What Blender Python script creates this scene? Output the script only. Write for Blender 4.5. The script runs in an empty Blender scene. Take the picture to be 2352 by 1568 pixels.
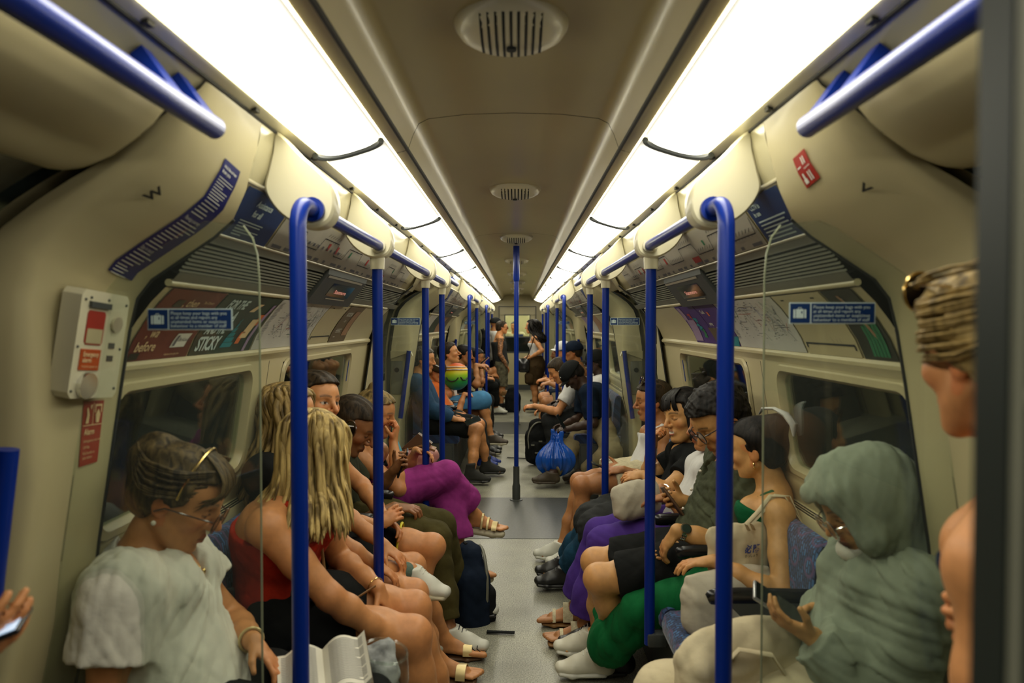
import bpy, bmesh, math, random
import numpy as np
from mathutils import Vector, Matrix, Euler

scene = bpy.context.scene
COL = scene.collection
rnd = random.Random(7)
PI = math.pi

# ------------------------------------------------------------------ camera
F_PX = 1700.0
CAM = Vector((0.015, 0.0, 1.5))
YAW = math.atan(14 / F_PX)
PITCH = math.atan(40 / F_PX)
cam_data = bpy.data.cameras.new('camera')
cam_data.sensor_width = 36.0
cam_data.lens = F_PX / 2352 * 36.0
cam_data.clip_start = 0.01
cam_data.dof.use_dof = True
cam_data.dof.focus_distance = 4.2
cam_data.dof.aperture_fstop = 3.2
cam = bpy.data.objects.new('camera', cam_data)
COL.objects.link(cam)
cam.location = CAM
cam.rotation_euler = (PI / 2 - PITCH, 0, YAW)
scene.camera = cam
CR = Euler((PI / 2 - PITCH, 0, YAW)).to_matrix()


def fl(u, v, z=0.0):
    """world point at height z seen at photograph pixel (u, v)"""
    d = CR @ Vector(((u - 1176) / F_PX, -(v - 784) / F_PX, -1.0))
    return CAM + d * ((z - CAM.z) / d.z)


def at(u, v, Y):
    """world point at depth Y seen at photograph pixel (u, v)"""
    d = CR @ Vector(((u - 1176) / F_PX, -(v - 784) / F_PX, -1.0))
    return CAM + d * (Y / d.y)


# ------------------------------------------------------------------ world, exposure
world = bpy.data.worlds.new('world')
scene.world = world
world.use_nodes = True
world.node_tree.nodes['Background'].inputs[0].default_value = (0.004, 0.006, 0.005, 1)
scene.view_settings.view_transform = 'Standard'
scene.view_settings.look = 'None'
scene.view_settings.gamma = 1
scene.view_settings.exposure = -0.18
scene.cycles.max_bounces = 7
scene.cycles.transparent_max_bounces = 16
scene.cycles.caustics_reflective = False
scene.cycles.caustics_refractive = False
LIGHT_POWER = 13.5
LIGHT_COLOR = (1.0, 0.955, 0.78)

# ------------------------------------------------------------------ materials
M = {}


def mat(name, col, rough=0.5, metal=0.0, spec=0.5, var=0.0, vscale=8.0, bump=0.0, bscale=60.0, coat=0.0,
        stretch=None, sheen=0.0):
    m = bpy.data.materials.new(name)
    m.use_nodes = True
    nt = m.node_tree
    b = nt.nodes['Principled BSDF']
    b.inputs['Base Color'].default_value = (*col, 1)
    b.inputs['Roughness'].default_value = rough
    b.inputs['Metallic'].default_value = metal
    b.inputs['Specular IOR Level'].default_value = spec
    if coat:
        b.inputs['Coat Weight'].default_value = coat
        b.inputs['Coat Roughness'].default_value = 0.15
    if sheen:
        b.inputs['Sheen Weight'].default_value = sheen
    tc = None
    if var or bump:
        tc = nt.nodes.new('ShaderNodeTexCoord')
        mp = nt.nodes.new('ShaderNodeMapping')
        if stretch:
            mp.inputs['Scale'].default_value = stretch
        nt.links.new(tc.outputs['Object'], mp.inputs[0])
    if var:
        n = nt.nodes.new('ShaderNodeTexNoise')
        n.inputs['Scale'].default_value = vscale
        n.inputs['Detail'].default_value = 5
        nt.links.new(mp.outputs[0], n.inputs[0])
        r = nt.nodes.new('ShaderNodeMapRange')
        r.inputs['From Min'].default_value = 0.3
        r.inputs['From Max'].default_value = 0.7
        r.inputs['To Min'].default_value = 1 - var
        r.inputs['To Max'].default_value = 1 + var
        nt.links.new(n.outputs['Fac'], r.inputs['Value'])
        mx = nt.nodes.new('ShaderNodeMix')
        mx.data_type = 'RGBA'
        mx.blend_type = 'MULTIPLY'
        mx.inputs[0].default_value = 1
        mx.inputs[6].default_value = (*col, 1)
        nt.links.new(r.outputs[0], mx.inputs[7])
        nt.links.new(mx.outputs[2], b.inputs['Base Color'])
    if bump:
        n2 = nt.nodes.new('ShaderNodeTexNoise')
        n2.inputs['Scale'].default_value = bscale
        n2.inputs['Detail'].default_value = 4
        nt.links.new(mp.outputs[0], n2.inputs[0])
        bp = nt.nodes.new('ShaderNodeBump')
        bp.inputs['Strength'].default_value = bump
        bp.inputs['Distance'].default_value = 0.01
        nt.links.new(n2.outputs['Fac'], bp.inputs['Height'])
        nt.links.new(bp.outputs[0], b.inputs['Normal'])
    M[name] = m
    return m


def emis(name, col, strength):
    m = bpy.data.materials.new(name)
    m.use_nodes = True
    nt = m.node_tree
    b = nt.nodes['Principled BSDF']
    b.inputs['Base Color'].default_value = (0.8, 0.8, 0.8, 1)
    b.inputs['Emission Color'].default_value = (*col, 1)
    b.inputs['Emission Strength'].default_value = strength
    b.inputs['Roughness'].default_value = 0.3
    M[name] = m
    return m


def glass(name, tint, refl=1.0, rough=0.02, haze=0.0, hazecol=(0.5, 0.55, 0.5)):
    """thin pane: clear transmission plus Fresnel reflection plus a little diffuse haze"""
    m = bpy.data.materials.new(name)
    m.use_nodes = True
    nt = m.node_tree
    nt.nodes.clear()
    out = nt.nodes.new('ShaderNodeOutputMaterial')
    tr = nt.nodes.new('ShaderNodeBsdfTransparent')
    tr.inputs[0].default_value = (*tint, 1)
    gl = nt.nodes.new('ShaderNodeBsdfGlossy')
    gl.inputs['Roughness'].default_value = rough
    gl.inputs[0].default_value = (refl, refl, refl, 1)
    df = nt.nodes.new('ShaderNodeBsdfDiffuse')
    df.inputs[0].default_value = (*hazecol, 1)
    lw = nt.nodes.new('ShaderNodeLayerWeight')
    lw.inputs[0].default_value = 0.5
    pw = nt.nodes.new('ShaderNodeMath')
    pw.operation = 'POWER'
    pw.inputs[1].default_value = 5.0
    nt.links.new(lw.outputs['Facing'], pw.inputs[0])
    fr = nt.nodes.new('ShaderNodeMapRange')
    fr.inputs['To Min'].default_value = 0.035
    fr.inputs['To Max'].default_value = 0.9
    nt.links.new(pw.outputs[0], fr.inputs['Value'])
    m0 = nt.nodes.new('ShaderNodeMixShader')
    m0.inputs[0].default_value = haze
    m1 = nt.nodes.new('ShaderNodeMixShader')
    nt.links.new(tr.outputs[0], m0.inputs[1])
    nt.links.new(df.outputs[0], m0.inputs[2])
    nt.links.new(fr.outputs[0], m1.inputs[0])
    nt.links.new(m0.outputs[0], m1.inputs[1])
    nt.links.new(gl.outputs[0], m1.inputs[2])
    nt.links.new(m1.outputs[0], out.inputs[0])
    M[name] = m
    return m


CREAM = (0.45, 0.395, 0.225)
mat('cream', CREAM, 0.38, var=0.05, vscale=2.5, coat=0.15)
mat('cream_matt', (0.40, 0.35, 0.195), 0.55, var=0.06, vscale=3)
mat('ceiling', (0.38, 0.315, 0.145), 0.30, var=0.07, vscale=1.8, coat=0.3)
mat('bracket_cream', (0.62, 0.58, 0.41), 0.35, coat=0.2)
mat('cove', (0.46, 0.42, 0.26), 0.16, metal=0.25, spec=0.6)
mat('grey_panel', (0.16, 0.16, 0.12), 0.45, var=0.08)
mat('dark_grey', (0.045, 0.05, 0.047), 0.45)
mat('slot', (0.008, 0.010, 0.009), 0.8)
mat('slat', (0.24, 0.245, 0.19), 0.4)
mat('alu', (0.62, 0.58, 0.44), 0.3, metal=0.6)
mat('chrome', (0.75, 0.74, 0.70), 0.12, metal=1.0)
mat('gold', (0.75, 0.53, 0.20), 0.22, metal=1.0)
mat('blue_enamel', (0.0006, 0.020, 0.22), 0.34, spec=0.3, coat=0.05)
mat('rubber', (0.010, 0.011, 0.010), 0.6)
mat('armrest_black', (0.008, 0.008, 0.009), 0.22, spec=0.6)
mat('black_frame', (0.010, 0.016, 0.014), 0.5, spec=0.3)
mat('window_dark', (0.012, 0.016, 0.014), 0.06, spec=0.6)
mat('tunnel', (0.010, 0.013, 0.011), 0.9)
mat('sticker_blue', (0.004, 0.028, 0.115), 0.4)
mat('poster_navy', (0.012, 0.016, 0.11), 0.35)
mat('poster_blue', (0.010, 0.035, 0.12), 0.35)
mat('print_white', (0.62, 0.62, 0.54), 0.5)
mat('print_pale', (0.50, 0.62, 0.60), 0.5)
mat('print_cream', (0.72, 0.52, 0.28), 0.5)
mat('print_black', (0.012, 0.012, 0.013), 0.5)
mat('print_grey', (0.10, 0.105, 0.12), 0.5)
mat('print_red', (0.36, 0.028, 0.020), 0.5)
mat('print_orange', (0.60, 0.14, 0.03), 0.5)
mat('print_green', (0.02, 0.16, 0.07), 0.5)
mat('print_teal', (0.01, 0.20, 0.24), 0.5)
mat('print_purple', (0.06, 0.025, 0.16), 0.5)
mat('print_lilac', (0.28, 0.20, 0.32), 0.5)
mat('print_blue', (0.02, 0.06, 0.30), 0.5)
mat('card_red', (0.115, 0.020, 0.014), 0.4, var=0.25, vscale=3)
mat('card_green', (0.012, 0.035, 0.022), 0.4, var=0.4, vscale=6)
mat('card_brown', (0.115, 0.082, 0.040), 0.4, var=0.1)
mat('card_tan', (0.30, 0.17, 0.09), 0.4)
mat('card_dark', (0.016, 0.024, 0.017), 0.35, var=0.4, vscale=7)
mat('map_paper', (0.50, 0.50, 0.45), 0.4, var=0.08, vscale=6)
mat('diagram_paper', (0.36, 0.34, 0.27), 0.4, var=0.12, vscale=4)
mat('alarm_red', (0.30, 0.022, 0.012), 0.4)
mat('alarm_orange', (0.42, 0.07, 0.012), 0.4)


def diffuser_mat():
    """opal lamp cover: full glow over the tube, fading to the edges of the panel"""
    m = emis('diffuser', LIGHT_COLOR, LIGHT_POWER)
    nt = m.node_tree
    b = nt.nodes['Principled BSDF']
    tc = nt.nodes.new('ShaderNodeTexCoord')
    sp = nt.nodes.new('ShaderNodeSeparateXYZ')
    nt.links.new(tc.outputs['Generated'], sp.inputs[0])
    fac = []
    for i, w in ((0, 0.18), (1, 0.055)):
        a = nt.nodes.new('ShaderNodeMath')
        a.operation = 'PINGPONG'
        a.inputs[1].default_value = 0.5
        nt.links.new(sp.outputs[i], a.inputs[0])
        r = nt.nodes.new('ShaderNodeMapRange')
        r.interpolation_type = 'SMOOTHSTEP'
        r.inputs['From Max'].default_value = w
        r.inputs['To Min'].default_value = 0.0
        nt.links.new(a.outputs[0], r.inputs['Value'])
        fac.append(r)
    mu = nt.nodes.new('ShaderNodeMath')
    mu.operation = 'MULTIPLY'
    nt.links.new(fac[0].outputs[0], mu.inputs[0])
    nt.links.new(fac[1].outputs[0], mu.inputs[1])
    r = nt.nodes.new('ShaderNodeMapRange')
    r.inputs['To Min'].default_value = 0.45
    r.inputs['To Max'].default_value = LIGHT_POWER
    nt.links.new(mu.outputs[0], r.inputs['Value'])
    nt.links.new(r.outputs[0], b.inputs['Emission Strength'])


diffuser_mat()
emis('lamp_plain', LIGHT_COLOR, 22.0)
emis('led_red', (1.0, 0.12, 0.05), 0.35)
emis('screen_glow', (0.35, 0.6, 0.9), 0.9)
glass('screen_glass', (0.93, 0.96, 0.93), 0.9, haze=0.025)
glass('window_glass', (0.80, 0.86, 0.82), 1.0, haze=0.012, hazecol=(0.25, 0.27, 0.22))
glass('lens_dark', (0.10, 0.07, 0.09), 1.0)
glass('lens_clear', (0.75, 0.72, 0.78), 1.0)
mat('glass_edge', (0.20, 0.22, 0.14), 0.3)


def floor_mat():
    m = mat('floor', (0.2, 0.2, 0.16), 0.32, spec=0.5)
    nt = m.node_tree
    b = nt.nodes['Principled BSDF']
    tc = nt.nodes.new('ShaderNodeTexCoord')
    n1 = nt.nodes.new('ShaderNodeTexNoise')
    n1.inputs['Scale'].default_value = 160
    n1.inputs['Detail'].default_value = 3
    nt.links.new(tc.outputs['Object'], n1.inputs[0])
    r1 = nt.nodes.new('ShaderNodeValToRGB')
    r1.color_ramp.elements[0].position = 0.40
    r1.color_ramp.elements[0].color = (0.15, 0.148, 0.115, 1)
    r1.color_ramp.elements[1].position = 0.60
    r1.color_ramp.elements[1].color = (0.37, 0.362, 0.285, 1)
    nt.links.new(n1.outputs['Fac'], r1.inputs[0])
    n2 = nt.nodes.new('ShaderNodeTexNoise')
    n2.inputs['Scale'].default_value = 3.0
    n2.inputs['Detail'].default_value = 6
    nt.links.new(tc.outputs['Object'], n2.inputs[0])
    r2 = nt.nodes.new('ShaderNodeValToRGB')
    r2.color_ramp.elements[0].position = 0.3
    r2.color_ramp.elements[0].color = (0.62, 0.62, 0.6, 1)
    r2.color_ramp.elements[1].position = 0.68
    r2.color_ramp.elements[1].color = (1.12, 1.12, 1.08, 1)
    nt.links.new(n2.outputs['Fac'], r2.inputs[0])
    mx = nt.nodes.new('ShaderNodeMix')
    mx.data_type = 'RGBA'
    mx.blend_type = 'MULTIPLY'
    mx.inputs[0].default_value = 1
    nt.links.new(r1.outputs[0], mx.inputs[6])
    nt.links.new(r2.outputs[0], mx.inputs[7])
    nt.links.new(mx.outputs[2], b.inputs['Base Color'])
    r3 = nt.nodes.new('ShaderNodeMapRange')
    r3.inputs['To Min'].default_value = 0.2
    r3.inputs['To Max'].default_value = 0.5
    nt.links.new(n2.outputs['Fac'], r3.inputs['Value'])
    nt.links.new(r3.outputs[0], b.inputs['Roughness'])
    return m


floor_mat()
mat('floor_dark', (0.052, 0.055, 0.050), 0.35, var=0.25, vscale=60)


def moquette():
    """blue seat cloth: grid of lighter and darker blocks with small red rings"""
    m = mat('moquette', (0.02, 0.05, 0.2), 0.8, sheen=0.2)
    nt = m.node_tree
    b = nt.nodes['Principled BSDF']
    tc = nt.nodes.new('ShaderNodeTexCoord')
    sp = nt.nodes.new('ShaderNodeSeparateXYZ')
    nt.links.new(tc.outputs['Object'], sp.inputs[0])
    ad = nt.nodes.new('ShaderNodeMath')          # fold x and z so the pattern runs over the seat and up the back
    ad.operation = 'ADD'
    nt.links.new(sp.outputs[0], ad.inputs[0])
    nt.links.new(sp.outputs[2], ad.inputs[1])
    cb = nt.nodes.new('ShaderNodeCombineXYZ')
    nt.links.new(ad.outputs[0], cb.inputs[0])
    nt.links.new(sp.outputs[1], cb.inputs[1])
    ck = nt.nodes.new('ShaderNodeTexChecker')
    ck.inputs['Scale'].default_value = 21
    ck.inputs[1].default_value = (0.010, 0.032, 0.105, 1)
    ck.inputs[2].default_value = (0.022, 0.075, 0.19, 1)
    nt.links.new(cb.outputs[0], ck.inputs[0])
    br = nt.nodes.new('ShaderNodeTexBrick')
    br.inputs['Scale'].default_value = 16
    br.inputs['Mortar Size'].default_value = 0.06
    br.inputs[1].default_value = (1, 1, 1, 1)
    br.inputs[2].default_value = (1.7, 1.9, 1.8, 1)
    br.inputs[3].default_value = (0.35, 0.35, 0.45, 1)
    nt.links.new(cb.outputs[0], br.inputs[0])
    mx = nt.nodes.new('ShaderNodeMix')
    mx.data_type = 'RGBA'
    mx.blend_type = 'MULTIPLY'
    mx.inputs[0].default_value = 1
    nt.links.new(ck.outputs[0], mx.inputs[6])
    nt.links.new(br.outputs[0], mx.inputs[7])
    sc = nt.nodes.new('ShaderNodeVectorMath')
    sc.operation = 'SCALE'
    sc.inputs[3].default_value = 8.5
    nt.links.new(cb.outputs[0], sc.inputs[0])
    fr = nt.nodes.new('ShaderNodeVectorMath')
    fr.operation = 'FRACTION'
    nt.links.new(sc.outputs[0], fr.inputs[0])
    di = nt.nodes.new('ShaderNodeVectorMath')
    di.operation = 'DISTANCE'
    di.inputs[1].default_value = (0.5, 0.5, 0)
    nt.links.new(fr.outputs[0], di.inputs[0])
    rp = nt.nodes.new('ShaderNodeValToRGB')
    e = rp.color_ramp.elements
    e[0].position, e[0].color = 0.20, (0, 0, 0, 1)
    e[1].position, e[1].color = 0.34, (0, 0, 0, 1)
    a = e.new(0.23); a.color = (0.8, 0.8, 0.8, 1)
    a = e.new(0.27); a.color = (0.8, 0.8, 0.8, 1)
    nt.links.new(di.outputs['Value'], rp.inputs[0])
    m2 = nt.nodes.new('ShaderNodeMix')
    m2.data_type = 'RGBA'
    nt.links.new(rp.outputs[0], m2.inputs[0])
    nt.links.new(mx.outputs[2], m2.inputs[6])
    m2.inputs[7].default_value = (0.10, 0.045, 0.13, 1)
    nt.links.new(m2.outputs[2], b.inputs['Base Color'])


moquette()


# ------------------------------------------------------------------ mesh helpers
def tag(o, label=None, cat=None, group=None, kind=None):
    if label:
        o['label'] = label
    if cat:
        o['category'] = cat
    if group:
        o['group'] = group
    if kind:
        o['kind'] = kind
    return o


def empty(name, loc, label=None, cat=None, group=None):
    o = bpy.data.objects.new(name, None)
    COL.objects.link(o)
    o.location = loc
    return tag(o, label, cat, group)


def link_mesh(name, v, f, m, parent=None, smooth=True, loc=(0, 0, 0), autosmooth=None):
    me = bpy.data.meshes.new(name)
    me.from_pydata([tuple(p) for p in v], [], f)
    me.validate()
    bm = bmesh.new()
    bm.from_mesh(me)
    bmesh.ops.recalc_face_normals(bm, faces=bm.faces[:])
    bm.to_mesh(me)
    bm.free()
    if isinstance(m, (list, tuple)):
        for q in m:
            me.materials.append(M[q] if isinstance(q, str) else q)
    else:
        me.materials.append(M[m] if isinstance(m, str) else m)
    if smooth:
        me.polygons.foreach_set('use_smooth', [True] * len(me.polygons))
        if autosmooth:
            me.set_sharp_from_angle(angle=autosmooth)
    o = bpy.data.objects.new(name, me)
    COL.objects.link(o)
    o.location = loc
    if parent is not None:
        o.parent = parent
    return o


def frame_of(d, hint=(0, 0, 1)):
    d = Vector(d).normalized()
    h = Vector(hint)
    if abs(d.dot(h)) > 0.95:
        h = Vector((0, 1, 0)) if abs(d.y) < 0.9 else Vector((1, 0, 0))
    a = d.cross(h).normalized()
    return a, a.cross(d).normalized()


class MB:
    """collects closed shapes, builds ONE mesh object; every shape is in the frame of the object's origin"""

    def __init__(s, org=(0, 0, 0)):
        s.v = []
        s.f = []
        s.mi = []
        s.o = Vector(org)
        s.cur = 0

    def add(s, v, f):
        b = len(s.v)
        s.v += [Vector(p) - s.o for p in v]
        s.f += [tuple(b + i for i in q) for q in f]
        s.mi += [s.cur] * len(f)

    def box(s, c, size, R=None, bev=0.0, seg=2):
        hx, hy, hz = [q / 2 for q in size]
        if bev <= 0:
            v = [Vector((x, y, z)) for x in (-hx, hx) for y in (-hy, hy) for z in (-hz, hz)]
            f = [(0, 1, 3, 2), (4, 6, 7, 5), (0, 4, 5, 1), (2, 3, 7, 6), (0, 2, 6, 4), (1, 5, 7, 3)]
        else:
            bm = bmesh.new()
            bmesh.ops.create_cube(bm, size=1)
            for q in bm.verts:
                q.co = Vector((q.co.x * hx * 2, q.co.y * hy * 2, q.co.z * hz * 2))
            bmesh.ops.bevel(bm, geom=bm.edges[:], offset=bev, segments=seg, affect='EDGES', profile=0.5)
            bm.verts.index_update()
            v = [q.co.copy() for q in bm.verts]
            f = [[q.index for q in p.verts] for p in bm.faces]
            bm.free()
        c = Vector(c)
        if R is not None:
            v = [R @ p for p in v]
        s.add([p + c for p in v], f)

    def tube(s, pts, r, n=12, cap=True, hint=(0, 0, 1), flat=1.0):
        pts = [Vector(p) for p in pts]
        k = len(pts)
        rs = r if isinstance(r, (list, tuple)) else [r] * k
        v, f = [], []
        a = None
        for i, p in enumerate(pts):
            d = (pts[min(i + 1, k - 1)] - pts[max(i - 1, 0)]).normalized()
            if a is None:
                a, b = frame_of(d, hint)
            else:
                a = (a - d * a.dot(d)).normalized()
                b = a.cross(d).normalized()
            for j in range(n):
                t = 2 * PI * j / n
                v.append(p + a * (math.cos(t) * rs[i]) + b * (math.sin(t) * rs[i] * flat))
        for i in range(k - 1):
            for j in range(n):
                j2 = (j + 1) % n
                f.append((i * n + j, i * n + j2, (i + 1) * n + j2, (i + 1) * n + j))
        if cap:
            f.append(tuple(range(n - 1, -1, -1)))
            f.append(tuple((k - 1) * n + j for j in range(n)))
        s.add(v, f)

    def loft(s, rings, closed=True, caps=True):
        n = len(rings[0])
        v = [p for r in rings for p in r]
        f = []
        for i in range(len(rings) - 1):
            for j in range(n if closed else n - 1):
                j2 = (j + 1) % n
                f.append((i * n + j, i * n + j2, (i + 1) * n + j2, (i + 1) * n + j))
        if caps and closed:
            f.append(tuple(range(n - 1, -1, -1)))
            f.append(tuple((len(rings) - 1) * n + j for j in range(n)))
        s.add(v, f)

    def prism(s, poly, d):
        """polygon of 3-D points pushed along vector d"""
        d = Vector(d)
        s.loft([[Vector(p) for p in poly], [Vector(p) + d for p in poly]])

    def quad(s, a, b, c, d):
        s.add([a, b, c, d], [(0, 1, 2, 3)])

    def ell(s, c, r, R=None, n=16, m=10):
        v, f = [], []
        c = Vector(c)
        for i in range(m + 1):
            th = PI * i / m
            for j in range(n):
                ph = 2 * PI * j / n
                p = Vector((r[0] * math.sin(th) * math.cos(ph), r[1] * math.sin(th) * math.sin(ph), r[2] * math.cos(th)))
                v.append(c + (R @ p if R is not None else p))
        for i in range(m):
            for j in range(n):
                j2 = (j + 1) % n
                f.append((i * n + j, (i + 1) * n + j, (i + 1) * n + j2, i * n + j2))
        s.add(v, f)

    def torus(s, c, R, r, ax, n=24, m=8, a0=0, a1=2 * PI):
        ax = Vector(ax).normalized()
        a, b = frame_of(ax)
        full = abs(a1 - a0 - 2 * PI) < 1e-6
        c = Vector(c)
        pts = [c + (a * math.cos(t) + b * math.sin(t)) * R for t in np.linspace(a0, a1, n + 1)]
        if full:
            k = n
            v, f = [], []
            for i in range(k):
                d = (pts[i] - c).normalized()
                for j in range(m):
                    t = 2 * PI * j / m
                    v.append(pts[i] + d * (r * math.cos(t)) + ax * (r * math.sin(t)))
            for i in range(k):
                for j in range(m):
                    i2, j2 = (i + 1) % k, (j + 1) % m
                    f.append((i * m + j, i2 * m + j, i2 * m + j2, i * m + j2))
            s.add(v, f)
        else:
            s.tube(pts, r, m)

    def build(s, name, m, parent=None, smooth=True, auto=0.7):
        o = link_mesh(name, s.v, s.f, m, parent, smooth, s.o if parent is None else s.o - parent_origin(parent), auto)
        if any(s.mi):
            o.data.polygons.foreach_set('material_index', s.mi)
        return o


def parent_origin(p):
    o = Vector((0, 0, 0))
    while p is not None:
        o += p.location
        p = p.parent
    return o


def copy_tree(o, parent=None):
    c = o.copy()
    COL.objects.link(c)
    c.parent = parent
    for ch in list(o.children):
        copy_tree(ch, c)
    return c


def text_mesh(body, size, align='LEFT', shear=0.0, bold=0.0, spacing=1.0, line=1.0):
    cu = bpy.data.curves.new('text', 'FONT')
    cu.body = body
    cu.size = size
    cu.align_x = align
    cu.shear = shear
    cu.offset = bold
    cu.space_character = spacing
    cu.space_line = line
    cu.resolution_u = 2
    o = bpy.data.objects.new('text', cu)
    COL.objects.link(o)
    dg = bpy.context.evaluated_depsgraph_get()
    dg.update()
    me = o.evaluated_get(dg).to_mesh()
    v = [p.co.copy() for p in me.vertices]
    f = [tuple(p.vertices) for p in me.polygons]
    bpy.data.objects.remove(o)
    bpy.data.curves.remove(cu)
    return v, f


def put_text(mb, body, size, fn, x, y, width=None, **kw):
    """adds flat lettering to a builder; fn(a, b) maps sheet metres to a world point"""
    v, f = text_mesh(body, size, **kw)
    if not v:
        return
    if width:
        w = max(p.x for p in v) - min(p.x for p in v)
        k = width / max(w, 1e-6)
        v = [Vector((p.x * k, p.y, 0)) for p in v]
    mb.add([fn(x + p.x, y + p.y) for p in v], f)
# ------------------------------------------------------------------ the carriage
Y_NEAR, Y_FAR = 0.42, 16.9
BAYS = [(1.74, 5.02), (6.95, 10.25), (11.95, 15.2)]
DOORWAYS = [(0.45, 1.47), (5.06, 6.66), (10.29, 11.66), (15.24, 16.9)]
# profiles of one side, (x, z) from the lamp strip to the floor
P_CEIL = [(0.0, 2.168), (0.15, 2.164), (0.27, 2.150), (0.30, 2.135), (0.318, 2.10), (0.335, 2.052), (0.372, 2.042)]
P_STRIP = [(0.556, 1.985), (0.585, 1.975)]
P_S = [(0.585, 1.975), (0.597, 1.91), (0.625, 1.81), (0.655, 1.745), (0.70, 1.705), (0.79, 1.645), (0.85, 1.605), (0.885, 1.56),
       (0.905, 1.48), (0.927, 1.35), (0.955, 1.17), (0.985, 0.98), (1.0, 0.845), (1.05, 0.62), (1.06, 0.0)]
P_D = [(0.585, 1.975), (0.60, 1.957), (0.66, 1.915), (0.72, 1.868), (0.785, 1.822), (0.86, 1.780), (0.92, 1.742), (0.99, 1.69),
       (1.045, 1.625), (1.09, 1.50), (1.12, 1.30), (1.13, 1.0), (1.13, 0.845), (1.12, 0.62), (1.11, 0.0)]
P_M = []
for (a, b), (c, d) in zip(P_S, P_D):
    k = 0.62 if b > 1.62 else (0.62 * max(0, (b - 1.25)) / 0.37)
    P_M.append((a + (c - a) * k, b + (d - b) * k))


def ring(P, Y, s):
    return [Vector((s * x, Y, z)) for x, z in P]


def struct(o):
    o['kind'] = 'structure'
    return o


def sheet(name, rings, m, smooth=True):
    mb = MB()
    mb.loft(rings, closed=False)
    return struct(mb.build(name, m, None, smooth))


SIDE = {-1: 'left', 1: 'right'}

# floor: grey speckled sheet with dark bands at the doorways
mb = MB((0, 8, 0))
mb.box((0, 8.6, -0.03), (2.4, 17.4, 0.06))
struct(mb.build('floor', 'floor', None, False))
for i, (a, b) in enumerate([(5.14, 6.36), (10.07, 11.28)]):
    mb = MB((0, (a + b) / 2, 0))
    mb.box((0, (a + b) / 2, 0.001), (2.3, b - a, 0.003))
    struct(mb.build('floor_band', 'floor_dark', None, False))

# ceiling: raised centre trough, strips at the lamps
mb = MB()
full = [(-x, z) for x, z in reversed(P_CEIL)] + P_CEIL[1:]
edges = [0.1, 2.36, 5.45, 8.6, 11.7, 14.8, 16.95]
for a, b in zip(edges[:-1], edges[1:]):
    mb.loft([[Vector((x, y, z)) for x, z in full] for y in (a + 0.003, b - 0.003)], closed=False)
    mb.loft([[Vector((x, y, z + 0.008)) for x, z in full] for y in (b - 0.006, b + 0.006)], closed=False)
struct(mb.build('ceiling', 'ceiling'))
for s in (-1, 1):
    mb = MB()
    mb.loft([[Vector((s * x, y, z)) for x, z in [(0.372, 2.075), (0.556, 2.02)]] for y in (0.1, 16.9)], closed=False)
    mb.loft([[Vector((s * x, y, z)) for x, z in P_STRIP] for y in (0.1, 16.9)], closed=False)
    mb.loft([[Vector((s * x, y, z)) for x, z in [(0.372, 2.075), (0.372, 2.042)]] for y in (0.1, 16.9)], closed=False)
    mb.loft([[Vector((s * x, y, z)) for x, z in [(0.556, 2.02), (0.556, 1.985)]] for y in (0.1, 16.9)], closed=False)
    struct(mb.build('trim_lamp_strip', 'bracket_cream'))
    mb = MB()
    for x, z in ((0.335, 2.052), (0.585, 1.975)):        # black sealing joints along the ceiling
        mb.loft([[Vector((s * (x - 0.003), y, z - 0.004)), Vector((s * (x + 0.004), y, z - 0.006)),
                  Vector((s * (x + 0.004), y, z + 0.004)), Vector((s * (x - 0.003), y, z + 0.006))] for y in (0.1, 16.9)])
    for k in range(34):                                  # small clips beside the lamps
        y = 0.7 + k * 0.48
        mb.box((s * 0.572, y, 1.977), (0.012, 0.022, 0.008))
    struct(mb.build('trim_joint', 'rubber'))

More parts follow.
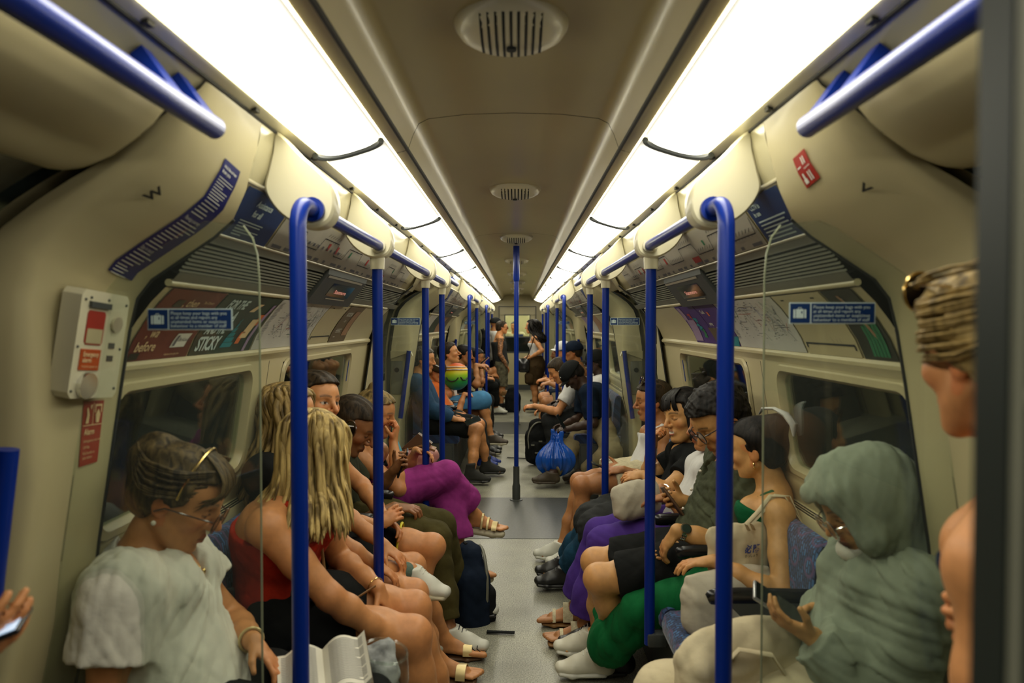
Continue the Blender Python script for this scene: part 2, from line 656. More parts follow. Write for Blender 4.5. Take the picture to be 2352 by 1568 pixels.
# ceiling lamps
LAMP_Y = [-0.94 + 1.56 * k for k in range(12)]
for s in (-1, 1):
    for k, y0 in enumerate(LAMP_Y):
        y1 = y0 + 1.55
        if y1 > 16.95:
            continue
        e = empty('ceiling_lamp', (s * 0.46, (y0 + y1) / 2, 2.02), '%s-hand glowing white ceiling diffuser, number %d from the near end of its row'
                  % (SIDE[s], k + 1), 'ceiling light', 'glowing ceiling diffusers in two rows')
        e['label'] = '%s row glowing white ceiling lamp panel, %s' % (SIDE[s], [
            'overhead beyond the top edge', 'nearest and largest in view', 'second large one from the near end', 'third from the near end',
            'fourth from the near end', 'fifth from the near end', 'sixth from the near end', 'seventh from the near end', 'fourth from the far end wall',
            'third from the far end wall', 'second from the far end wall', 'last one against the far end wall'][k])
        mb = MB((s * 0.46, (y0 + y1) / 2, 2.02))
        xa, xb = 0.376, 0.552
        n, m_ = 16, 60
        v, f = [], []
        for i in range(m_ + 1):
            for j in range(n + 1):
                tx = j / n
                x = xa + (xb - xa) * tx
                z = 2.038 + (1.984 - 2.038) * tx
                gap, gin = xb - x, x - xa                   # rounded far corners
                q = 0.09 - math.sqrt(max(0.09 ** 2 - max(0.09 - gap, 0) ** 2, 0)) if gap < 0.09 else 0
                q = max(q, 0.05 - math.sqrt(max(0.05 ** 2 - max(0.05 - gin, 0) ** 2, 0)) if gin < 0.05 else 0)
                lo, hi = y0 - 0.004, y1 - 0.006 - q
                w = i / m_
                w = 0.5 - 0.5 * math.cos(w * PI)
                Y = lo + (hi - lo) * w
                dx = min(tx, 1 - tx) * (xb - xa)
                dy = min(w, 1 - w) * (hi - lo)
                sag = 0.022 * (1 - math.exp(-dx / 0.016)) * (1 - math.exp(-dy / 0.02))
                v.append((s * x, Y, z - sag))
        for i in range(m_):
            for j in range(n):
                a = i * (n + 1) + j
                f.append((a, a + 1, a + n + 2, a + n + 1))
        mb.add(v, f)
        mb.build('diffuser', 'diffuser', e)
        mb = MB((s * 0.46, (y0 + y1) / 2, 2.02))
        # dark gasket round the far end
        pts = []
        for x in [xa + 0.05 - 0.05 * math.cos(t) for t in np.linspace(0.1, PI / 2, 6)] + list(np.linspace(xa + 0.055, xb - 0.09, 3)) + [xb - 0.09 + 0.09 * math.sin(t) for t in np.linspace(0.15, PI / 2, 10)]:
            gap, gin = xb - x, x - xa
            q = 0.09 - math.sqrt(max(0.09 ** 2 - max(0.09 - gap, 0) ** 2, 0)) if gap < 0.09 else 0
            q = max(q, 0.05 - math.sqrt(max(0.05 ** 2 - max(0.05 - gin, 0) ** 2, 0)) if gin < 0.05 else 0)
            pts.append(Vector((s * x, y1 - 0.004 - q, 2.038 + (1.984 - 2.038) * (x - xa) / (xb - xa) - 0.014)))
        mb.tube(pts, 0.009, 8)
        mb.build('gasket', 'dark_grey', e)

# ceiling vents
for k in range(8):
    y = 1.66 + 2.0 * k
    e = empty('ceiling_vent', (0, y, 2.165), 'round slotted cream ceiling vent, %s' % [
        'largest and nearest to the camera', 'second from the camera, beyond the first ceiling joint', 'third from the camera above the centre pole',
        'fourth from the camera behind the centre pole top', 'fifth from the camera', 'sixth from the camera', 'seventh from the camera',
        'smallest, by the far end wall'][k], 'vent', 'round ceiling vents along the centre line')
    mb = MB((0, y, 2.165))
    rings = []
    prof = [(0.128, 0.004), (0.126, -0.006), (0.115, -0.022), (0.095, -0.034), (0.06, -0.042), (0.02, -0.045), (0.001, -0.045)]
    mb.loft([[Vector((r * math.cos(t), y + r * 1.05 * math.sin(t), 2.163 + z)) for t in np.linspace(0, 2 * PI, 40, endpoint=False)] for r, z in prof], caps=False)
    mb.build('dome', 'bracket_cream', e)

    def dz(x, yy):
        r = min(math.hypot(x, yy / 1.05), 0.127)
        return float(np.interp(r, [p[0] for p in reversed(prof)], [p[1] for p in reversed(prof)]))
    mb = MB((0, y, 2.165))
    for j in range(9):
        x = -0.064 + 0.016 * j
        L = math.sqrt(0.122 ** 2 - x * x)
        ys = np.linspace(-L, L, 13)
        mb.loft([[Vector((x + q * 0.0030, y + t, 2.163 + dz(x, t) - 0.0012 + w)) for q, w in ((-1, 0), (1, 0), (1, 0.006), (-1, 0.006))] for t in ys])
    mb.tube([(0, y + 0.012, 2.163 - 0.052), (0, y + 0.012, 2.13)], 0.011, 14)
    mb.build('slots', 'slot', e)

# end walls ------------------------------------------------------------------------------
mb = MB()
hull = [(-x, z) for x, z in P_D] + [(-0.372, 2.05), (-0.3, 2.15), (0, 2.18), (0.3, 2.15), (0.372, 2.05)]
hull = [(-1.14, 0)] + [(-1.14, 1.0), (-1.12, 1.5), (-1.05, 1.64), (-0.8, 1.83), (-0.585, 1.985), (-0.37, 2.07), (-0.28, 2.16), (0, 2.18)]
hull = hull + [(-x, z) for x, z in reversed(hull[:-1])]
hr = [q for q in hull if q[0] >= 0]
hl_ = [q for q in hull if q[0] <= 0]
for sgn in (-1, 1):                                     # two halves either side of the door, and the piece above it
    side = sorted([q for q in hull if q[0] * sgn > 0.3], key=lambda q: -q[1])
    top = [(sgn * 0.29, 2.165)] + side + [(sgn * 0.29, 0)]
    mb.prism([Vector((x, Y_FAR, z)) for x, z in top], (0, 0.05, 0))
mb.box((0, Y_FAR + 0.025, 1.94), (0.58, 0.05, 0.47))
mb.box((0, Y_FAR + 0.025, 0.43), (0.58, 0.05, 0.86))
struct(mb.build('wall_far', 'cream', None, False))
# far connecting door with its window and the next car glimpsed behind it
mb = MB((0, Y_FAR - 0.02, 0))
for (cx, cz, w, h) in ((0, 0.42, 0.80, 0.84), (0, 1.78, 0.80, 0.16), (-0.34, 1.28, 0.12, 0.86), (0.34, 1.28, 0.12, 0.86)):
    mb.box((cx, Y_FAR - 0.02, cz), (w, 0.03, h))
struct(mb.build('door_1', 'cream', None, False))
mb = MB((0, Y_FAR - 0.02, 1.3))
for (cx, cz, w, h) in ((0, 1.205, 0.56, 0.03), (0, 0.86, 0.58, 0.025), (-0.285, 1.28, 0.02, 0.86), (0.285, 1.28, 0.02, 0.86), (0, 1.705, 0.58, 0.02),
                       (-0.42, 0.95, 0.015, 1.9), (0.42, 0.95, 0.015, 1.9), (0, 1.9, 0.85, 0.015)):
    mb.box((cx, Y_FAR - 0.04, cz), (w, 0.02, h))
struct(mb.build('trim_far_door', 'dark_grey', None, False))
mb = MB()
mb.box((0, Y_FAR - 0.045, 0.06), (2.2, 0.02, 0.12))
struct(mb.build('baseboard_far', 'dark_grey', None, False))
for i, (cz, h) in enumerate(((1.455, 0.48), (1.03, 0.32))):
    mb = MB((0, Y_FAR - 0.035, cz))
    mb.box((0, Y_FAR - 0.037, cz), (0.555, 0.005, h))
    struct(mb.build('window_%d' % (1 + i), 'window_glass' if i == 0 else 'window_dark', None, False))
# the lit end of the next car beyond the panes
mb = MB((0, 18.2, 1.0))
for c_, q_ in (((0, 19.4, 1.05), (2.2, 0.05, 2.1)), ((-1.1, 18.2, 1.05), (0.05, 2.4, 2.1)), ((1.1, 18.2, 1.05), (0.05, 2.4, 2.1)), ((0, 18.2, 2.12), (2.2, 2.4, 0.05)), ((0, 18.2, -0.03), (2.2, 2.4, 0.05)),
               ((0.2, 19.2, 0.9), (0.5, 0.3, 0.1))):
    mb.box(c_, q_)
struct(mb.build('wall_next_car', 'cream', None, False))
mb = MB((0, 18.2, 2.08))
for q in (-0.46, 0.46):
    mb.box((q, 18.2, 2.08), (0.16, 2.2, 0.02))
g = mb.build('next_car_lamp', 'lamp_plain', None, False)
tag(g, 'glowing lamp strips of the next car seen through the far door window', 'ceiling light')
mb = MB((0.02, Y_FAR - 0.02, 1.24))
mb.box((0.02, Y_FAR - 0.05, 1.245), (0.22, 0.008, 0.045))
struct(mb.build('sign_plate', 'sticker_blue', None, False))

# near end wall with the window the view is taken through: only its black edge shows at the right
mb = MB((0, Y_NEAR, 0))
xl, xr, zb, zt = -0.40, 0.282, 0.85, 1.98
for (x0, x1, z0, z1) in ((-1.1, xl, 0, 1.98), (xr, 1.1, 0, 1.98), (xl, xr, 0, zb)):
    mb.box(((x0 + x1) / 2, Y_NEAR, (z0 + z1) / 2), (x1 - x0, 0.03, z1 - z0))
struct(mb.build('wall_near', 'black_frame', None, False))
mb = MB((0, Y_NEAR, 0))
mb.tube([(xr + 0.004, Y_NEAR - 0.018, zb), (xr + 0.004, Y_NEAR - 0.018, 1.98)], 0.0035, 8)
for z in (1.55, 1.46):
    mb.ell((xr + 0.012, Y_NEAR - 0.018, z), (0.006, 0.004, 0.006))
struct(mb.build('trim_near_window', 'grey_panel'))

# side shells -----------------------------------------------------------------------------
for s in (-1, 1):
    nm = SIDE[s]
    # pillars: inner profile turning out to the door profile
    def pillar(y_in, y_out, name):
        sg = 1 if y_out > y_in else -1
        L = abs(y_out - y_in)
        r = [ring(P_S, y_in, s), ring([(a + (c - a) * 0.35, b + (d - b) * 0.35) for (a, b), (c, d) in zip(P_S, P_M)], y_in + sg * L * 0.35, s),
             ring([(a + (c - a) * 0.75, b + (d - b) * 0.75) for (a, b), (c, d) in zip(P_S, P_M)], y_in + sg * L * 0.75, s),
             ring(P_M, y_in + sg * L * 0.88, s)]
        for t in (0.25, 0.5, 0.75, 1.0):
            k = 1 - math.cos(t * PI / 2)
            yy = y_in + sg * L * (0.88 + 0.12 * math.sin(t * PI / 2))
            r.append(ring([(a + (c - a) * k, b + (d - b) * k) for (a, b), (c, d) in zip(P_M, P_D)], yy, s))
        return sheet(name, r, 'cream')
    pillar(1.74, 1.44, 'wall_%s_pillar' % nm)
    pillar(4.72, 5.05, 'wall_%s_pillar' % nm)
    pillar(6.95, 6.62, 'wall_%s_pillar' % nm)
    pillar(9.95, 10.29, 'wall_%s_pillar' % nm)
    pillar(11.95, 11.62, 'wall_%s_pillar' % nm)
    pillar(15.0, 15.3, 'wall_%s_pillar' % nm)
    # black seal round each pillar edge
    for y in (1.742, 4.718, 6.952, 9.948, 11.952, 14.998):
        mb = MB()
        pts = [(a, b) for a, b in P_S if b < 1.76]
        mb.tube([Vector((s * (a - 0.001), y, b)) for a, b in pts], 0.0045, 6)
        struct(mb.build('trim_seal', 'rubber'))
    # doorways: door leaves (curved, recessed) and the header cove
    for (a, b) in DOORWAYS:
        mb = MB()
        mb.loft([ring([(0.585, 1.975), (0.605, 1.962), (0.648, 1.928)], y, s) for y in (a, b)], closed=False)
        struct(mb.build('wall_%s_cove' % nm, 'cove'))
        head = [(0.640, 1.940), (0.640, 1.918), (0.665, 1.888), (0.71, 1.850), (0.765, 1.812), (0.815, 1.790), (0.85, 1.786), (0.868, 1.800), (0.865, 1.83)]
        hc_ = (0.74, 1.86)
        rg = []
        for y, k in ((a, 0.80), (a + 0.02, 0.95), (a + 0.05, 1.0), (b - 0.11, 1.0), (b - 0.075, 0.95), (b - 0.055, 0.80)):
            rg.append(ring([(hc_[0] + (x - hc_[0]) * k, hc_[1] + (z - hc_[1]) * k) for x, z in head], y, s))
        mb = MB()
        mb.loft(rg)
        struct(mb.build('wall_%s_door_header' % nm, 'cream'))
        mb = MB()
        mb.loft([ring([(0.648, 1.928), (0.66, 1.915), (0.72, 1.868), (0.785, 1.822), (0.86, 1.85)], y, s) for y in (a, b)], closed=False)
        struct(mb.build('trim_header_gap', 'rubber'))
        dp = [(x + 0.05, z) for x, z in P_D if z < 1.86]
        dp = [(dp[0][0] - 0.12, 1.865)] + dp
        mb = MB()
        mb.loft([ring(dp, y, s) for y in (a - 0.05, b + 0.05)], closed=False)
        struct(mb.build('door_%s' % nm, 'cream_matt'))
        # door windows
        mid = (a + b) / 2
        for (c, d) in (((a + 0.02, b - 0.03),) if a < 1 else ((a + 0.06, mid - 0.05), (mid + 0.05, b - 0.06))):
            if d - c < 0.2:
                continue
            wp = [(x - 0.004, z) for x, z in dp if 0.95 < z < 1.84]
            mb = MB()
            mb.loft([ring(wp, y, s) for y in (c, d)], closed=False)
            struct(mb.build('window_%s_door' % nm, 'window_dark'))
        if a > 1:
            mb = MB()
            mb.tube([Vector((s * (x - 0.006), mid, z)) for x, z in dp], 0.006, 6)
            struct(mb.build('trim_door_meeting', 'rubber'))
    # bays
    for bi, (a, b) in enumerate(BAYS):
        y0, y1 = (a, b - 0.30) if bi != 1 else (a, b - 0.30)
        cr = y1 - 0.45                       # recessed cards and windows stop here, plain pillar panel after
        G = lambda P, name, m, c, d: sheet(name, [ring(P, y, s) for y in (c, d)], m)
        G([(0.585, 1.975), (0.592, 1.93), (0.605, 1.88), (0.622, 1.842)], 'wall_%s_cove' % nm, 'cove', a, b)
        mb = MB()                             # aluminium rails above and below the line diagrams, lip below the grille
        for (x, z, w) in ((0.622, 1.838, 0.006), (0.703, 1.715, 0.004)):
            mb.loft([[Vector((s * (x + w * math.cos(t)), y, z + w * math.sin(t))) for t in np.linspace(0, 2 * PI, 10, endpoint=False)] for y in (a, y1)])
        struct(mb.build('trim_rail', 'alu'))
        G([(0.622, 1.832), (0.703, 1.718)], 'wall_%s_diagram_back' % nm, 'cream_matt', a, b)
        G([(0.703, 1.713), (0.722, 1.70), (0.724, 1.694)], 'wall_%s_grey_band' % nm, 'grey_panel', a, b - 0.1)
        G([(0.724, 1.694), (0.738, 1.712), (0.806, 1.628), (0.785, 1.618)], 'wall_%s_grille_back' % nm, 'slot', a, b - 0.1)
        G([(0.782, 1.622), (0.80, 1.602), (0.812, 1.597)], 'wall_%s_lower_band' % nm, 'grey_panel', a, b - 0.1)
        mb = MB()
        mb.loft([[Vector((s * (x + w * math.cos(t)), y, z + w * math.sin(t))) for t in np.linspace(0, 2 * PI, 10, endpoint=False)] for y in (a, y1 - 0.1)
                 for x, z, w in ((0.809, 1.598, 0.009),)])
        struct(mb.build('trim_lip', 'cream'))
        CARD = [(0.815, 1.588), (0.85, 1.553), (0.885, 1.508), (0.915, 1.462), (0.938, 1.410)]
        G(CARD, 'wall_%s_card_back' % nm, 'cream', a, y1)
        G([(0.938, 1.410), (0.928, 1.398), (0.930, 1.388), (0.945, 1.378), (0.95, 1.365)], 'wall_%s_window_head' % nm, 'cream', a, y1)
        G([(1.012, 0.955), (1.008, 0.935), (1.02, 0.905), (1.03, 0.86), (1.002, 0.845), (0.996, 0.82), (1.05, 0.62), (1.06, 0.0)], 'wall_%s_dado' % nm, 'cream', a, b)
        mb = MB()
        for q in range(3):
            x, z = 1.0 - 0.003 + 0.008 * q, 0.850 + 0.004 * q
            mb.box((s * (1.006 + 0.008 * q), (a + b) / 2, 0.8495 + 0.0035 * q), (0.003, b - a - 0.1, 0.004))
        struct(mb.build('trim_ledge_slots', 'slot', None, False))
        # grille slats
        mb = MB()
        for q in range(8):
            t = (q + 0.5) / 8
            x, z = 0.727 + (0.785 - 0.727) * t, 1.690 + (1.622 - 1.690) * t
            mb.box((s * x, (a + y1) / 2, z), (0.0042, y1 - a, 0.005), Matrix.Rotation(s * 0.85, 3, 'Y'))
        g = mb.build('air_grille', 'slat', None, False)
        tag(g, '%s dark slatted air grille under the line diagrams in the %s seating bay' % (nm, ['nearest', 'middle', 'farthest'][bi]), 'grille', 'air grilles above the seats')
        # windows: frames and panes
        wx = lambda z: 0.95 + (1.365 - z) * (1.012 - 0.95) / (1.365 - 0.955)
        cuts = [(a + 0.012, a + 0.95), (a + 1.30, cr + 0.02)]
        zt, zb2 = 1.345, 0.975
        solid = []
        prev = a
        for (c, d) in cuts:
            solid.append((prev, c))
            prev = d
        solid.append((prev, b))
        mb = MB()
        for (c, d) in solid:
            mb.loft([[Vector((s * wx(1.365), y, 1.365)), Vector((s * wx(0.955), y, 0.955))] for y in (c, d)], closed=False)
        for (c, d) in cuts:
            for (za, zc) in ((1.365, zt), (zb2, 0.955)):
                mb.loft([[Vector((s * wx(za), y, za)), Vector((s * wx(zc), y, zc))] for y in (c, d)], closed=False)
        struct(mb.build('wall_%s_window_band' % nm, 'cream'))
        mb = MB()
        mb.box((s * (wx(1.15) - 0.001), (cuts[0][1] + cuts[1][0]) / 2, 1.16), (0.002, 0.004, 0.40), Matrix.Rotation(-s * 0.15, 3, 'Y'))
        struct(mb.build('trim_window_joint', 'rubber', None, False))
        for wi, (c, d) in enumerate(cuts):
            mb = MB()
            n = 40
            def rr(inset, r, dx):
                pts = []
                c0, d0, t0, b0 = c + inset, d - inset, zt - inset, zb2 + inset
                for (yy, zz, a0) in ((d0 - r, t0 - r, 0), (c0 + r, t0 - r, PI / 2), (c0 + r, b0 + r, PI), (d0 - r, b0 + r, 1.5 * PI)):
                    for q in range(7):
                        t = a0 + q / 6 * PI / 2
                        y_, z_ = yy + r * math.cos(t), zz + r * math.sin(t)
                        pts.append(Vector((s * (wx(z_) + dx), y_, z_)))
                return pts
            mb.loft([rr(-0.012, 0.06, -0.002), rr(-0.008, 0.06, -0.012), rr(0.010, 0.06, -0.012), rr(0.022, 0.05, 0.015), rr(0.022, 0.05, 0.03)], caps=False)
            struct(mb.build('window_%s_frame' % nm, 'cream'))
            mb = MB()
            mb.loft([rr(0.020, 0.05, 0.014), rr(0.020, 0.05, 0.018)])
            struct(mb.build('window_%s_pane' % nm, 'window_glass', None, False))
    # tunnel wall outside
    mb = MB()
    mb.box((s * 1.5, 8.5, 1.1), (0.02, 18, 2.4))
    struct(mb.build('wall_tunnel_%s' % nm, 'tunnel', None, False))

# outer skin above and behind so no void shows
mb = MB()
mb.box((0, 8.5, 2.3), (3.2, 18, 0.02))
struct(mb.build('wall_roof_outer', 'tunnel', None, False))
# ------------------------------------------------------------------ poles, rails, screens
W_POLE, Z_RAIL, R_POLE = 0.50, 1.782, 0.0195
BR = [(0.583, 1.977), (0.53, 1.925), (0.485, 1.885), (0.455, 1.852), (0.441, 1.815), (0.443, 1.775), (0.462, 1.748), (0.50, 1.738), (0.54, 1.749),
      (0.58, 1.778), (0.607, 1.815), (0.614, 1.845), (0.606, 1.88), (0.594, 1.93)]


def round_poly(P, n=4):
    out = []
    k = len(P)
    for i in range(k):
        p0, p1, p2, p3 = [Vector((*P[(i + j) % k], 0)) for j in (-1, 0, 1, 2)]
        for q in range(n):
            t = q / n
            v = 0.5 * ((2 * p1) + (-p0 + p2) * t + (2 * p0 - 5 * p1 + 4 * p2 - p3) * t * t + (-p0 + 3 * p1 - 3 * p2 + p3) * t ** 3)
            out.append((v.x, v.y))
    return out


BRR = round_poly(BR)
BAY_N = ['nearest', 'middle', 'farthest']
POLES = {0: [(1.87, True), (2.71, False), (4.11, False), (5.0, False)], 1: [(7.86, True), (9.2, False)], 2: [(11.97, True), (12.9, False), (14.6, False)]}
ORD = ['curved-top blue pole standing at the near end', 'second blue pole', 'third blue pole', 'fourth blue pole at the far end']


def bracket(mb, s, y, sleeve):
    t = 0.036
    cx, cz = 0.52, 1.83
    rg = []
    for dy, k in ((-t, 0.93), (-t * 0.8, 1.0), (t * 0.8, 1.0), (t, 0.93)):
        rg.append([Vector((s * (cx + (x - cx) * k), y + dy, cz + (z - cz) * k)) for x, z in BRR])
    mb.loft(rg)
    if sleeve:
        mb.tube([(s * W_POLE, y, 1.76), (s * W_POLE, y, 1.70)], [0.028, 0.0255], 16)


for s in (-1, 1):
    for bi, L in POLES.items():
        e = empty('overhead_handrail', (s * W_POLE, (L[0][0] + L[-1][0]) / 2, Z_RAIL),
                  'blue handrail on cream disc brackets running above the %s-hand seats of the %s bay' % (SIDE[s], BAY_N[bi]), 'handrail',
                  'overhead handrails on cream brackets')
        org = e.location
        for i, (y, bent) in enumerate(L):
            mb = MB(org)
            bracket(mb, s, y, not bent)
            mb.build('bracket', 'bracket_cream', e)
            if i + 1 < len(L):
                mb = MB(org)
                mb.tube([(s * (W_POLE - 0.012), y + 0.03, Z_RAIL), (s * (W_POLE - 0.012), L[i + 1][0] - 0.03, Z_RAIL)], 0.0185, 16)
                mb.build('rail', 'blue_enamel', e)
                mb = MB(org)
                y2 = L[i + 1][0] - 0.036
                mb.tube([(s * (W_POLE - 0.012), y2 - 0.012, Z_RAIL), (s * (W_POLE - 0.012), y2, Z_RAIL)], 0.026, 16)
                mb.build('collar', 'alu', e)
        for i, (y, bent) in enumerate(L):
            lab = '%s-hand %s of the %s seating bay' % (SIDE[s], ORD[i] if not (bi and i == len(L) - 1) else 'last blue pole', BAY_N[bi])
            zb = 0.32
            yp = y - 0.165 if bent else y
            e = empty('grab_pole', (s * W_POLE, yp, zb), lab, 'pole', 'blue grab poles at the seat fronts')
            mb = MB(e.location)
            if bent:
                r = 0.062
                xo = s * (W_POLE - 0.008)
                pts = [(xo, y - 0.03, Z_RAIL), (xo, y - 0.165 + r + 0.01, Z_RAIL)]
                for t in np.linspace(0.1, PI / 2, 9):
                    pts.append((xo, y - 0.165 + r - r * math.sin(t), Z_RAIL - r + r * math.cos(t)))
                pts += [(xo, y - 0.165, 1.2), (xo, y - 0.165, zb)]
                mb.tube(pts, R_POLE, 18, hint=(1, 0, 0))
            else:
                mb.tube([(s * W_POLE, y, 1.72), (s * W_POLE, y, zb)], R_POLE, 18)
            mb.build('pole', 'blue_enamel', e)
            mb = MB(e.location)
            if bent:
                mb.tube([(s * (W_POLE - 0.008), y - 0.05, Z_RAIL), (s * (W_POLE - 0.008), y - 0.034, Z_RAIL)], 0.030, 20)
                mb.build('flange', 'blue_enamel', e)
            mb = MB(e.location)
            mb.box((s * (W_POLE + 0.025), yp, zb + 0.02), (0.07, 0.05, 0.05), bev=0.008)
            mb.build('foot_bracket', 'dark_grey', e)

# centre poles in the doorways
for i, y in enumerate((6.28, 11.0)):
    e = empty('centre_pole', (0, y, 0), ['blue pole standing alone in the middle of the aisle with a black foot sleeve',
                                         'farther blue pole in the aisle centre hidden behind the nearer centre pole'][i], 'pole')
    mb = MB((0, y, 0))
    mb.tube([(0, y, 0.26), (0, y, 2.0)], 0.0195, 18)
    mb.build('pole', 'blue_enamel', e)
    mb = MB((0, y, 0))
    mb.tube([(0, y, 1.86), (0, y, 1.88), (0, y, 2.16)], [0.02, 0.027, 0.027], 16)
    mb.build('top_fitting', 'blue_enamel', e)
    mb = MB((0, y, 0))
    mb.tube([(0, y, 0.0), (0, y, 0.008), (0, y, 0.010)], [0.055, 0.055, 0.045], 20)
    mb.tube([(0, y, 0.0), (0, y, 0.12), (0, y, 0.145), (0, y, 0.29)], [0.034, 0.034, 0.027, 0.026], 18)
    mb.build('foot_sleeve', 'dark_grey', e)

# overhead rails in the doorways, on blue blocks
for s in (-1, 1):
    for di, (y0, y1) in enumerate(((0.50, 1.40), (5.22, 6.86), (10.4, 11.5))):
        e = empty('doorway_rail', (s * 0.552, (y0 + y1) / 2, 1.866), 'short blue overhead rail on blue blocks above the %s-hand %s doorway' % (
            SIDE[s], ['nearest', 'second', 'third'][di]), 'handrail', 'short overhead rails at the doorways')
        mb = MB(e.location)
        x, z = s * 0.552, 1.866
        mb.tube([(x, y0, z), (x, y0 + 0.012, z), (x, y1 - 0.012, z), (x, y1, z)], [0.012, 0.0205, 0.0205, 0.012], 16)
        mb.build('rail', 'blue_enamel', e)
        for y in (y0 + 0.02, y0 + 0.36 * (y1 - y0), y0 + 0.82 * (y1 - y0), y1 - 0.03):
            mb = MB(e.location)
            mb.loft([[Vector((x + s * (dx + ox), y + dy * k, z + dz - dx * 0.8)) for dx, dy in ((-0.010, -0.03), (0.010, -0.03), (0.010, 0.03), (-0.010, 0.03))]
                     for dz, ox, k in ((0.0, 0.0, 1.0), (0.03, 0.022, 0.8), (0.085, 0.062, 0.55))])
            mb.build('block', 'blue_enamel', e)

# recessed grab rails on the pillars, each under a cream hood
for s in (-1, 1):
    for di, y in enumerate((1.405, 6.59, 11.6)):
        e = empty('recess_rail', (s * 0.985, y, 0.8), '%s-hand slanting blue grab rail under a cream hood on the %s doorway pillar' % (SIDE[s], ['nearest', 'second', 'third'][di]),
                  'handrail', 'blue grab rails on the door pillars')
        mb = MB(e.location)
        mb.tube([(s * 0.957, y - 0.01, 1.262), (s * 1.035, y - 0.01, 0.66)], 0.021, 16)
        mb.build('rail', 'blue_enamel', e)
        if di:
            mb = MB(e.location)
            mb.prism([Vector((s * 0.925, y - 0.02, 1.215)), Vector((s * 0.94, y - 0.02, 1.255)), Vector((s * 1.12, y - 0.02, 1.262)), Vector((s * 1.12, y - 0.02, 1.19)),
                      Vector((s * 0.98, y - 0.02, 1.240))], (0, 0.06, 0))
            mb.build('hood', 'cream', e)
        if di:
            o = MB((s * 1.07, y + 0.0, 1.0))
            o.box((s * 1.072, y + 0.028, 1.02), (0.105, 0.02, 0.30), bev=0.008)
            g = o.build('speaker_panel', 'grey_panel')
            tag(g, 'dark grey panel with a round black hole on the %s-hand %s doorway pillar' % (SIDE[s], ['', 'second', 'third'][di]), 'panel', 'grey speaker panels by the doors')
            o2 = MB((s * 1.07, y, 1.0))
            o2.tube([(s * 1.07, y + 0.012, 1.09), (s * 1.07, y + 0.019, 1.09)], 0.021, 18)
            o2.build('hole', 'slot', g)

# glass draught screens with the luggage sticker
for s in (-1, 1):
    for gi, y in enumerate((1.60, 5.05, 11.93, 15.22)):
        where = ['at the near end of the nearest seats', 'at the far end of the nearest seats', 'at the near end of the farthest seats', 'at the far end of the farthest seats'][gi]
        e = empty('draught_screen', (s * 0.8, y, 0.4), 'clear glass draught screen on the %s %s' % (SIDE[s], where), 'glass screen', 'glass draught screens')
        prof = [(a, b) for a, b in P_S if 0.6 < b < 1.72]
        xe = 0.545 if gi == 0 else 0.596
        out = [(xe, 0.55), (xe, 1.60), (xe + 0.004, 1.65), (xe + 0.014, 1.685), (xe + 0.034, 1.712), (0.66, 1.722)] + prof + [(1.03, 0.55)]
        mb = MB(e.location)
        mb.prism([Vector((s * a, y - 0.004, b)) for a, b in out], (0, 0.008, 0))
        mb.build('pane', 'screen_glass', e, False)
        mb = MB(e.location)
        mb.tube([Vector((s * a, y, b)) for a, b in out[:5]], 0.0022, 6)
        mb.build('polished_edge', 'glass_edge', e)
        mb = MB(e.location)
        mb.box((s * 0.80, y, 0.36), (0.46, 0.035, 0.44), bev=0.014)
        mb.build('end_cheek', 'cream', e)
        if gi in (0, 1, 2):
            mid = s * 0.0
            xc = {(-1, 0): at(439, 733, 1.6).x, (1, 0): at(1909, 719, 1.6).x, (-1, 1): -0.753, (1, 1): 0.742, (-1, 2): -0.75, (1, 2): 0.745}[(s, gi)]
            zc = {(-1, 0): at(439, 733, 1.6).z, (1, 0): at(1909, 719, 1.6).z, (-1, 1): 1.518, (1, 1): 1.518}.get((s, gi), 1.52)
            w, h = 0.200, 0.050
            kz = 0.92 if gi == 0 else 1.0
            st = MB((xc, y, zc))
            st.box((xc, y - 0.0052, zc), (w * kz, 0.0012, h * kz))
            so = st.build('luggage_sticker', 'print_pale', None, False)
            tag(so, 'blue luggage sticker on the %s glass %s' % (SIDE[s], where), 'sticker', 'luggage notices on the glass screens')
            st = MB((xc, y, zc))
            st.box((xc - 0.075 * kz, y - 0.0062, zc), (0.046 * kz, 0.0012, (h - 0.005) * kz))
            st.box((xc + 0.0245 * kz, y - 0.0062, zc), ((w - 0.054) * kz, 0.0012, (h - 0.005) * kz))
            st.build('blue_field', 'sticker_blue', so, False)
            st = MB((xc, y, zc))
            f2 = lambda a, b, xc=xc, y=y, zc=zc: Vector((xc + a * kz, y - 0.0072, zc + b * kz))
            for n_, ln in enumerate(('Please keep your bags with you', 'at all times and report any', 'unattended items or suspicious', 'behaviour to a member of staff')):
                put_text(st, ln, 0.0112, f2, -0.045, 0.0105 - 0.0098 * n_, width=[0.131, 0.110, 0.131, 0.131][n_], bold=0.0)
            def bx(a0, a1, b0, b1):
                st.quad(f2(a0, b0), f2(a1, b0), f2(a1, b1), f2(a0, b1))
            bx(-0.091, -0.0865, -0.0115, 0.0085)
            bx(-0.085, -0.067, -0.0115, 0.0095)
            bx(-0.0655, -0.061, -0.0115, 0.0085)
            bx(-0.080, -0.0785, 0.0095, 0.013)
            bx(-0.0735, -0.072, 0.0095, 0.013)
            bx(-0.080, -0.072, 0.0122, 0.0135)
            st.build('lettering', 'print_pale', so, False)
            st = MB((xc, y, zc))
            f3 = lambda a, b: Vector((xc + a * kz, y - 0.0078, zc + b * kz))
            st.quad(f3(-0.073, -0.001), f3(-0.0705, -0.001), f3(-0.0705, 0.005), f3(-0.073, 0.005))
            st.build('tag_mark', 'sticker_blue', so, False)

# ------------------------------------------------------------------ seats
SEAT_PITCH = 0.45


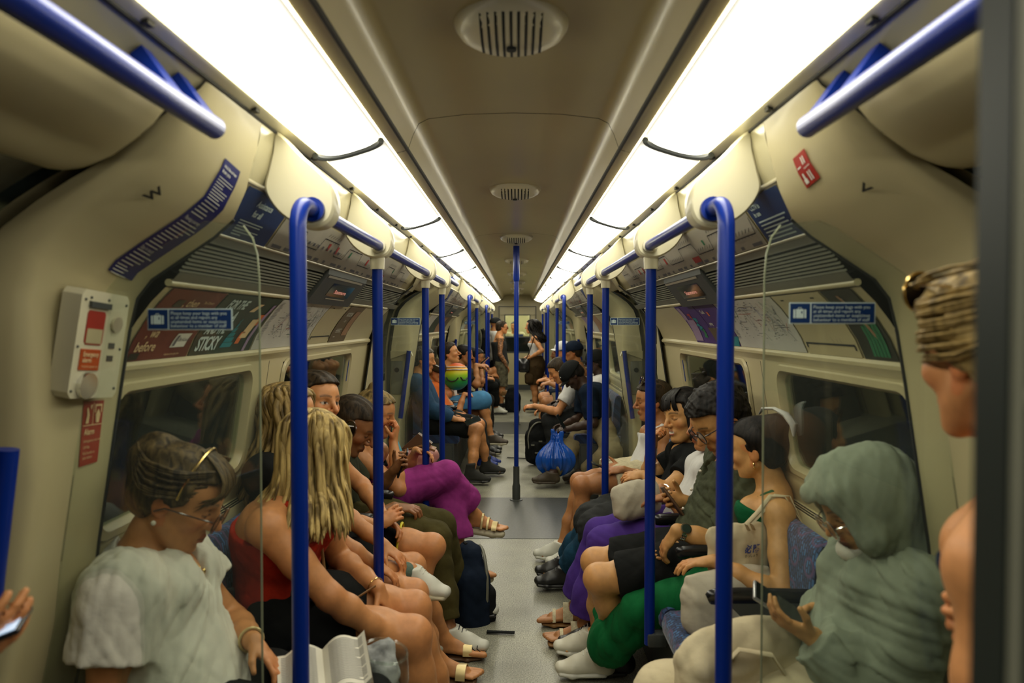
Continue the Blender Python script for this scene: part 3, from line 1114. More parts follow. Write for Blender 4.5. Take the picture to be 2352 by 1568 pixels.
def make_seat(s):
    e = empty('seat', (s * 0.78, 0, 0.0))
    w = 0.432
    mb = MB(e.location)
    # cushion with rounded front
    prof = [(0.99, 0.385), (0.60, 0.36), (0.556, 0.365), (0.540, 0.385), (0.536, 0.415), (0.545, 0.445), (0.565, 0.458), (0.62, 0.460), (0.80, 0.448), (0.99, 0.440)]
    rg = []
    for t, k in ((-w / 2, 0.90), (-w / 2 + 0.008, 0.96), (-w / 2 + 0.022, 1.0), (w / 2 - 0.022, 1.0), (w / 2 - 0.008, 0.96), (w / 2, 0.90)):
        rg.append([Vector((s * (0.77 + (x - 0.77) * (0.5 + k / 2)), t, 0.41 + (z - 0.41) * k)) for x, z in prof])
    mb.loft(rg)
    mb.build('cushion', 'moquette', e)
    mb = MB(e.location)
    prof = [(0.895, 0.455), (0.905, 0.60), (0.918, 0.74), (0.928, 0.80), (0.945, 0.826), (0.97, 0.832), (0.992, 0.815), (0.99, 0.74), (0.985, 0.60), (0.985, 0.455)]
    rg = []
    for t, k in ((-w / 2, 0.86), (-w / 2 + 0.010, 0.95), (-w / 2 + 0.028, 1.0), (w / 2 - 0.028, 1.0), (w / 2 - 0.010, 0.95), (w / 2, 0.86)):
        rg.append([Vector((s * (0.955 + (x - 0.955) * k), t, 0.64 + (z - 0.64) * (0.7 + 0.3 * k))) for x, z in prof])
    mb.loft(rg)
    mb.build('backrest', 'moquette', e)
    mb = MB(e.location)
    mb.box((s * 0.80, 0, 0.19), (0.42, SEAT_PITCH - 0.004, 0.36))
    mb.build('base', 'dark_grey', e, False)
    return e


def make_armrest(s):
    e = empty('armrest', (s * 0.78, 0, 0.62))
    mb = MB(e.location)
    pts = [(0.60, 0.652, 0.014), (0.607, 0.655, 0.022), (0.63, 0.658, 0.026), (0.70, 0.660, 0.027), (0.82, 0.660, 0.025), (0.93, 0.660, 0.022)]
    mb.tube([(s * x, 0, z) for x, z, r in pts], [r for x, z, r in pts], 16, hint=(0, 1, 0), flat=0.62)
    mb.build('pad', 'armrest_black', e)
    mb = MB(e.location)
    mb.loft([[Vector((s * x, t, z)) for x, z in ((0.66, 0.64), (0.93, 0.64), (0.93, 0.50), (0.86, 0.47), (0.80, 0.50))] for t in (-0.012, 0.012)])
    mb.build('bracket', 'dark_grey', e, False)
    return e


NTH = ['first', 'second', 'third', 'fourth', 'fifth', 'sixth', 'seventh']
SEATS = {0: [2.02 + 0.45 * k for k in range(6)], 1: [7.2 + 0.455 * k for k in range(7)], 2: [12.2 + 0.455 * k for k in range(6)]}
for s in (-1, 1):
    proto = make_seat(s)
    parm = make_armrest(s)
    first = [True, True]
    for bi, ys in SEATS.items():
        for k, y in enumerate(ys):
            o = proto if first[0] else copy_tree(proto)
            first[0] = False
            o.location.y = y
            tag(o, 'blue patterned bench seat, %s from the near end of the %s-hand %s bay' % (NTH[k], SIDE[s], BAY_N[bi]), 'seat', 'blue moquette seats along the walls')
        for k, y in enumerate(ys[:-1]):
            o = parm if first[1] else copy_tree(parm)
            first[1] = False
            o.location.y = y + (ys[1] - ys[0]) / 2 + (0.03 if bi == 0 else 0)
            tag(o, 'black seat armrest, %s from the near end of the %s-hand %s bay' % (NTH[k], SIDE[s], BAY_N[bi]), 'armrest', 'black armrests between the seats')
    for bi, (a, b) in enumerate(BAYS):                     # grey plinth below the seats
        mb = MB((s * 0.79, (a + b) / 2, 0.2))
        mb.box((s * 0.80, (a + b) / 2, 0.175), (0.38, b - a - 0.02, 0.35))
        struct(mb.build('trim_seat_plinth', 'dark_grey', None, False))

# ------------------------------------------------------------------ advertising cards, diagrams, notices
CARDP = [(0.815, 1.588), (0.85, 1.553), (0.885, 1.508), (0.915, 1.462), (0.938, 1.410)]
DIAGP = [(0.622, 1.832), (0.703, 1.718)]


def strip_fn(s, P, y0, lift):
    """(a, b): a metres along the reading direction, b metres up the curved strip"""
    pts = [Vector((x, 0, z)) for x, z in reversed(P)]
    acc = [0]
    for p, q in zip(pts[:-1], pts[1:]):
        acc.append(acc[-1] + (q - p).length)

    def fn(a, b):
        b = max(-0.02, min(b, acc[-1] + 0.02))
        i = 0
        while i < len(acc) - 2 and b > acc[i + 1]:
            i += 1
        t = (b - acc[i]) / (acc[i + 1] - acc[i])
        p = pts[i].lerp(pts[i + 1], t)
        d = (pts[i + 1] - pts[i]).normalized()
        nrm = Vector((-d.z, 0, d.x))
        if nrm.x > 0:
            nrm = -nrm
        p = p + nrm * lift
        return Vector((s * p.x, y0 + (a if s < 0 else -a), p.z))
    return fn, acc[-1]


def card_sheet(mb, s, P, y0, w, lift, b0=0.0, b1=None, m=8, thick=0.0015):
    fn, H = strip_fn(s, P, y0, lift)
    fb, _ = strip_fn(s, P, y0, lift - thick)
    b1 = H if b1 is None else b1
    rows = [b0 + (b1 - b0) * k / m for k in range(m + 1)]
    mb.loft([[fn(a, b) for b in rows] + [fb(a, b) for b in reversed(rows)] for a in (0, w)])


def y_start(s, ya, yb):
    return ya if s < 0 else yb


def put_lines(mb, fn, segs, w):
    for (a0, b0, a1, b1) in segs:
        d = Vector((a1 - a0, b1 - b0))
        L = d.length
        if L < 1e-6:
            continue
        nx, ny = -d.y / L * w / 2, d.x / L * w / 2
        k = max(1, int(abs(b1 - b0) / 0.03))
        for q in range(k):
            t0, t1 = q / k, (q + 1) / k
            pa, pb = (a0 + (a1 - a0) * t0, b0 + (b1 - b0) * t0), (a0 + (a1 - a0) * t1, b0 + (b1 - b0) * t1)
            mb.quad(fn(pa[0] - nx, pa[1] - ny), fn(pb[0] - nx, pb[1] - ny), fn(pb[0] + nx, pb[1] + ny), fn(pa[0] + nx, pa[1] + ny))


def advert(s, ya, yb, matn, label, name='advert_card', P=CARDP):
    o = MB((s * 0.9, (ya + yb) / 2, 1.5))
    card_sheet(o, s, P, y_start(s, ya, yb), yb - ya, 0.004)
    g = o.build(name, matn, None)
    tag(g, label, 'poster')
    return g, strip_fn(s, P, y_start(s, ya, yb), 0.0055)[0], yb - ya


def layer(g, name, matn, fill):
    o = MB(g.location)
    fill(o)
    if o.v:
        return o.build(name, matn, g, False)


def rect(o, fn, a0, b0, a1, b1, sh=0.0, n=4):
    for k in range(n):
        c0, c1 = b0 + (b1 - b0) * k / n, b0 + (b1 - b0) * (k + 1) / n
        o.quad(fn(a0 + sh * (c0 - b0), c0), fn(a1 + sh * (c0 - b0), c0), fn(a1 + sh * (c1 - b0), c1), fn(a0 + sh * (c1 - b0), c1))


# left: dark red card
g, fn, W = advert(-1, 1.775, 2.105, 'card_red', 'dark red advert card with cream slogan lettering on the left wall')
def fill(o):
    put_text(o, ', then', 0.038, fn, 0.120, 0.163, shear=0.2, bold=0.0004)
    put_text(o, 'ord S', 0.043, fn, 0.018, 0.112, shear=0.2, bold=0.0004)
    put_text(o, ', wa', 0.038, fn, 0.042, 0.066, shear=0.2, bold=0.0004)
    put_text(o, 'before', 0.038, fn, 0.018, 0.026, shear=0.2, bold=0.0004)
    put_text(o, 'The Chivalry', 0.013, fn, 0.232, 0.176, shear=0.2)
    put_text(o, 'choose when', 0.016, fn, 0.206, 0.150, shear=0.2, bold=0.0003)
    put_text(o, 'Anytime is the right time', 0.0085, fn, 0.185, 0.010, shear=0.2)
layer(g, 'lettering', 'print_cream', fill)
layer(g, 'logo_panel', 'print_white', lambda o: rect(o, fn, 0.200, 0.032, 0.285, 0.075, 0.35))
fn6 = strip_fn(-1, CARDP, 1.775, 0.0068)[0]
layer(g, 'logo_lettering', 'print_grey', lambda o: (put_text(o, 'Birkbeck', 0.019, fn6, 0.232, 0.050, shear=0.3), rect(o, fn6, 0.208, 0.037, 0.222, 0.070, 0.35)))
layer(g, 'dark_labels', 'card_dark', lambda o: (rect(o, fn, 0.070, 0.160, 0.115, 0.185, 0.3), rect(o, fn, 0.005, 0.004, 0.05, 0.022, 0.2)))
# left: green food card
g, fn, W = advert(-1, 2.118, 2.60, 'card_green', 'dark green advert card with big white capitals on the left wall')
layer(g, 'capitals', 'print_pale', lambda o: (put_text(o, 'FOR THE', 0.050, fn, 0.060, 0.165, shear=0.12, bold=0.0018, spacing=0.9, width=0.15),
                                            put_text(o, 'A', 0.05, fn, 0.16, 0.118, shear=0.12, bold=0.0018),
                                            put_text(o, 'AND THE', 0.045, fn, 0.035, 0.072, shear=0.12, bold=0.0018, spacing=0.9, width=0.15),
                                            put_text(o, 'STICKY', 0.064, fn, 0.022, 0.016, shear=0.12, bold=0.002, spacing=0.9, width=0.165)))
layer(g, 'teal_shape', 'print_teal', lambda o: [rect(o, fn, 0.20 + 0.012 * q, 0.02 + 0.018 * q, 0.285 - 0.006 * q, 0.036 + 0.018 * q, 0.6) for q in range(6)])
layer(g, 'orange_shape', 'print_orange', lambda o: (rect(o, fn, 0.31, 0.03, 0.345, 0.075, 0.4), rect(o, fn, 0.385, 0.10, 0.425, 0.145, 0.3)))
layer(g, 'pale_shape', 'print_cream', lambda o: (rect(o, fn, 0.33, 0.05, 0.39, 0.125, 0.35), rect(o, fn, 0.27, 0.155, 0.31, 0.19, 1.2)))
layer(g, 'lilac_edge', 'print_lilac', lambda o: rect(o, fn, 0.40, 0.0, 0.425, 0.19, 0.25))


def tube_map(s, ya, yb, label, seed):
    g, fn, W = advert(s, ya, yb, 'map_paper', label, 'route_map')
    r = random.Random(seed)
    for name, matn, cnt in (('grey_lines', 'print_grey', 26), ('red_lines', 'print_red', 5), ('green_lines', 'print_green', 3), ('blue_lines', 'print_blue', 3)):
        def fill(o):
            for _ in range(cnt):
                a, b = r.uniform(0.10, W - 0.06), r.uniform(0.05, 0.20)
                dirs = [(1, 0), (1, 0), (0.7, 0.7), (0.7, -0.7), (0, 1)]
                d = r.choice(dirs)
                for _k in range(r.randint(2, 4)):
                    L = r.uniform(0.02, 0.10)
                    a2, b2 = a + d[0] * L, b + d[1] * L
                    if not (0.08 < a2 < W - 0.02 and 0.035 < b2 < 0.215):
                        break
                    put_lines(o, fn, [(a, b, a2, b2)], 0.0018)
                    a, b = a2, b2
                    d = r.choice(dirs)
        layer(g, name, matn, fill)
    def names(o):
        for k in range(26):
            b = 0.205 - 0.0066 * k
            put_lines(o, fn, [(0.012, b, 0.012 + r.uniform(0.03, 0.05), b)], 0.0018)
        for _ in range(120):
            a, b = r.uniform(0.10, W - 0.05), r.uniform(0.04, 0.21)
            put_lines(o, fn, [(a, b, a + r.uniform(0.008, 0.022), b)], 0.0017)
    layer(g, 'station_names', 'print_grey', names)
    return g


tube_map(-1, 2.615, 3.30, 'white network map card of thin lines on the left wall behind the curved-top pole', 3)
tube_map(1, 2.36, 3.05, 'white network map card of thin lines on the right wall behind the curved-top pole', 5)

# blank cream cover panels with a slotted lower edge
for s, ya, yb, lab in ((-1, 3.31, 3.66, 'blank cream cover panel beside the brown card on the left wall'), (1, 1.98, 2.34, 'blank cream cover panel behind the luggage sticker on the right wall')):
    g, fn, W = advert(s, ya, yb, 'cream', lab, 'cover_panel')
    g['category'] = 'panel'
    layer(g, 'slot', 'slot', lambda o: (rect(o, fn, 0.012, 0.034, W - 0.01, 0.040, n=1), rect(o, fn, 0.012, 0.022, 0.02, 0.034, n=1), rect(o, fn, W - 0.018, 0.022, W - 0.01, 0.034, n=1),
                                      rect(o, fn, 0.05, 0.198, 0.075, 0.203, n=1), rect(o, fn, W - 0.08, 0.198, W - 0.055, 0.203, n=1)))
    layer(g, 'marks', 'print_grey', lambda o: (put_lines(o, fn, [(W * 0.62, 0.042, W * 0.60, 0.062), (W * 0.70, 0.044, W * 0.69, 0.056), (W * 0.76, 0.042, W * 0.75, 0.06)], 0.0012)))
# brown card
g, fn, W = advert(-1, 3.68, 4.02, 'card_brown', 'brown advert card with white heading, last on the left wall before the pillar')
layer(g, 'lettering', 'print_white', lambda o: (put_text(o, 'RODEN', 0.036, fn, 0.05, 0.155, bold=0.001, width=0.115), put_text(o, '- bar', 0.024, fn, 0.085, 0.118),
                                            [put_lines(o, fn, [(0.05, 0.075 - 0.009 * q, 0.05 + [0.11, 0.09][q % 2], 0.075 - 0.009 * q)], 0.003) for q in range(3)],
                                            put_lines(o, fn, [(0.05, 0.030, 0.085, 0.030)], 0.004)))
layer(g, 'tan_picture', 'card_tan', lambda o: rect(o, fn, 0.205, 0.035, 0.315, 0.19, 0.0))
# right: purple cards
g, fn, W = advert(1, 3.42, 3.80, 'print_purple', 'purple advert card with bright blue and pink blotches on the right wall')
layer(g, 'pale_ground', 'print_lilac', lambda o: (rect(o, fn, 0.005, 0.01, 0.15, 0.13, 0.3), rect(o, fn, 0.012, 0.13, 0.08, 0.21, 0.2)))
layer(g, 'teal_blotch', 'print_teal', lambda o: [rect(o, fn, 0.20 + 0.02 * math.sin(q * 2.3), 0.07 + 0.012 * q, 0.245 + 0.02 * math.sin(q * 1.7), 0.082 + 0.012 * q, 0, 1) for q in range(6)])
layer(g, 'green_blotch', 'print_green', lambda o: [rect(o, fn, 0.215 + 0.02 * math.sin(q), 0.03 + 0.012 * q, 0.27, 0.042 + 0.012 * q, 0, 1) for q in range(4)])
layer(g, 'pink_blotch', 'print_red', lambda o: [rect(o, fn, 0.15 + 0.02 * math.sin(q), 0.10 + 0.014 * q, 0.19, 0.112 + 0.014 * q, 0, 1) for q in range(5)])
g, fn, W = advert(1, 3.06, 3.41, 'print_purple', 'purple and grey advert card with white wording on the right wall beside the map')
layer(g, 'grey_ground', 'card_brown', lambda o: rect(o, fn, 0.0, 0.0, 0.20, 0.085, -0.4))
layer(g, 'lettering', 'print_white', lambda o: (put_text(o, 'Cool', 0.030, fn, 0.04, 0.165, bold=0.001), put_text(o, 'spring', 0.024, fn, 0.04, 0.100, bold=0.0006), put_text(o, 'into', 0.018, fn, 0.06, 0.078),
                                            rect(o, fn, 0.125, 0.055, 0.165, 0.090)))
layer(g, 'orange_mark', 'print_orange', lambda o: (rect(o, fn, 0.135, 0.150, 0.160, 0.175), rect(o, fn, 0.03, 0.02, 0.10, 0.026, n=1)))
layer(g, 'blue_wedge', 'print_teal', lambda o: rect(o, fn, 0.20, 0.0, 0.34, 0.045, 0.8))
# right: dark picture card nearest
g, fn, W = advert(1, 1.79, 1.965, 'card_dark', 'nearest dark green picture card on the right wall behind the hooded person')
layer(g, 'green_picture', 'print_green', lambda o: [rect(o, fn, 0.06 + 0.018 * q, 0.01, 0.075 + 0.018 * q, 0.10 + 0.012 * q, 0.12) for q in range(5)])
layer(g, 'pink_streak', 'card_tan', lambda o: rect(o, fn, 0.115, 0.06, 0.13, 0.20, -0.35))
layer(g, 'pale_patch', 'print_white', lambda o: rect(o, fn, 0.075, 0.165, 0.092, 0.19, -0.2))

# cards of the farther bays
far_cards = [(-1, 7.1, 7.7, 'map_paper', 'pale card'), (-1, 7.72, 8.3, 'card_green', 'green card'), (-1, 8.32, 8.9, 'card_tan', 'tan card'), (-1, 8.92, 9.4, 'card_brown', 'brown card'),
             (1, 7.1, 7.7, 'cream', 'cream card'), (1, 7.72, 8.3, 'card_tan', 'tan card'), (1, 8.32, 8.9, 'map_paper', 'pale card'), (1, 8.92, 9.4, 'print_lilac', 'lilac card'),
             (-1, 12.1, 12.9, 'map_paper', 'pale card'), (-1, 12.92, 13.7, 'card_tan', 'tan card'), (-1, 13.72, 14.4, 'print_lilac', 'lilac card'),
             (1, 12.1, 12.9, 'card_tan', 'tan card'), (1, 12.92, 13.7, 'map_paper', 'pale card'), (1, 13.72, 14.4, 'card_green', 'green card')]
for s, ya, yb, mt, nm in far_cards:
    bay = 'middle' if ya < 11 else 'farthest'
    advert(s, ya, yb, mt, '%s above the windows of the %s-hand %s bay' % (nm.replace('card', 'advert card'), SIDE[s], bay))

# line diagrams under the cove
for s in (-1, 1):
    for bi, (a, b) in enumerate(BAYS):
        y0, y1 = a + (0.36 if s < 0 else 0.30), b - 0.55
        o = MB((s * 0.66, (y0 + y1) / 2, 1.77))
        card_sheet(o, s, DIAGP, y_start(s, y0, y1), y1 - y0, 0.004, 0.004, 0.135)
        g = tag(o.build('line_diagram', 'diagram_paper', None), '%s-hand line diagram strip under the cove of the %s bay' % (SIDE[s], BAY_N[bi]), 'route map', 'line diagrams above the seats')
        fn, H = strip_fn(s, DIAGP, y_start(s, y0, y1), 0.0056)
        W = y1 - y0
        r = random.Random(11 + bi + s)
        def black(o):
            a = 0.04
            b = 0.09
            while a < W - 0.15:
                L = r.uniform(0.10, 0.26)
                put_lines(o, fn, [(a, b, a + L, b)], 0.0035)
                for q in range(int(L / 0.03)):
                    t = a + 0.02 + q * 0.03
                    put_lines(o, fn, [(t, b, t, b - 0.006)], 0.003)
                    put_lines(o, fn, [(t - 0.006, b + 0.010, t + 0.012, b + 0.022)], 0.0025)
                b2 = 0.045 if b > 0.07 else 0.095
                put_lines(o, fn, [(a + L, b, a + L + 0.02, b2)], 0.0035)
                a += L + 0.02
                b = b2
        layer(g, 'route_lines', 'print_black', black)
        layer(g, 'red_boxes', 'print_red', lambda o: [rect(o, fn, q, 0.055, q + 0.025, 0.085, 0, 1) for q in (W * 0.22, W * 0.27, W * 0.5)] + [rect(o, fn, W * 0.68, 0.018, W * 0.68 + 0.10, 0.042, 0, 1)])
        layer(g, 'dark_boxes', 'print_grey', lambda o: [rect(o, fn, q * 0.11 + 0.02, 0.008, q * 0.11 + 0.02 + [0.08, 0.05, 0.03][q % 3], 0.019, 0, 1) for q in range(int(W / 0.11))]
              + [rect(o, fn, q * 0.055 + 0.3, 0.055, q * 0.055 + 0.3 + 0.02, 0.066, 0, 1) for q in range(8)])
        layer(g, 'green_boxes', 'print_green', lambda o: [rect(o, fn, W * 0.36, 0.06, W * 0.36 + 0.02, 0.085, 0, 1), rect(o, fn, W * 0.78, 0.07, W * 0.78 + 0.02, 0.09, 0, 1)])
        # navy notice at the near end
        ya, yb = (a + 0.02, a + 0.34) if s < 0 else (a + 0.02, a + 0.28)
        o = MB((s * 0.66, (ya + yb) / 2, 1.77))
        card_sheet(o, s, DIAGP, y_start(s, ya, yb), yb - ya, 0.004, 0.0, 0.137)
        g = tag(o.build('navy_notice', 'poster_blue', None), '%s-hand navy notice card beside the line diagram of the %s bay' % (SIDE[s], BAY_N[bi]), 'notice', 'navy notices by the line diagrams')
        fn2 = strip_fn(s, DIAGP, y_start(s, ya, yb), 0.0056)[0]
        if bi == 0:
            if s < 0:
                layer(g, 'lettering', 'print_pale', lambda o: (put_text(o, 'Assistance', 0.026, fn2, 0.10, 0.098, bold=0.0006), put_text(o, 'for all', 0.026, fn2, 0.11, 0.070, bold=0.0006),
                                                            [put_lines(o, fn2, [(0.06, 0.052 - 0.008 * q, 0.06 + [0.16, 0.15, 0.06][q % 3], 0.052 - 0.008 * q)], 0.003) for q in range(6)]))
            else:
                layer(g, 'lettering', 'print_pale', lambda o: (put_text(o, 'CCTV is', 0.020, fn2, 0.03, 0.105, bold=0.0006), put_text(o, 'in use', 0.020, fn2, 0.03, 0.085, bold=0.0006),
                                                            [put_lines(o, fn2, [(0.03, 0.068 - 0.011 * q, 0.03 + [0.19, 0.17, 0.18][q % 3], 0.068 - 0.011 * q)], 0.004) for q in range(6)]))

# passenger information displays among the grilles
for s in (-1, 1):
    for bi, ya in enumerate((2.82, 8.2, 13.2)):
        yb = ya + 0.70
        e = empty('information_display', (s * 0.76, (ya + yb) / 2, 1.66), '%s-hand dark box display with red lettering above the %s seats' % (SIDE[s], BAY_N[bi]), 'display',
                  'dark information displays above the seats')
        mb = MB(e.location)
        sec = [(0.700, 1.722), (0.708, 1.690), (0.795, 1.580), (0.815, 1.590), (0.80, 1.66), (0.72, 1.74)]
        mb.loft([[Vector((s * x, y, z)) for x, z in sec] for y in (ya, yb)])
        mb.build('housing', 'dark_grey', e, False)
        fnD, H = strip_fn(s, [(0.708, 1.690), (0.795, 1.580)], y_start(s, ya, yb), 0.0015)
        mb = MB(e.location)
        rect(mb, fnD, 0.17, 0.045, 0.55, 0.108)
        mb.build('screen', 'window_dark', e, False)
        fnD2 = strip_fn(s, [(0.708, 1.690), (0.795, 1.580)], y_start(s, ya, yb), 0.003)[0]
        mb = MB(e.location)
        put_text(mb, 'Stanmore', 0.026, fnD2, 0.26, 0.062, bold=0.0004, width=0.20)
        mb.build('red_lettering', 'led_red', e, False)
        mb = MB(e.location)
        put_lines(mb, fnD2, [(0.20, 0.034, 0.52, 0.034)], 0.005)
        rect(mb, fnD2, 0.02, 0.128, 0.62, 0.138)
        mb.build('light_edges', 'alu', e, False)

# pillar surface, for the things stuck on it
def on_pillar(s, z, d, lift=0.003, y_in=1.74, L=0.30):
    """point on the pillar at height z of its inner edge, d metres towards the doorway"""
    Ss = list(reversed(P_S))
    Ms = list(reversed(P_M))
    zs = [q[1] for q in Ss]
    i = max(0, min(len(zs) - 2, int(np.searchsorted(zs, z)) - 1))
    t = (z - zs[i]) / (zs[i + 1] - zs[i])
    a = Vector((Ss[i][0] + (Ss[i + 1][0] - Ss[i][0]) * t, z))
    b = Vector((Ms[i][0] + (Ms[i + 1][0] - Ms[i][0]) * t, Ms[i][1] + (Ms[i + 1][1] - Ms[i][1]) * t))
    p = a.lerp(b, d / L)
    dd = Vector((Ss[i + 1][0] - Ss[i][0], Ss[i + 1][1] - Ss[i][1])).normalized()
    n = Vector((-abs(dd.y), -abs(dd.x)))
    return Vector((s * (p.x + n.x * lift), y_in - d - lift * 0.6, p.y + n.y * lift))


def pillar_sheet(mb, s, z0, z1, d0, d1, lift, n=14):
    mb.loft([[on_pillar(s, z0 + (z1 - z0) * k / n, d, lift) for d in (d0, d1)] + [on_pillar(s, z0 + (z1 - z0) * k / n, d, lift - 0.002) for d in (d1, d0)] for k in range(n + 1)])


# left pillar: long navy notice
o = MB((-0.8, 1.65, 1.7))
pillar_sheet(o, -1, 1.588, 1.838, 0.05, 0.125, 0.003)
g = tag(o.build('pillar_notice', 'poster_navy', None), 'long curved navy notice with small white text on the near left pillar', 'notice')
fnp = lambda a, b: on_pillar(-1, 1.835 - b, 0.125 - a, 0.0045)
# (a runs towards the bay, b runs down the profile)
def fill(o):
    put_text(o, "We'd like to hear", 0.0095, lambda a, b: fnp(a, 0.016 - b), 0.006, 0.0, bold=0.0002, width=0.058)
    put_text(o, 'from you', 0.0095, lambda a, b: fnp(a, 0.027 - b), 0.006, 0.0, bold=0.0002)
    r = random.Random(2)
    for q in range(36):
        b = 0.036 + 0.006 * q
        if q in (14, 15, 26):
            continue
        L = r.uniform(0.03, 0.062)
        k0 = fnp(0.006, b), fnp(0.006 + L, b), fnp(0.006 + L, b + 0.0016), fnp(0.006, b + 0.0016)
        o.quad(*k0)
    put_text(o, 'Planning a journey', 0.009, lambda a, b: fnp(a, 0.128 - b), 0.006, 0.0, width=0.05)
    put_text(o, 'Stay in touch', 0.009, lambda a, b: fnp(a, 0.196 - b), 0.006, 0.0, width=0.04)
layer(g, 'lettering', 'print_white', fill)
# door letters
for s, ch in ((-1, 'W'), (1, 'V')):
    tu, tv = (315, 410) if s < 0 else (2028, 391)
    best = None
    for zz in np.linspace(1.60, 1.80, 41):
        for dd in np.linspace(0.05, 0.235, 38):
            p = on_pillar(s, zz, dd, 0.004)
            t = at(tu, tv, p.y)
            e_ = (p - t).length
            if best is None or e_ < best[0]:
                best = (e_, zz, dd, p)
    o = MB((s * 0.8, 1.5, 1.8))
    _, zz, dd, p0 = best
    ez = (on_pillar(s, zz + 0.02, dd, 0.004) - on_pillar(s, zz - 0.02, dd, 0.004)).normalized()
    ey = (on_pillar(s, zz, dd + 0.02, 0.004) - on_pillar(s, zz, dd - 0.02, 0.004)).normalized()
    nn = ez.cross(ey).normalized()
    ax_ = Vector((1, 0, 0)) - nn * nn.x
    ax_.normalize()
    up_ = nn.cross(ax_)
    if up_.z < 0:
        up_ = -up_
    put_text(o, ch, 0.036, lambda a, b: p0 + ax_ * a + up_ * b + nn * (0.004 if nn.y < 0 else -0.004), -0.013, -0.013, bold=0.0012)
    g = tag(o.build('door_letter', 'print_black', None, False), 'black letter %s on the %s door pillar head' % (ch, SIDE[s]), 'letter')
# right pillar: red alarm sticker
o = MB((0.6, 1.6, 1.85))
pillar_sheet(o, 1, 1.775, 1.845, 0.10, 0.155, 0.003, 6)
g = tag(o.build('alarm_sticker', 'alarm_red', None), 'small red alarm sticker on the near right pillar', 'sticker')
fr = lambda a, b: on_pillar(1, 1.775 + b, 0.10 + a, 0.0045)
layer(g, 'symbols', 'print_white', lambda o: ([o.quad(fr(a0, b0), fr(a1, b0), fr(a1, b1), fr(a0, b1)) for a0, a1, b0, b1 in
      ((0.008, 0.020, 0.006, 0.016), (0.011, 0.017, 0.016, 0.028), (0.028, 0.052, 0.033, 0.0345), (0.030, 0.034, 0.006, 0.026), (0.038, 0.042, 0.006, 0.026), (0.030, 0.034, 0.042, 0.06), (0.038, 0.042, 0.042, 0.06), (0.006, 0.02, 0.040, 0.043))]))
# left pillar: emergency alarm unit and its red sticker
A00, A01, A10 = on_pillar(-1, 1.335, 0.045, 0.0), on_pillar(-1, 1.335, 0.225, 0.0), on_pillar(-1, 1.545, 0.045, 0.0)
_ed, _ez = (A01 - A00) / 0.18, (A10 - A00) / 0.21
_en = _ed.cross(_ez).normalized()
if _en.x < 0:
    _en = -_en


def ap(z, d, lift):
    """flat mounting plane of the alarm unit"""
    d = 0.068 + (d - 0.022) * 0.82
    return A00 + _ed * (d - 0.045) + _ez * (z - 1.335) + _en * (lift + 0.012)


e = empty('emergency_alarm', ap(1.45, 0.13, 0.0), 'cream emergency alarm unit with red window on the near left pillar', 'alarm')
mb = MB(e.location)
def plate(z0, z1, d0, d1, l0, l1, m=6, c=0.0):
    out = [(z0 + c, d0), (z0, d0 + c), (z0, d1 - c), (z0 + c, d1), (z1 - c, d1), (z1, d1 - c), (z1, d0 + c), (z1 - c, d0)]
    if not c:
        out = [(z0, d0), (z0, d1), (z1, d1), (z1, d0)]
    mb.loft([[ap(z, d, l) for z, d in out] for l in (l0, l1)])
plate(1.335, 1.555, 0.022, 0.215, -0.02, 0.024, c=0.012)
mb.build('housing', 'bracket_cream', e, False)
mb = MB(e.location)
plate(1.445, 1.515, 0.115, 0.185, 0.02, 0.0255, c=0.006)
mb.build('window', 'alarm_red', e, False)
mb = MB(e.location)
plate(1.448, 1.478, 0.120, 0.180, 0.0255, 0.0262)
mb.build('handle', 'cream_matt', e, False)
mb = MB(e.location)
plate(1.393, 1.436, 0.115, 0.192, 0.02, 0.0262)
mb.build('orange_label', 'alarm_orange', e, False)
fa = lambda a, b: ap(1.393 + b, 0.192 - a, 0.0275)
mb = MB(e.location)
put_text(mb, 'Emergency', 0.0135, fa, 0.008, 0.0285, bold=0.0003, width=0.06)
put_text(mb, 'alarm', 0.0135, fa, 0.008, 0.0165, bold=0.0003, width=0.034)
put_text(mb, 'Penalty for improper use', 0.006, fa, 0.008, 0.006, width=0.06)
mb.build('lettering', 'print_cream', e, False)
mb = MB(e.location)
plate(1.521, 1.533, 0.105, 0.185, 0.02, 0.031)
for z, d in ((1.54, 0.11), (1.54, 0.18), (1.535, 0.035), (1.535, 0.20), (1.44, 0.035), (1.44, 0.205), (1.355, 0.035), (1.35, 0.205)):
    c = ap(z, d, 0.0245)
    mb.ell(c, (0.003, 0.003, 0.003))
plate(1.440, 1.452, 0.060, 0.085, 0.02, 0.0252)
plate(1.413, 1.425, 0.060, 0.085, 0.02, 0.0252)
mb.build('dark_fittings', 'dark_grey', e, False)
mb = MB(e.location)
c = ap(1.492, 0.068, 0.0245)
a_, b_ = ap(1.492, 0.068, 0.024), ap(1.492, 0.068, 0.030)
mb.tube([a_, b_], 0.017, 20)
mb.build('key_switch', 'alu', e)
mb = MB(e.location)
a_, b_ = ap(1.362, 0.155, 0.018), ap(1.362, 0.155, 0.034)
mb.tube([a_, b_], 0.028, 24)
mb.build('button', 'chrome', e)
o = MB(ap(1.27, 0.09, 0))
pillar_sheet(o, -1, 1.185, 1.322, 0.055, 0.125, 0.003, 8)
g = tag(o.build('alarm_notice', 'alarm_red', None), 'red alarm instruction sticker below the cream alarm unit', 'sticker')
fq = lambda a, b: on_pillar(-1, 1.185 + b, 0.125 - a, 0.0045)
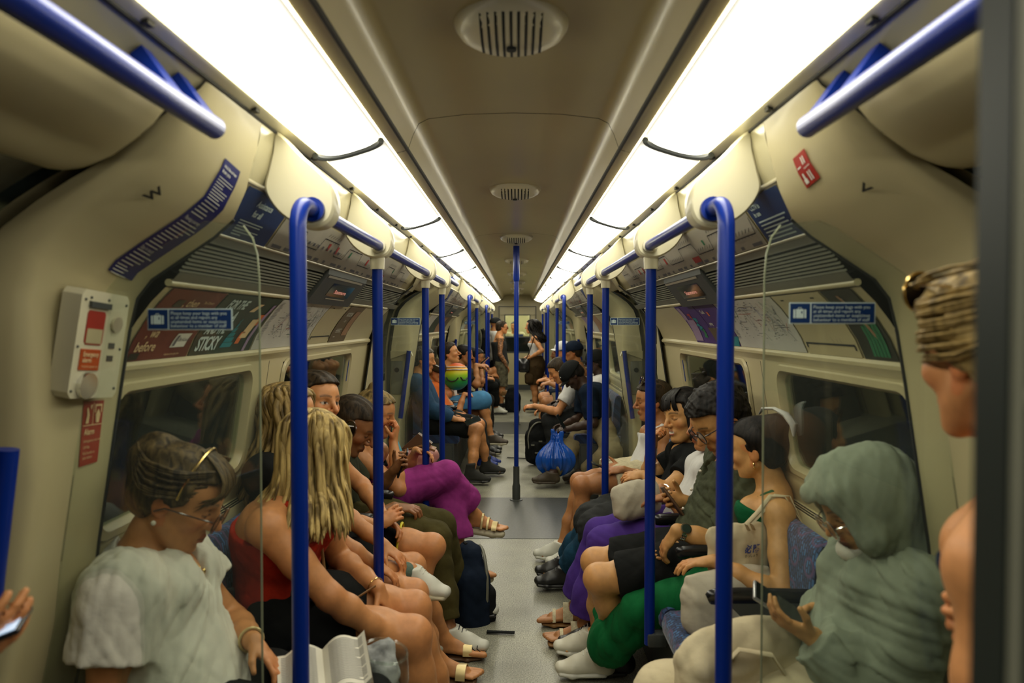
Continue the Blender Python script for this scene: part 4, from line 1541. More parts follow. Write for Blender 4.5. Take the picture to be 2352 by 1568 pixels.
def fill(o):
    put_text(o, 'Alarm', 0.018, fq, 0.008, 0.066, bold=0.0003, width=0.036)
    for t, z in (('Emergency use only', 0.050), ('Lift flap', 0.037), ('Pull handle to', 0.024), ('alert driver', 0.014)):
        put_text(o, t, 0.008, fq, 0.008, z)
    def q4(a0, b0, a1, b1):
        o.quad(fq(a0, b0), fq(a1, b0), fq(a1, b1), fq(a0, b1))
    q4(0.002, 0.085, 0.068, 0.0865)
    q4(0.034, 0.0865, 0.0355, 0.134)
    o.add([fq(*p) for p in ((0.010, 0.090), (0.020, 0.090), (0.022, 0.108), (0.016, 0.124), (0.012, 0.122), (0.014, 0.108))], [(0, 1, 2, 3, 4, 5)])
    o.add([fq(*p) for p in ((0.026, 0.118), (0.031, 0.130), (0.024, 0.128))], [(0, 1, 2)])
    q4(0.040, 0.126, 0.064, 0.130); q4(0.040, 0.112, 0.043, 0.126); q4(0.061, 0.112, 0.064, 0.126)
    o.add([fq(*p) for p in ((0.047, 0.090), (0.057, 0.090), (0.060, 0.108), (0.052, 0.120), (0.044, 0.108))], [(0, 1, 2, 3, 4)])
layer(g, 'lettering', 'print_cream', fill)
# blue notices on the bay end pillars
for s in (-1, 1):
    for bi, y in enumerate((4.30, 9.55, 14.6)):
        o = MB((s * 0.95, y, 1.28))
        A = lambda a, b: Vector((s * (0.955 + (1.36 - b) * 0.15 - 0.004), y + (a if s < 0 else -a), b))
        o.loft([[A(-0.03, z), A(0.03, z), A(0.03, z) + Vector((s * 0.003, 0, 0)), A(-0.03, z) + Vector((s * 0.003, 0, 0))] for z in (1.17, 1.35)])
        g = tag(o.build('seat_notice', 'print_blue', None, False), 'narrow upright blue notice on the %s wall at the far end of the %s bay' % (SIDE[s], BAY_N[bi]), 'notice', 'narrow blue notices at the bay ends')
        B = lambda a, b: A(a, b) + Vector((-s * 0.0015, 0, 0))
        layer(g, 'marks', 'print_pale', lambda o: [o.quad(B(-0.02, z), B(0.02, z), B(0.02, z + 0.007), B(-0.02, z + 0.007)) for z in np.arange(1.18, 1.34, 0.017)])
# ------------------------------------------------------------------ smooth-union body modelling
def V3(p):
    return np.array([p[0], p[1], p[2]], dtype=np.float64)


def nrm(v):
    v = np.asarray(v, dtype=np.float64)
    return v / max(np.linalg.norm(v), 1e-9)


def smin(a, b, k):
    if k <= 0:
        return np.minimum(a, b)
    h = np.maximum(k - np.abs(a - b), 0) / k
    return np.minimum(a, b) - h * h * k * 0.25


def smax(a, b, k):
    return -smin(-a, -b, k)


class Blob:
    """list of soft primitives, meshed into one continuous surface"""

    def __init__(s):
        s.ops = []

    def cone(s, a, b, ra, rb, k=0.02, op='add'):
        a, b = V3(a), V3(b)
        r = max(ra, rb)
        ba = b - a
        L2 = max(ba @ ba, 1e-9)

        def f(P):
            pa = P - a.astype(np.float32)
            t = np.clip((pa @ ba.astype(np.float32)) / L2, 0, 1)
            q = pa - t[..., None] * ba.astype(np.float32)
            return np.sqrt((q * q).sum(-1)) - (ra + (rb - ra) * t)
        s.ops.append((op, np.minimum(a, b) - r, np.maximum(a, b) + r, f, k))
        return s

    def flat(s, a, b, ra, rb, side, wa, wb, k=0.02, op='add'):
        """cone with elliptical section: half-width wa..wb along 'side', half-thickness ra..rb"""
        a, b, side = V3(a), V3(b), nrm(side)
        r = max(ra, rb, wa, wb)
        ba = b - a
        L2 = max(ba @ ba, 1e-9)
        S = side.astype(np.float32)

        def f(P):
            pa = P - a.astype(np.float32)
            t = np.clip((pa @ ba.astype(np.float32)) / L2, 0, 1)
            q = pa - t[..., None] * ba.astype(np.float32)
            x = q @ S
            o2 = np.maximum((q * q).sum(-1) - x * x, 0)
            th = ra + (rb - ra) * t
            w = wa + (wb - wa) * t
            k0 = np.sqrt((x / w) ** 2 + o2 / th ** 2)
            k1 = np.sqrt((x / w ** 2) ** 2 + o2 / th ** 4)
            return np.where(k1 > 1e-6, k0 * (k0 - 1) / np.maximum(k1, 1e-6), -np.minimum(th, w))
        s.ops.append((op, np.minimum(a, b) - r, np.maximum(a, b) + r, f, k))
        return s

    def ell(s, c, r, R=None, k=0.02, op='add'):
        c = V3(c)
        r = np.array(r, dtype=np.float64)
        Rm = np.array(R, dtype=np.float64) if R is not None else np.eye(3)   # columns = axes
        m = max(r)

        def f(P):
            q = (P - c.astype(np.float32)) @ Rm.astype(np.float32)
            k0 = np.sqrt(((q / r.astype(np.float32)) ** 2).sum(-1))
            k1 = np.sqrt(((q / (r * r).astype(np.float32)) ** 2).sum(-1))
            return k0 * (k0 - 1) / np.maximum(k1, 1e-6)
        s.ops.append((op, c - m, c + m, f, k))
        return s

    def rbox(s, c, hs, R=None, r=0.01, k=0.0, op='add'):
        c = V3(c)
        hs = np.array(hs, dtype=np.float64)
        Rm = np.array(R, dtype=np.float64) if R is not None else np.eye(3)
        m = np.linalg.norm(hs)

        def f(P):
            q = np.abs((P - c.astype(np.float32)) @ Rm.astype(np.float32)) - (hs - r).astype(np.float32)
            return np.sqrt((np.maximum(q, 0) ** 2).sum(-1)) + np.minimum(q.max(-1), 0) - r
        s.ops.append((op, c - m, c + m, f, k))
        return s

    def cut(s, o, n, k=0.004, lo=None, hi=None):
        """throw away what lies beyond the plane through o with outward normal n"""
        o, n = V3(o), nrm(n)
        s.ops.append(('cut', lo, hi, lambda P: (P - o.astype(np.float32)) @ n.astype(np.float32), k))
        return s

    def fn(s, lo, hi, f, k=0.0, op='add'):
        s.ops.append((op, V3(lo), V3(hi), f, k))
        return s

    def capped(s, sub, o, n, k=0.04, kk=0.02):
        """union with a separate little blob that ends in a flat hem"""
        o, n = V3(o), nrm(n)
        lo = np.min([q[1] for q in sub.ops], axis=0)
        hi = np.max([q[2] for q in sub.ops], axis=0)

        def f(P):
            d = None
            for _, a, b, g, k1 in sub.ops:
                d = g(P) if d is None else smin(d, g(P), k1)
            return smax(d, (P - o.astype(np.float32)) @ n.astype(np.float32), 0.004)
        s.ops.append(('add', lo, hi, f, k))
        return s

    def noise(s, f):
        s.ops.append(('noise', None, None, f, 0))
        return s

    def chain(s, pts, rs, k=0.02):
        for i in range(len(pts) - 1):
            s.cone(pts[i], pts[i + 1], rs[i], rs[i + 1], k)
        return s

    def mesh(s, h):
        lo = np.min([o[1] for o in s.ops if o[0] == 'add'], axis=0) - 3 * h
        hi = np.max([o[2] for o in s.ops if o[0] == 'add'], axis=0) + 3 * h
        n = np.ceil((hi - lo) / h).astype(int) + 1
        F = np.full(n, 0.3, dtype=np.float32)
        ax = [lo[i] + h * np.arange(n[i]) for i in range(3)]

        def grid(sl):
            return np.stack(np.meshgrid(*[ax[i][sl[i]] for i in range(3)], indexing='ij'), -1).astype(np.float32)
        for op, a, b, f, k in s.ops:
            if a is None:
                sl = tuple(slice(0, n[i]) for i in range(3))
            else:
                pad = k + 2.5 * h
                i0 = np.clip(np.floor((a - pad - lo) / h).astype(int), 0, n)
                i1 = np.clip(np.ceil((b + pad - lo) / h).astype(int) + 1, 0, n)
                sl = tuple(slice(i0[i], i1[i]) for i in range(3))
            sub = F[sl]
            if sub.size == 0:
                continue
            if op == 'noise':
                m = np.abs(sub) < 0.05
                idx = np.nonzero(m)
                P = np.stack([ax[0][sl[0]][idx[0]], ax[1][sl[1]][idx[1]], ax[2][sl[2]][idx[2]]], -1).astype(np.float32)
                sub[m] += f(P)
                continue
            if op == 'cut':
                m = sub < 0.03
                idx = np.nonzero(m)
                P = np.stack([ax[0][sl[0]][idx[0]], ax[1][sl[1]][idx[1]], ax[2][sl[2]][idx[2]]], -1).astype(np.float32)
                sub[m] = smax(sub[m], f(P), k)
                continue
            d = f(grid(sl))
            F[sl] = smin(sub, d, k) if op == 'add' else smax(sub, -d, k)
        return surface_nets(F, lo, h)


_C = np.array([(i, j, k) for i in (0, 1) for j in (0, 1) for k in (0, 1)])
_E = [(a, b) for a in range(8) for b in range(a + 1, 8) if np.abs(_C[a] - _C[b]).sum() == 1]


def surface_nets(F, org, h):
    S = F < 0
    cnt = np.zeros(np.array(F.shape) - 1, dtype=np.int8)
    for i, j, k in _C:
        cnt += S[i:F.shape[0] - 1 + i, j:F.shape[1] - 1 + j, k:F.shape[2] - 1 + k]
    act = (cnt > 0) & (cnt < 8)
    ijk = np.argwhere(act)
    if len(ijk) == 0:
        return np.zeros((0, 3)), np.zeros((0, 4), dtype=int)
    idx = np.full(act.shape, -1, dtype=np.int64)
    idx[act] = np.arange(len(ijk))
    vals = np.stack([F[ijk[:, 0] + i, ijk[:, 1] + j, ijk[:, 2] + k] for i, j, k in _C], 1)
    acc = np.zeros((len(ijk), 3))
    num = np.zeros(len(ijk))
    for a, b in _E:
        fa, fb = vals[:, a], vals[:, b]
        m = (fa < 0) != (fb < 0)
        t = np.where(m, fa / np.where(np.abs(fa - fb) < 1e-12, 1e-12, fa - fb), 0)
        acc += np.where(m[:, None], _C[a] + t[:, None] * (_C[b] - _C[a]), 0)
        num += m
    V = org + h * (ijk + acc / num[:, None])
    Q = []
    for ax_ in range(3):
        o = [1, 1, 1]
        u, v = (ax_ + 1) % 3, (ax_ + 2) % 3
        s0 = [slice(1, -1)] * 3
        s0[ax_] = slice(0, -1)
        s1 = [slice(1, -1)] * 3
        s1[ax_] = slice(1, None)
        A, B = S[tuple(s0)], S[tuple(s1)]
        e = np.argwhere(A != B)
        if len(e) == 0:
            continue
        off = np.array([1, 1, 1])
        off[ax_] = 0
        e = e + off
        inside = S[e[:, 0], e[:, 1], e[:, 2]]

        def cell(du, dv):
            c = e.copy()
            c[:, u] += du
            c[:, v] += dv
            return idx[c[:, 0], c[:, 1], c[:, 2]]
        q = np.stack([cell(-1, -1), cell(0, -1), cell(0, 0), cell(-1, 0)], 1)
        q[~inside] = q[~inside][:, ::-1]
        Q.append(q)
    Q = np.concatenate(Q)
    return V, Q[(Q >= 0).all(1)]


def np_mesh(name, V, Q, m, base, parent=None, col=None, extra=None):
    me = bpy.data.meshes.new(name)
    V = np.asarray(V, dtype=np.float64) - V3(base)
    nv, nq = len(V), len(Q)
    if extra is not None and extra.v:            # extra faces (hair locks) joined into the same mesh
        me.from_pydata([tuple(p) for p in V] + [tuple(p - Vector(base)) for p in extra.v], [], [tuple(q) for q in Q] + [tuple(i + nv for i in f) for f in extra.f])
    else:
        me.vertices.add(nv)
        me.vertices.foreach_set('co', V.astype(np.float32).ravel())
        me.loops.add(nq * 4)
        me.loops.foreach_set('vertex_index', Q.astype(np.int32).ravel())
        me.polygons.add(nq)
        me.polygons.foreach_set('loop_start', np.arange(nq, dtype=np.int32) * 4)
        me.update(calc_edges=True)
    me.validate()
    me.polygons.foreach_set('use_smooth', [True] * len(me.polygons))
    if col is not None:
        at_ = me.color_attributes.new('Col', 'FLOAT_COLOR', 'POINT')
        c = np.ones((len(me.vertices), 4), dtype=np.float32)
        c[:nv, :3] = col
        at_.data.foreach_set('color', c.ravel())
    me.materials.append(M[m])
    o = bpy.data.objects.new(name, me)
    COL.objects.link(o)
    if parent is not None:
        o.parent = parent
    else:
        o.location = base
    return o


# ------------------------------------------------------------------ body materials
def skin_material():
    m = bpy.data.materials.new('skin')
    m.use_nodes = True
    nt = m.node_tree
    b = nt.nodes['Principled BSDF']
    a = nt.nodes.new('ShaderNodeVertexColor')
    a.layer_name = 'Col'
    n = nt.nodes.new('ShaderNodeTexNoise')
    n.inputs['Scale'].default_value = 45
    n.inputs['Detail'].default_value = 4
    tc = nt.nodes.new('ShaderNodeTexCoord')
    nt.links.new(tc.outputs['Object'], n.inputs[0])
    r = nt.nodes.new('ShaderNodeMapRange')
    r.inputs['From Min'].default_value = 0.3
    r.inputs['From Max'].default_value = 0.7
    r.inputs['To Min'].default_value = 0.90
    r.inputs['To Max'].default_value = 1.08
    nt.links.new(n.outputs['Fac'], r.inputs['Value'])
    mx = nt.nodes.new('ShaderNodeMix')
    mx.data_type = 'RGBA'
    mx.blend_type = 'MULTIPLY'
    mx.inputs[0].default_value = 1
    nt.links.new(a.outputs['Color'], mx.inputs[6])
    nt.links.new(r.outputs[0], mx.inputs[7])
    nt.links.new(mx.outputs[2], b.inputs['Base Color'])
    b.inputs['Roughness'].default_value = 0.48
    b.inputs['Specular IOR Level'].default_value = 0.4
    b.inputs['Coat Weight'].default_value = 0.06
    b.inputs['Coat Roughness'].default_value = 0.35
    M['skin'] = m


skin_material()


def cloth(name, col, var=0.12, bump=0.25, rough=0.85, scale=14, sheen=0.0):
    return mat(name, col, rough, spec=0.10 if max(col) < 0.1 else 0.22, var=var, vscale=scale, bump=bump, bscale=scale * 2.2, sheen=sheen)


def hair_mat(name, dark, light, scale=70, rough=0.55, axis=(1.0, 1.0, 0.10)):
    m = bpy.data.materials.new(name)
    m.use_nodes = True
    nt = m.node_tree
    b = nt.nodes['Principled BSDF']
    tc = nt.nodes.new('ShaderNodeTexCoord')
    mp = nt.nodes.new('ShaderNodeMapping')
    mp.inputs['Scale'].default_value = axis
    nt.links.new(tc.outputs['Object'], mp.inputs[0])
    n = nt.nodes.new('ShaderNodeTexNoise')
    n.inputs['Scale'].default_value = scale
    n.inputs['Detail'].default_value = 5
    n.inputs['Distortion'].default_value = 0.6
    nt.links.new(mp.outputs[0], n.inputs[0])
    r = nt.nodes.new('ShaderNodeValToRGB')
    r.color_ramp.elements[0].position = 0.36
    r.color_ramp.elements[0].color = (*dark, 1)
    r.color_ramp.elements[1].position = 0.64
    r.color_ramp.elements[1].color = (*light, 1)
    nt.links.new(n.outputs['Fac'], r.inputs[0])
    nt.links.new(r.outputs[0], b.inputs['Base Color'])
    bp = nt.nodes.new('ShaderNodeBump')
    bp.inputs['Strength'].default_value = 0.5
    bp.inputs['Distance'].default_value = 0.004
    nt.links.new(n.outputs['Fac'], bp.inputs['Height'])
    nt.links.new(bp.outputs[0], b.inputs['Normal'])
    b.inputs['Roughness'].default_value = rough
    b.inputs['Specular IOR Level'].default_value = 0.16 if max(light) < 0.1 else 0.25
    M[name] = m


hair_mat('hair_black', (0.004, 0.004, 0.004), (0.016, 0.013, 0.011))
hair_mat('hair_dark', (0.010, 0.007, 0.004), (0.045, 0.030, 0.016))
hair_mat('hair_brown', (0.030, 0.019, 0.008), (0.12, 0.078, 0.032))
hair_mat('hair_ash', (0.022, 0.013, 0.005), (0.13, 0.084, 0.032))
hair_mat('hair_blonde', (0.085, 0.052, 0.015), (0.66, 0.48, 0.18), scale=32)
hair_mat('hair_darkblonde', (0.06, 0.040, 0.014), (0.34, 0.235, 0.085), scale=45)
hair_mat('hair_ginger', (0.12, 0.04, 0.01), (0.34, 0.14, 0.04))
hair_mat('hair_grey', (0.02, 0.018, 0.014), (0.12, 0.105, 0.08))


# ------------------------------------------------------------------ head
def head_sdf(q, P):
    """signed distance of a head in head units (metres), axes q = (forward, left, up)"""
    f, l, u = q[..., 0], q[..., 1], q[..., 2]
    al = np.abs(l)

    def ell(c, r):
        x, y, z = (f - c[0]) / r[0], (al - c[1]) / r[1], (u - c[2]) / r[2]
        k0 = np.sqrt(x * x + y * y + z * z)
        k1 = np.sqrt((x / r[0]) ** 2 + (y / r[1]) ** 2 + (z / r[2]) ** 2)
        return k0 * (k0 - 1) / np.maximum(k1, 1e-6)

    def seg(a, b, ra, rb):
        a, b = np.array(a, np.float32), np.array(b, np.float32)
        ba = b - a
        p = np.stack([f, al, u], -1) - a
        t = np.clip((p @ ba) / max(ba @ ba, 1e-9), 0, 1)
        d = p - t[..., None] * ba
        return np.sqrt((d * d).sum(-1)) - (ra + (rb - ra) * t)
    jw = P.get('jaw', 1.0)
    ns = P.get('nose', 1.0)
    d = ell((-0.012, 0, 0.036), (0.097, 0.076, 0.080))
    d = smin(d, ell((0.028, 0, 0.028), (0.066, 0.062, 0.062)), 0.03)           # forehead
    d = smin(d, ell((0.032, 0, -0.030), (0.056, 0.057 * jw, 0.074)), 0.03)      # face
    d = smin(d, seg((0.0, 0.050 * jw, -0.048), (0.060, 0.020 * jw, -0.098), 0.020, 0.017), 0.035)
    d = smin(d, ell((0.073, 0, -0.098), (0.017, 0.019 * jw, 0.016)), 0.018)       # chin
    d = smin(d, seg((0.083, 0.010, 0.021), (0.068, 0.046, 0.022), 0.010, 0.010), 0.012)  # brow
    d = smin(d, ell((0.058, 0.044, -0.022), (0.024, 0.020, 0.020)), 0.02)        # cheek bone
    d = smax(d, -ell((0.100, 0.032, 0.003), (0.022, 0.017, 0.011)), 0.012)       # socket
    d = smin(d, ell((0.0735, 0.032, 0.001), (0.0135, 0.0145, 0.0125)), 0.003)    # eye under the lid
    d = smin(d, seg((0.088, 0, 0.016), (0.088 + 0.026 * ns, 0, -0.028), 0.0075, 0.0105), 0.012)  # nose
    d = smin(d, ell((0.098, 0.011, -0.032), (0.012, 0.0085, 0.0085)), 0.006)
    d = smin(d, ell((0.083, 0, -0.062), (0.014, 0.024, 0.016)), 0.012)           # muzzle
    d = smin(d, seg((0.0945, 0, -0.0575), (0.086, 0.021, -0.0625), 0.0058, 0.003), 0.004)
    d = smin(d, seg((0.093, 0, -0.0700), (0.085, 0.019, -0.0660), 0.0066, 0.003), 0.004)
    m = P.get('smile', 0)
    if m:
        d = smax(d, -ell((0.094, 0, -0.0625), (0.010, 0.022, 0.0055)), 0.002)
    d = smin(d, ell((-0.008, 0.074, -0.006), (0.020, 0.0075, 0.031)), 0.005)      # ear
    d = smax(d, -ell((0.000, 0.083, -0.003), (0.010, 0.006, 0.017)), 0.004)
    return d


def lerp(a, b, t):
    return V3(a) + (V3(b) - V3(a)) * t


def rot_axis(v, ax, a):
    ax = nrm(ax)
    v = V3(v)
    return v * math.cos(a) + np.cross(ax, v) * math.sin(a) + ax * (ax @ v) * (1 - math.cos(a))


def ik(a, t, l1, l2, hint):
    a, t = V3(a), V3(t)
    d = t - a
    L = np.linalg.norm(d)
    Lc = min(L, (l1 + l2) * 0.995)
    u = d / max(L, 1e-6)
    t = a + u * Lc
    x = (l1 * l1 - l2 * l2 + Lc * Lc) / (2 * Lc)
    y = math.sqrt(max(l1 * l1 - x * x, 0))
    h = V3(hint)
    h = h - u * (h @ u)
    return a + u * x + nrm(h) * y, t


def wrinkle(amp, freq, seed, stretch=(1, 1, 1)):
    """cloth creases: warped sine folds with sharpened valleys"""
    r = np.random.RandomState(seed)
    ks = []
    for i in range(7):
        v = r.normal(size=3) * np.array(stretch)
        v = v / np.linalg.norm(v) * freq * (1.0 + 1.6 * r.rand())
        ks.append((v.astype(np.float32), r.rand() * 6.28, r.randint(0, 7)))

    def f(P):
        out = np.zeros(P.shape[:-1], np.float32)
        ph = [np.sin(P @ (k * 0.35) + p) for k, p, _ in ks]
        for i, (k, p, j) in enumerate(ks):
            w = np.sin(P @ k + 2.4 * ph[j] + p)
            m = 0.35 + 0.65 * np.clip(ph[(j + 3) % 7] + 0.4, 0, 1)      # creases come and go
            out += m * (0.5 * w + 1.1 * (np.abs(w) ** 0.7 - 0.62) * -1.0)
        return out * (amp / 3.0)
    return f


SKIN = {'pale': (0.58, 0.30, 0.15), 'fair': (0.53, 0.235, 0.088), 'tan': (0.39, 0.170, 0.062), 'asian': (0.56, 0.295, 0.105), 'olive': (0.25, 0.112, 0.045),
        'brown': (0.17, 0.075, 0.038), 'dark': (0.040, 0.019, 0.011)}


class Person:
    def __init__(s, side, Y, head, label, skin='fair', scale=1.0, bulk=1.0, sex='f', h=0.006, x=0.80, seat=0.46, yaw=0.0, pitch=0.0, roll=0.0,
                 headyaw=0.0, twist=0.0, lean=0.0, standing=False, pelvis=None, headscale=1.0, face=None, facing=None, group=None, spread=1.0, shdrop=0.0, bow=0.025):
        s.side, s.Y, s.sc, s.b, s.sex, s.h = side, Y, scale, bulk, sex, h
        ang = (0 if side < 0 else PI) if facing is None else facing
        ang += yaw
        s.F = np.array([math.cos(ang), math.sin(ang), 0.0])
        s.L = np.array([-math.sin(ang), math.cos(ang), 0.0])
        s.U = np.array([0, 0, 1.0])
        s.near = 'R' if s.L[1] > 0 else 'L'
        s.label, s.skin, s.P = label, SKIN[skin] if isinstance(skin, str) else skin, face or {}
        s.hc = V3(head)
        s.pel = V3(pelvis) if pelvis is not None else np.array([side * x, Y, seat + 0.095 * scale])
        a2 = ang + headyaw
        hf = np.array([math.cos(a2), math.sin(a2), 0])
        hl = np.array([-math.sin(a2), math.cos(a2), 0])
        hf2 = rot_axis(hf, hl, pitch)
        hu2 = rot_axis(s.U, hl, pitch)
        hl2 = rot_axis(hl, hf2, roll)
        hu2 = rot_axis(hu2, hf2, roll)
        s.HR = np.stack([hf2, hl2, hu2], 1)
        s.hs = headscale * (0.5 + 0.5 * scale)
        # neck base below and behind the head
        s.nb = s.hc + s.HR @ (np.array([-0.028, 0, -0.085]) * s.hs) + (-s.U * 0.075 - s.F * 0.025) * scale
        sp = s.nb - s.pel
        s.spine = nrm(sp)
        s.wai = lerp(s.pel, s.nb, 0.36) - s.F * bow * scale
        s.che = lerp(s.pel, s.nb, 0.72) - s.F * bow * 0.7 * scale
        ta = twist
        s.SL = s.L * math.cos(ta) + s.F * math.sin(ta)          # direction across the shoulders, to the person's left
        s.SF = np.cross(s.SL, s.spine)
        w = (0.158 if sex == 'f' else 0.180) * scale * (0.6 + 0.4 * bulk)
        s.sh = {'L': s.nb + s.SL * w - s.spine * (0.050 + shdrop) * scale, 'R': s.nb - s.SL * w - s.spine * (0.050 + shdrop) * scale}
        s.hip = {'L': s.pel + s.L * 0.088 * scale * spread, 'R': s.pel - s.L * 0.088 * scale * spread}
        s.ua, s.fa, s.th, s.shn = 0.285 * scale, 0.245 * scale, 0.43 * scale, 0.415 * scale
        s.el, s.wr, s.kn, s.an, s.toe, s.hd = {}, {}, {}, {}, {}, {}
        s.group = group
        s.kids = []
        s.base = np.array([s.pel[0], s.pel[1], 0.0])

    def k(s, nf):
        """'n'ear or 'f'ar limb -> L/R"""
        if nf in 'LR':
            return nf
        return s.near if nf == 'n' else ('L' if s.near == 'R' else 'R')

    def arm(s, nf, wrist, hint=(0, 0, -1), hand=None, palm=(0, 0, -1), curl=0.5, grip=None, elbow=None):
        k = s.k(nf)
        if elbow is not None:
            e = V3(elbow)
            d = e - s.sh[k]
            s.el[k] = s.sh[k] + nrm(d) * s.ua
            w = V3(wrist) - s.el[k]
            s.wr[k] = s.el[k] + nrm(w) * min(np.linalg.norm(w), s.fa * 1.08)
        else:
            s.el[k], s.wr[k] = ik(s.sh[k], wrist, s.ua, s.fa, hint)
        fd = nrm(s.wr[k] - s.el[k])
        s.hd[k] = (nrm(hand) if hand is not None else fd, nrm(palm), curl)

    def leg(s, nf, ankle, hint=None, toe=None):
        k = s.k(nf)
        h = V3(hint) if hint is not None else s.F * 0.75 + s.U
        s.kn[k], s.an[k] = ik(s.hip[k], ankle, s.th, s.shn, h)
        s.toe[k] = nrm(toe) if toe is not None else s.F

    # -------------------------------------------------------------- the skin body
    def torso(s, B, o=0.0, k=0.035, shoulders=True, waist=1.0, bust=True):
        sc, b = s.sc, s.b
        f = s.sex == 'f'
        B.flat(s.pel, lerp(s.pel, s.wai, 0.6), 0.105 * sc * b + o, 0.092 * sc * b + o, s.L, (0.165 if f else 0.155) * sc * b + o, 0.142 * sc * b * waist + o, k)
        B.flat(lerp(s.pel, s.wai, 0.6), s.che, 0.092 * sc * b + o, 0.108 * sc * b + o, s.SL, (0.132 if f else 0.142) * sc * b * waist + o, (0.142 if f else 0.160) * sc * (0.5 + 0.5 * b) + o, k)
        top = s.nb - s.spine * 0.075 * sc
        B.flat(s.che, top, 0.108 * sc * (0.5 + 0.5 * b) + o, 0.078 * sc + o, s.SL, (0.142 if f else 0.160) * sc * (0.5 + 0.5 * b) + o, (0.125 if f else 0.145) * sc + o, k)
        if f and bust:
            for q in (-1, 1):
                c = lerp(s.che, s.nb, 0.10) + s.SF * 0.082 * sc + s.SL * q * 0.068 * sc
                B.ell(c, (0.056 * sc * b + o,) * 3, None, 0.035)
        if shoulders:
            for q in 'LR':
                B.cone(s.nb - s.spine * 0.045 * sc, s.sh[q], 0.050 * sc + o, 0.054 * sc * (0.6 + 0.4 * b) + o, k)
                B.cone(s.nb + s.U * 0.0 - s.SF * 0.012, s.sh[q], 0.040 * sc + o * 0.5, 0.036 * sc + o * 0.5, k)

    def arm_prims(s, B, k, o=0.0, t0=0.0, t1=1.0):
        """upper arm and forearm between fractions t0..t1 of the whole arm (0.5 = elbow)"""
        sc, b = s.sc, s.b
        r = [0.054, 0.047, 0.039, 0.041, 0.034, 0.0255] if s.sex == 'm' else [0.049, 0.043, 0.0355, 0.037, 0.030, 0.0225]
        r = [q * sc * (0.35 + 0.65 * b) + o for q in r]
        pts = [s.sh[k], lerp(s.sh[k], s.el[k], 0.5), s.el[k], lerp(s.el[k], s.wr[k], 0.28), lerp(s.el[k], s.wr[k], 0.65), s.wr[k]]
        ts = [0, 0.25, 0.5, 0.64, 0.825, 1.0]
        P, R = [], []
        for t in sorted(set([t0] + [q for q in ts if t0 < q < t1] + [t1])):
            i = max(0, min(4, int(np.searchsorted(ts, t, side='right')) - 1))
            w = (t - ts[i]) / (ts[i + 1] - ts[i])
            P.append(lerp(pts[i], pts[i + 1], w))
            R.append(r[i] + (r[i + 1] - r[i]) * w)
        B.chain(P, R, 0.02)
        return P, R

    def leg_prims(s, B, k, o=0.0, t0=0.0, t1=1.0, flare=0.0, kk=0.03, ofun=None):
        sc, b = s.sc, s.b
        r = [0.088, 0.080, 0.066, 0.056, 0.053, 0.045, 0.034] if s.sex == 'm' else [0.090, 0.082, 0.066, 0.054, 0.050, 0.042, 0.0315]
        bb = 0.4 + 0.6 * b
        hip, kn, an = s.hip[k], s.kn[k], s.an[k]
        back = -nrm((kn - hip) / s.th - (an - kn) / s.shn) if True else 0
        calf = lerp(kn, an, 0.30) - nrm(np.cross(np.cross(an - kn, kn - hip), an - kn)) * 0.012 * sc
        pts = [hip, lerp(hip, kn, 0.35), lerp(hip, kn, 0.75), kn, calf, lerp(kn, an, 0.62), an]
        ts = [0, 0.175, 0.375, 0.5, 0.65, 0.81, 1.0]
        P, R = [], []
        for t in sorted(set([t0] + [q for q in ts if t0 < q < t1] + [t1])):
            i = max(0, min(5, int(np.searchsorted(ts, t, side='right')) - 1))
            w = (t - ts[i]) / (ts[i + 1] - ts[i])
            P.append(lerp(pts[i], pts[i + 1], w))
            R.append((r[i] + (r[i + 1] - r[i]) * w) * sc * bb + o + flare * max(0, (t - 0.5) * 2) + (ofun(t) if ofun else 0))
        B.chain(P, R, kk)
        return P, R

    def hand_prims(s, B, k, o=0.0):
        d, n, curl = s.hd[k]
        w = s.wr[k]
        sc = s.sc * (1.0 if s.sex == 'm' else 0.92)
        n = nrm(n - d * (n @ d))
        t = np.cross(d, n) * (1 if k == 'L' else -1)            # towards the thumb
        t = -t
        B.ell(w + d * 0.048 * sc, (0.050 * sc, 0.037 * sc, 0.0155 * sc), np.stack([d, t, n], 1), 0.012)
        B.cone(w, w + d * 0.03 * sc, 0.022 * sc, 0.020 * sc, 0.012)
        tips = []
        for i, (off, L, cv) in enumerate(((0.029, 0.070, 0.92), (0.0098, 0.079, 1.0), (-0.0098, 0.073, 1.04), (-0.0285, 0.057, 1.12))):
            p = w + d * (0.086 - 0.004 * abs(i - 1.2)) * sc + t * off * sc
            a = 0.0
            dd = nrm(d + t * off * 2.2)
            r0 = 0.0088
            for j, fr in enumerate((0.44, 0.31, 0.25)):
                a += curl * cv * (0.55, 0.95, 0.7)[j]
                v = dd * math.cos(a) + n * math.sin(a)
                q = p + v * L * fr * sc
                B.cone(p, q, r0 * sc, (r0 - 0.0008) * sc, 0.0045)
                r0 -= 0.0008
                p = q
            tips.append(p)
        p = w + d * 0.022 * sc + t * 0.026 * sc + n * 0.004
        v = nrm(d * 0.62 + t * 0.72 + n * (0.15 + 0.35 * curl))
        q = p + v * 0.044 * sc
        B.cone(p, q, 0.0125 * sc, 0.0100 * sc, 0.010)
        v2 = nrm(v + d * 0.45 + n * 0.30 * curl - t * 0.25)
        B.cone(q, q + v2 * 0.031 * sc, 0.0100 * sc, 0.0078 * sc, 0.005)
        s.tips = tips

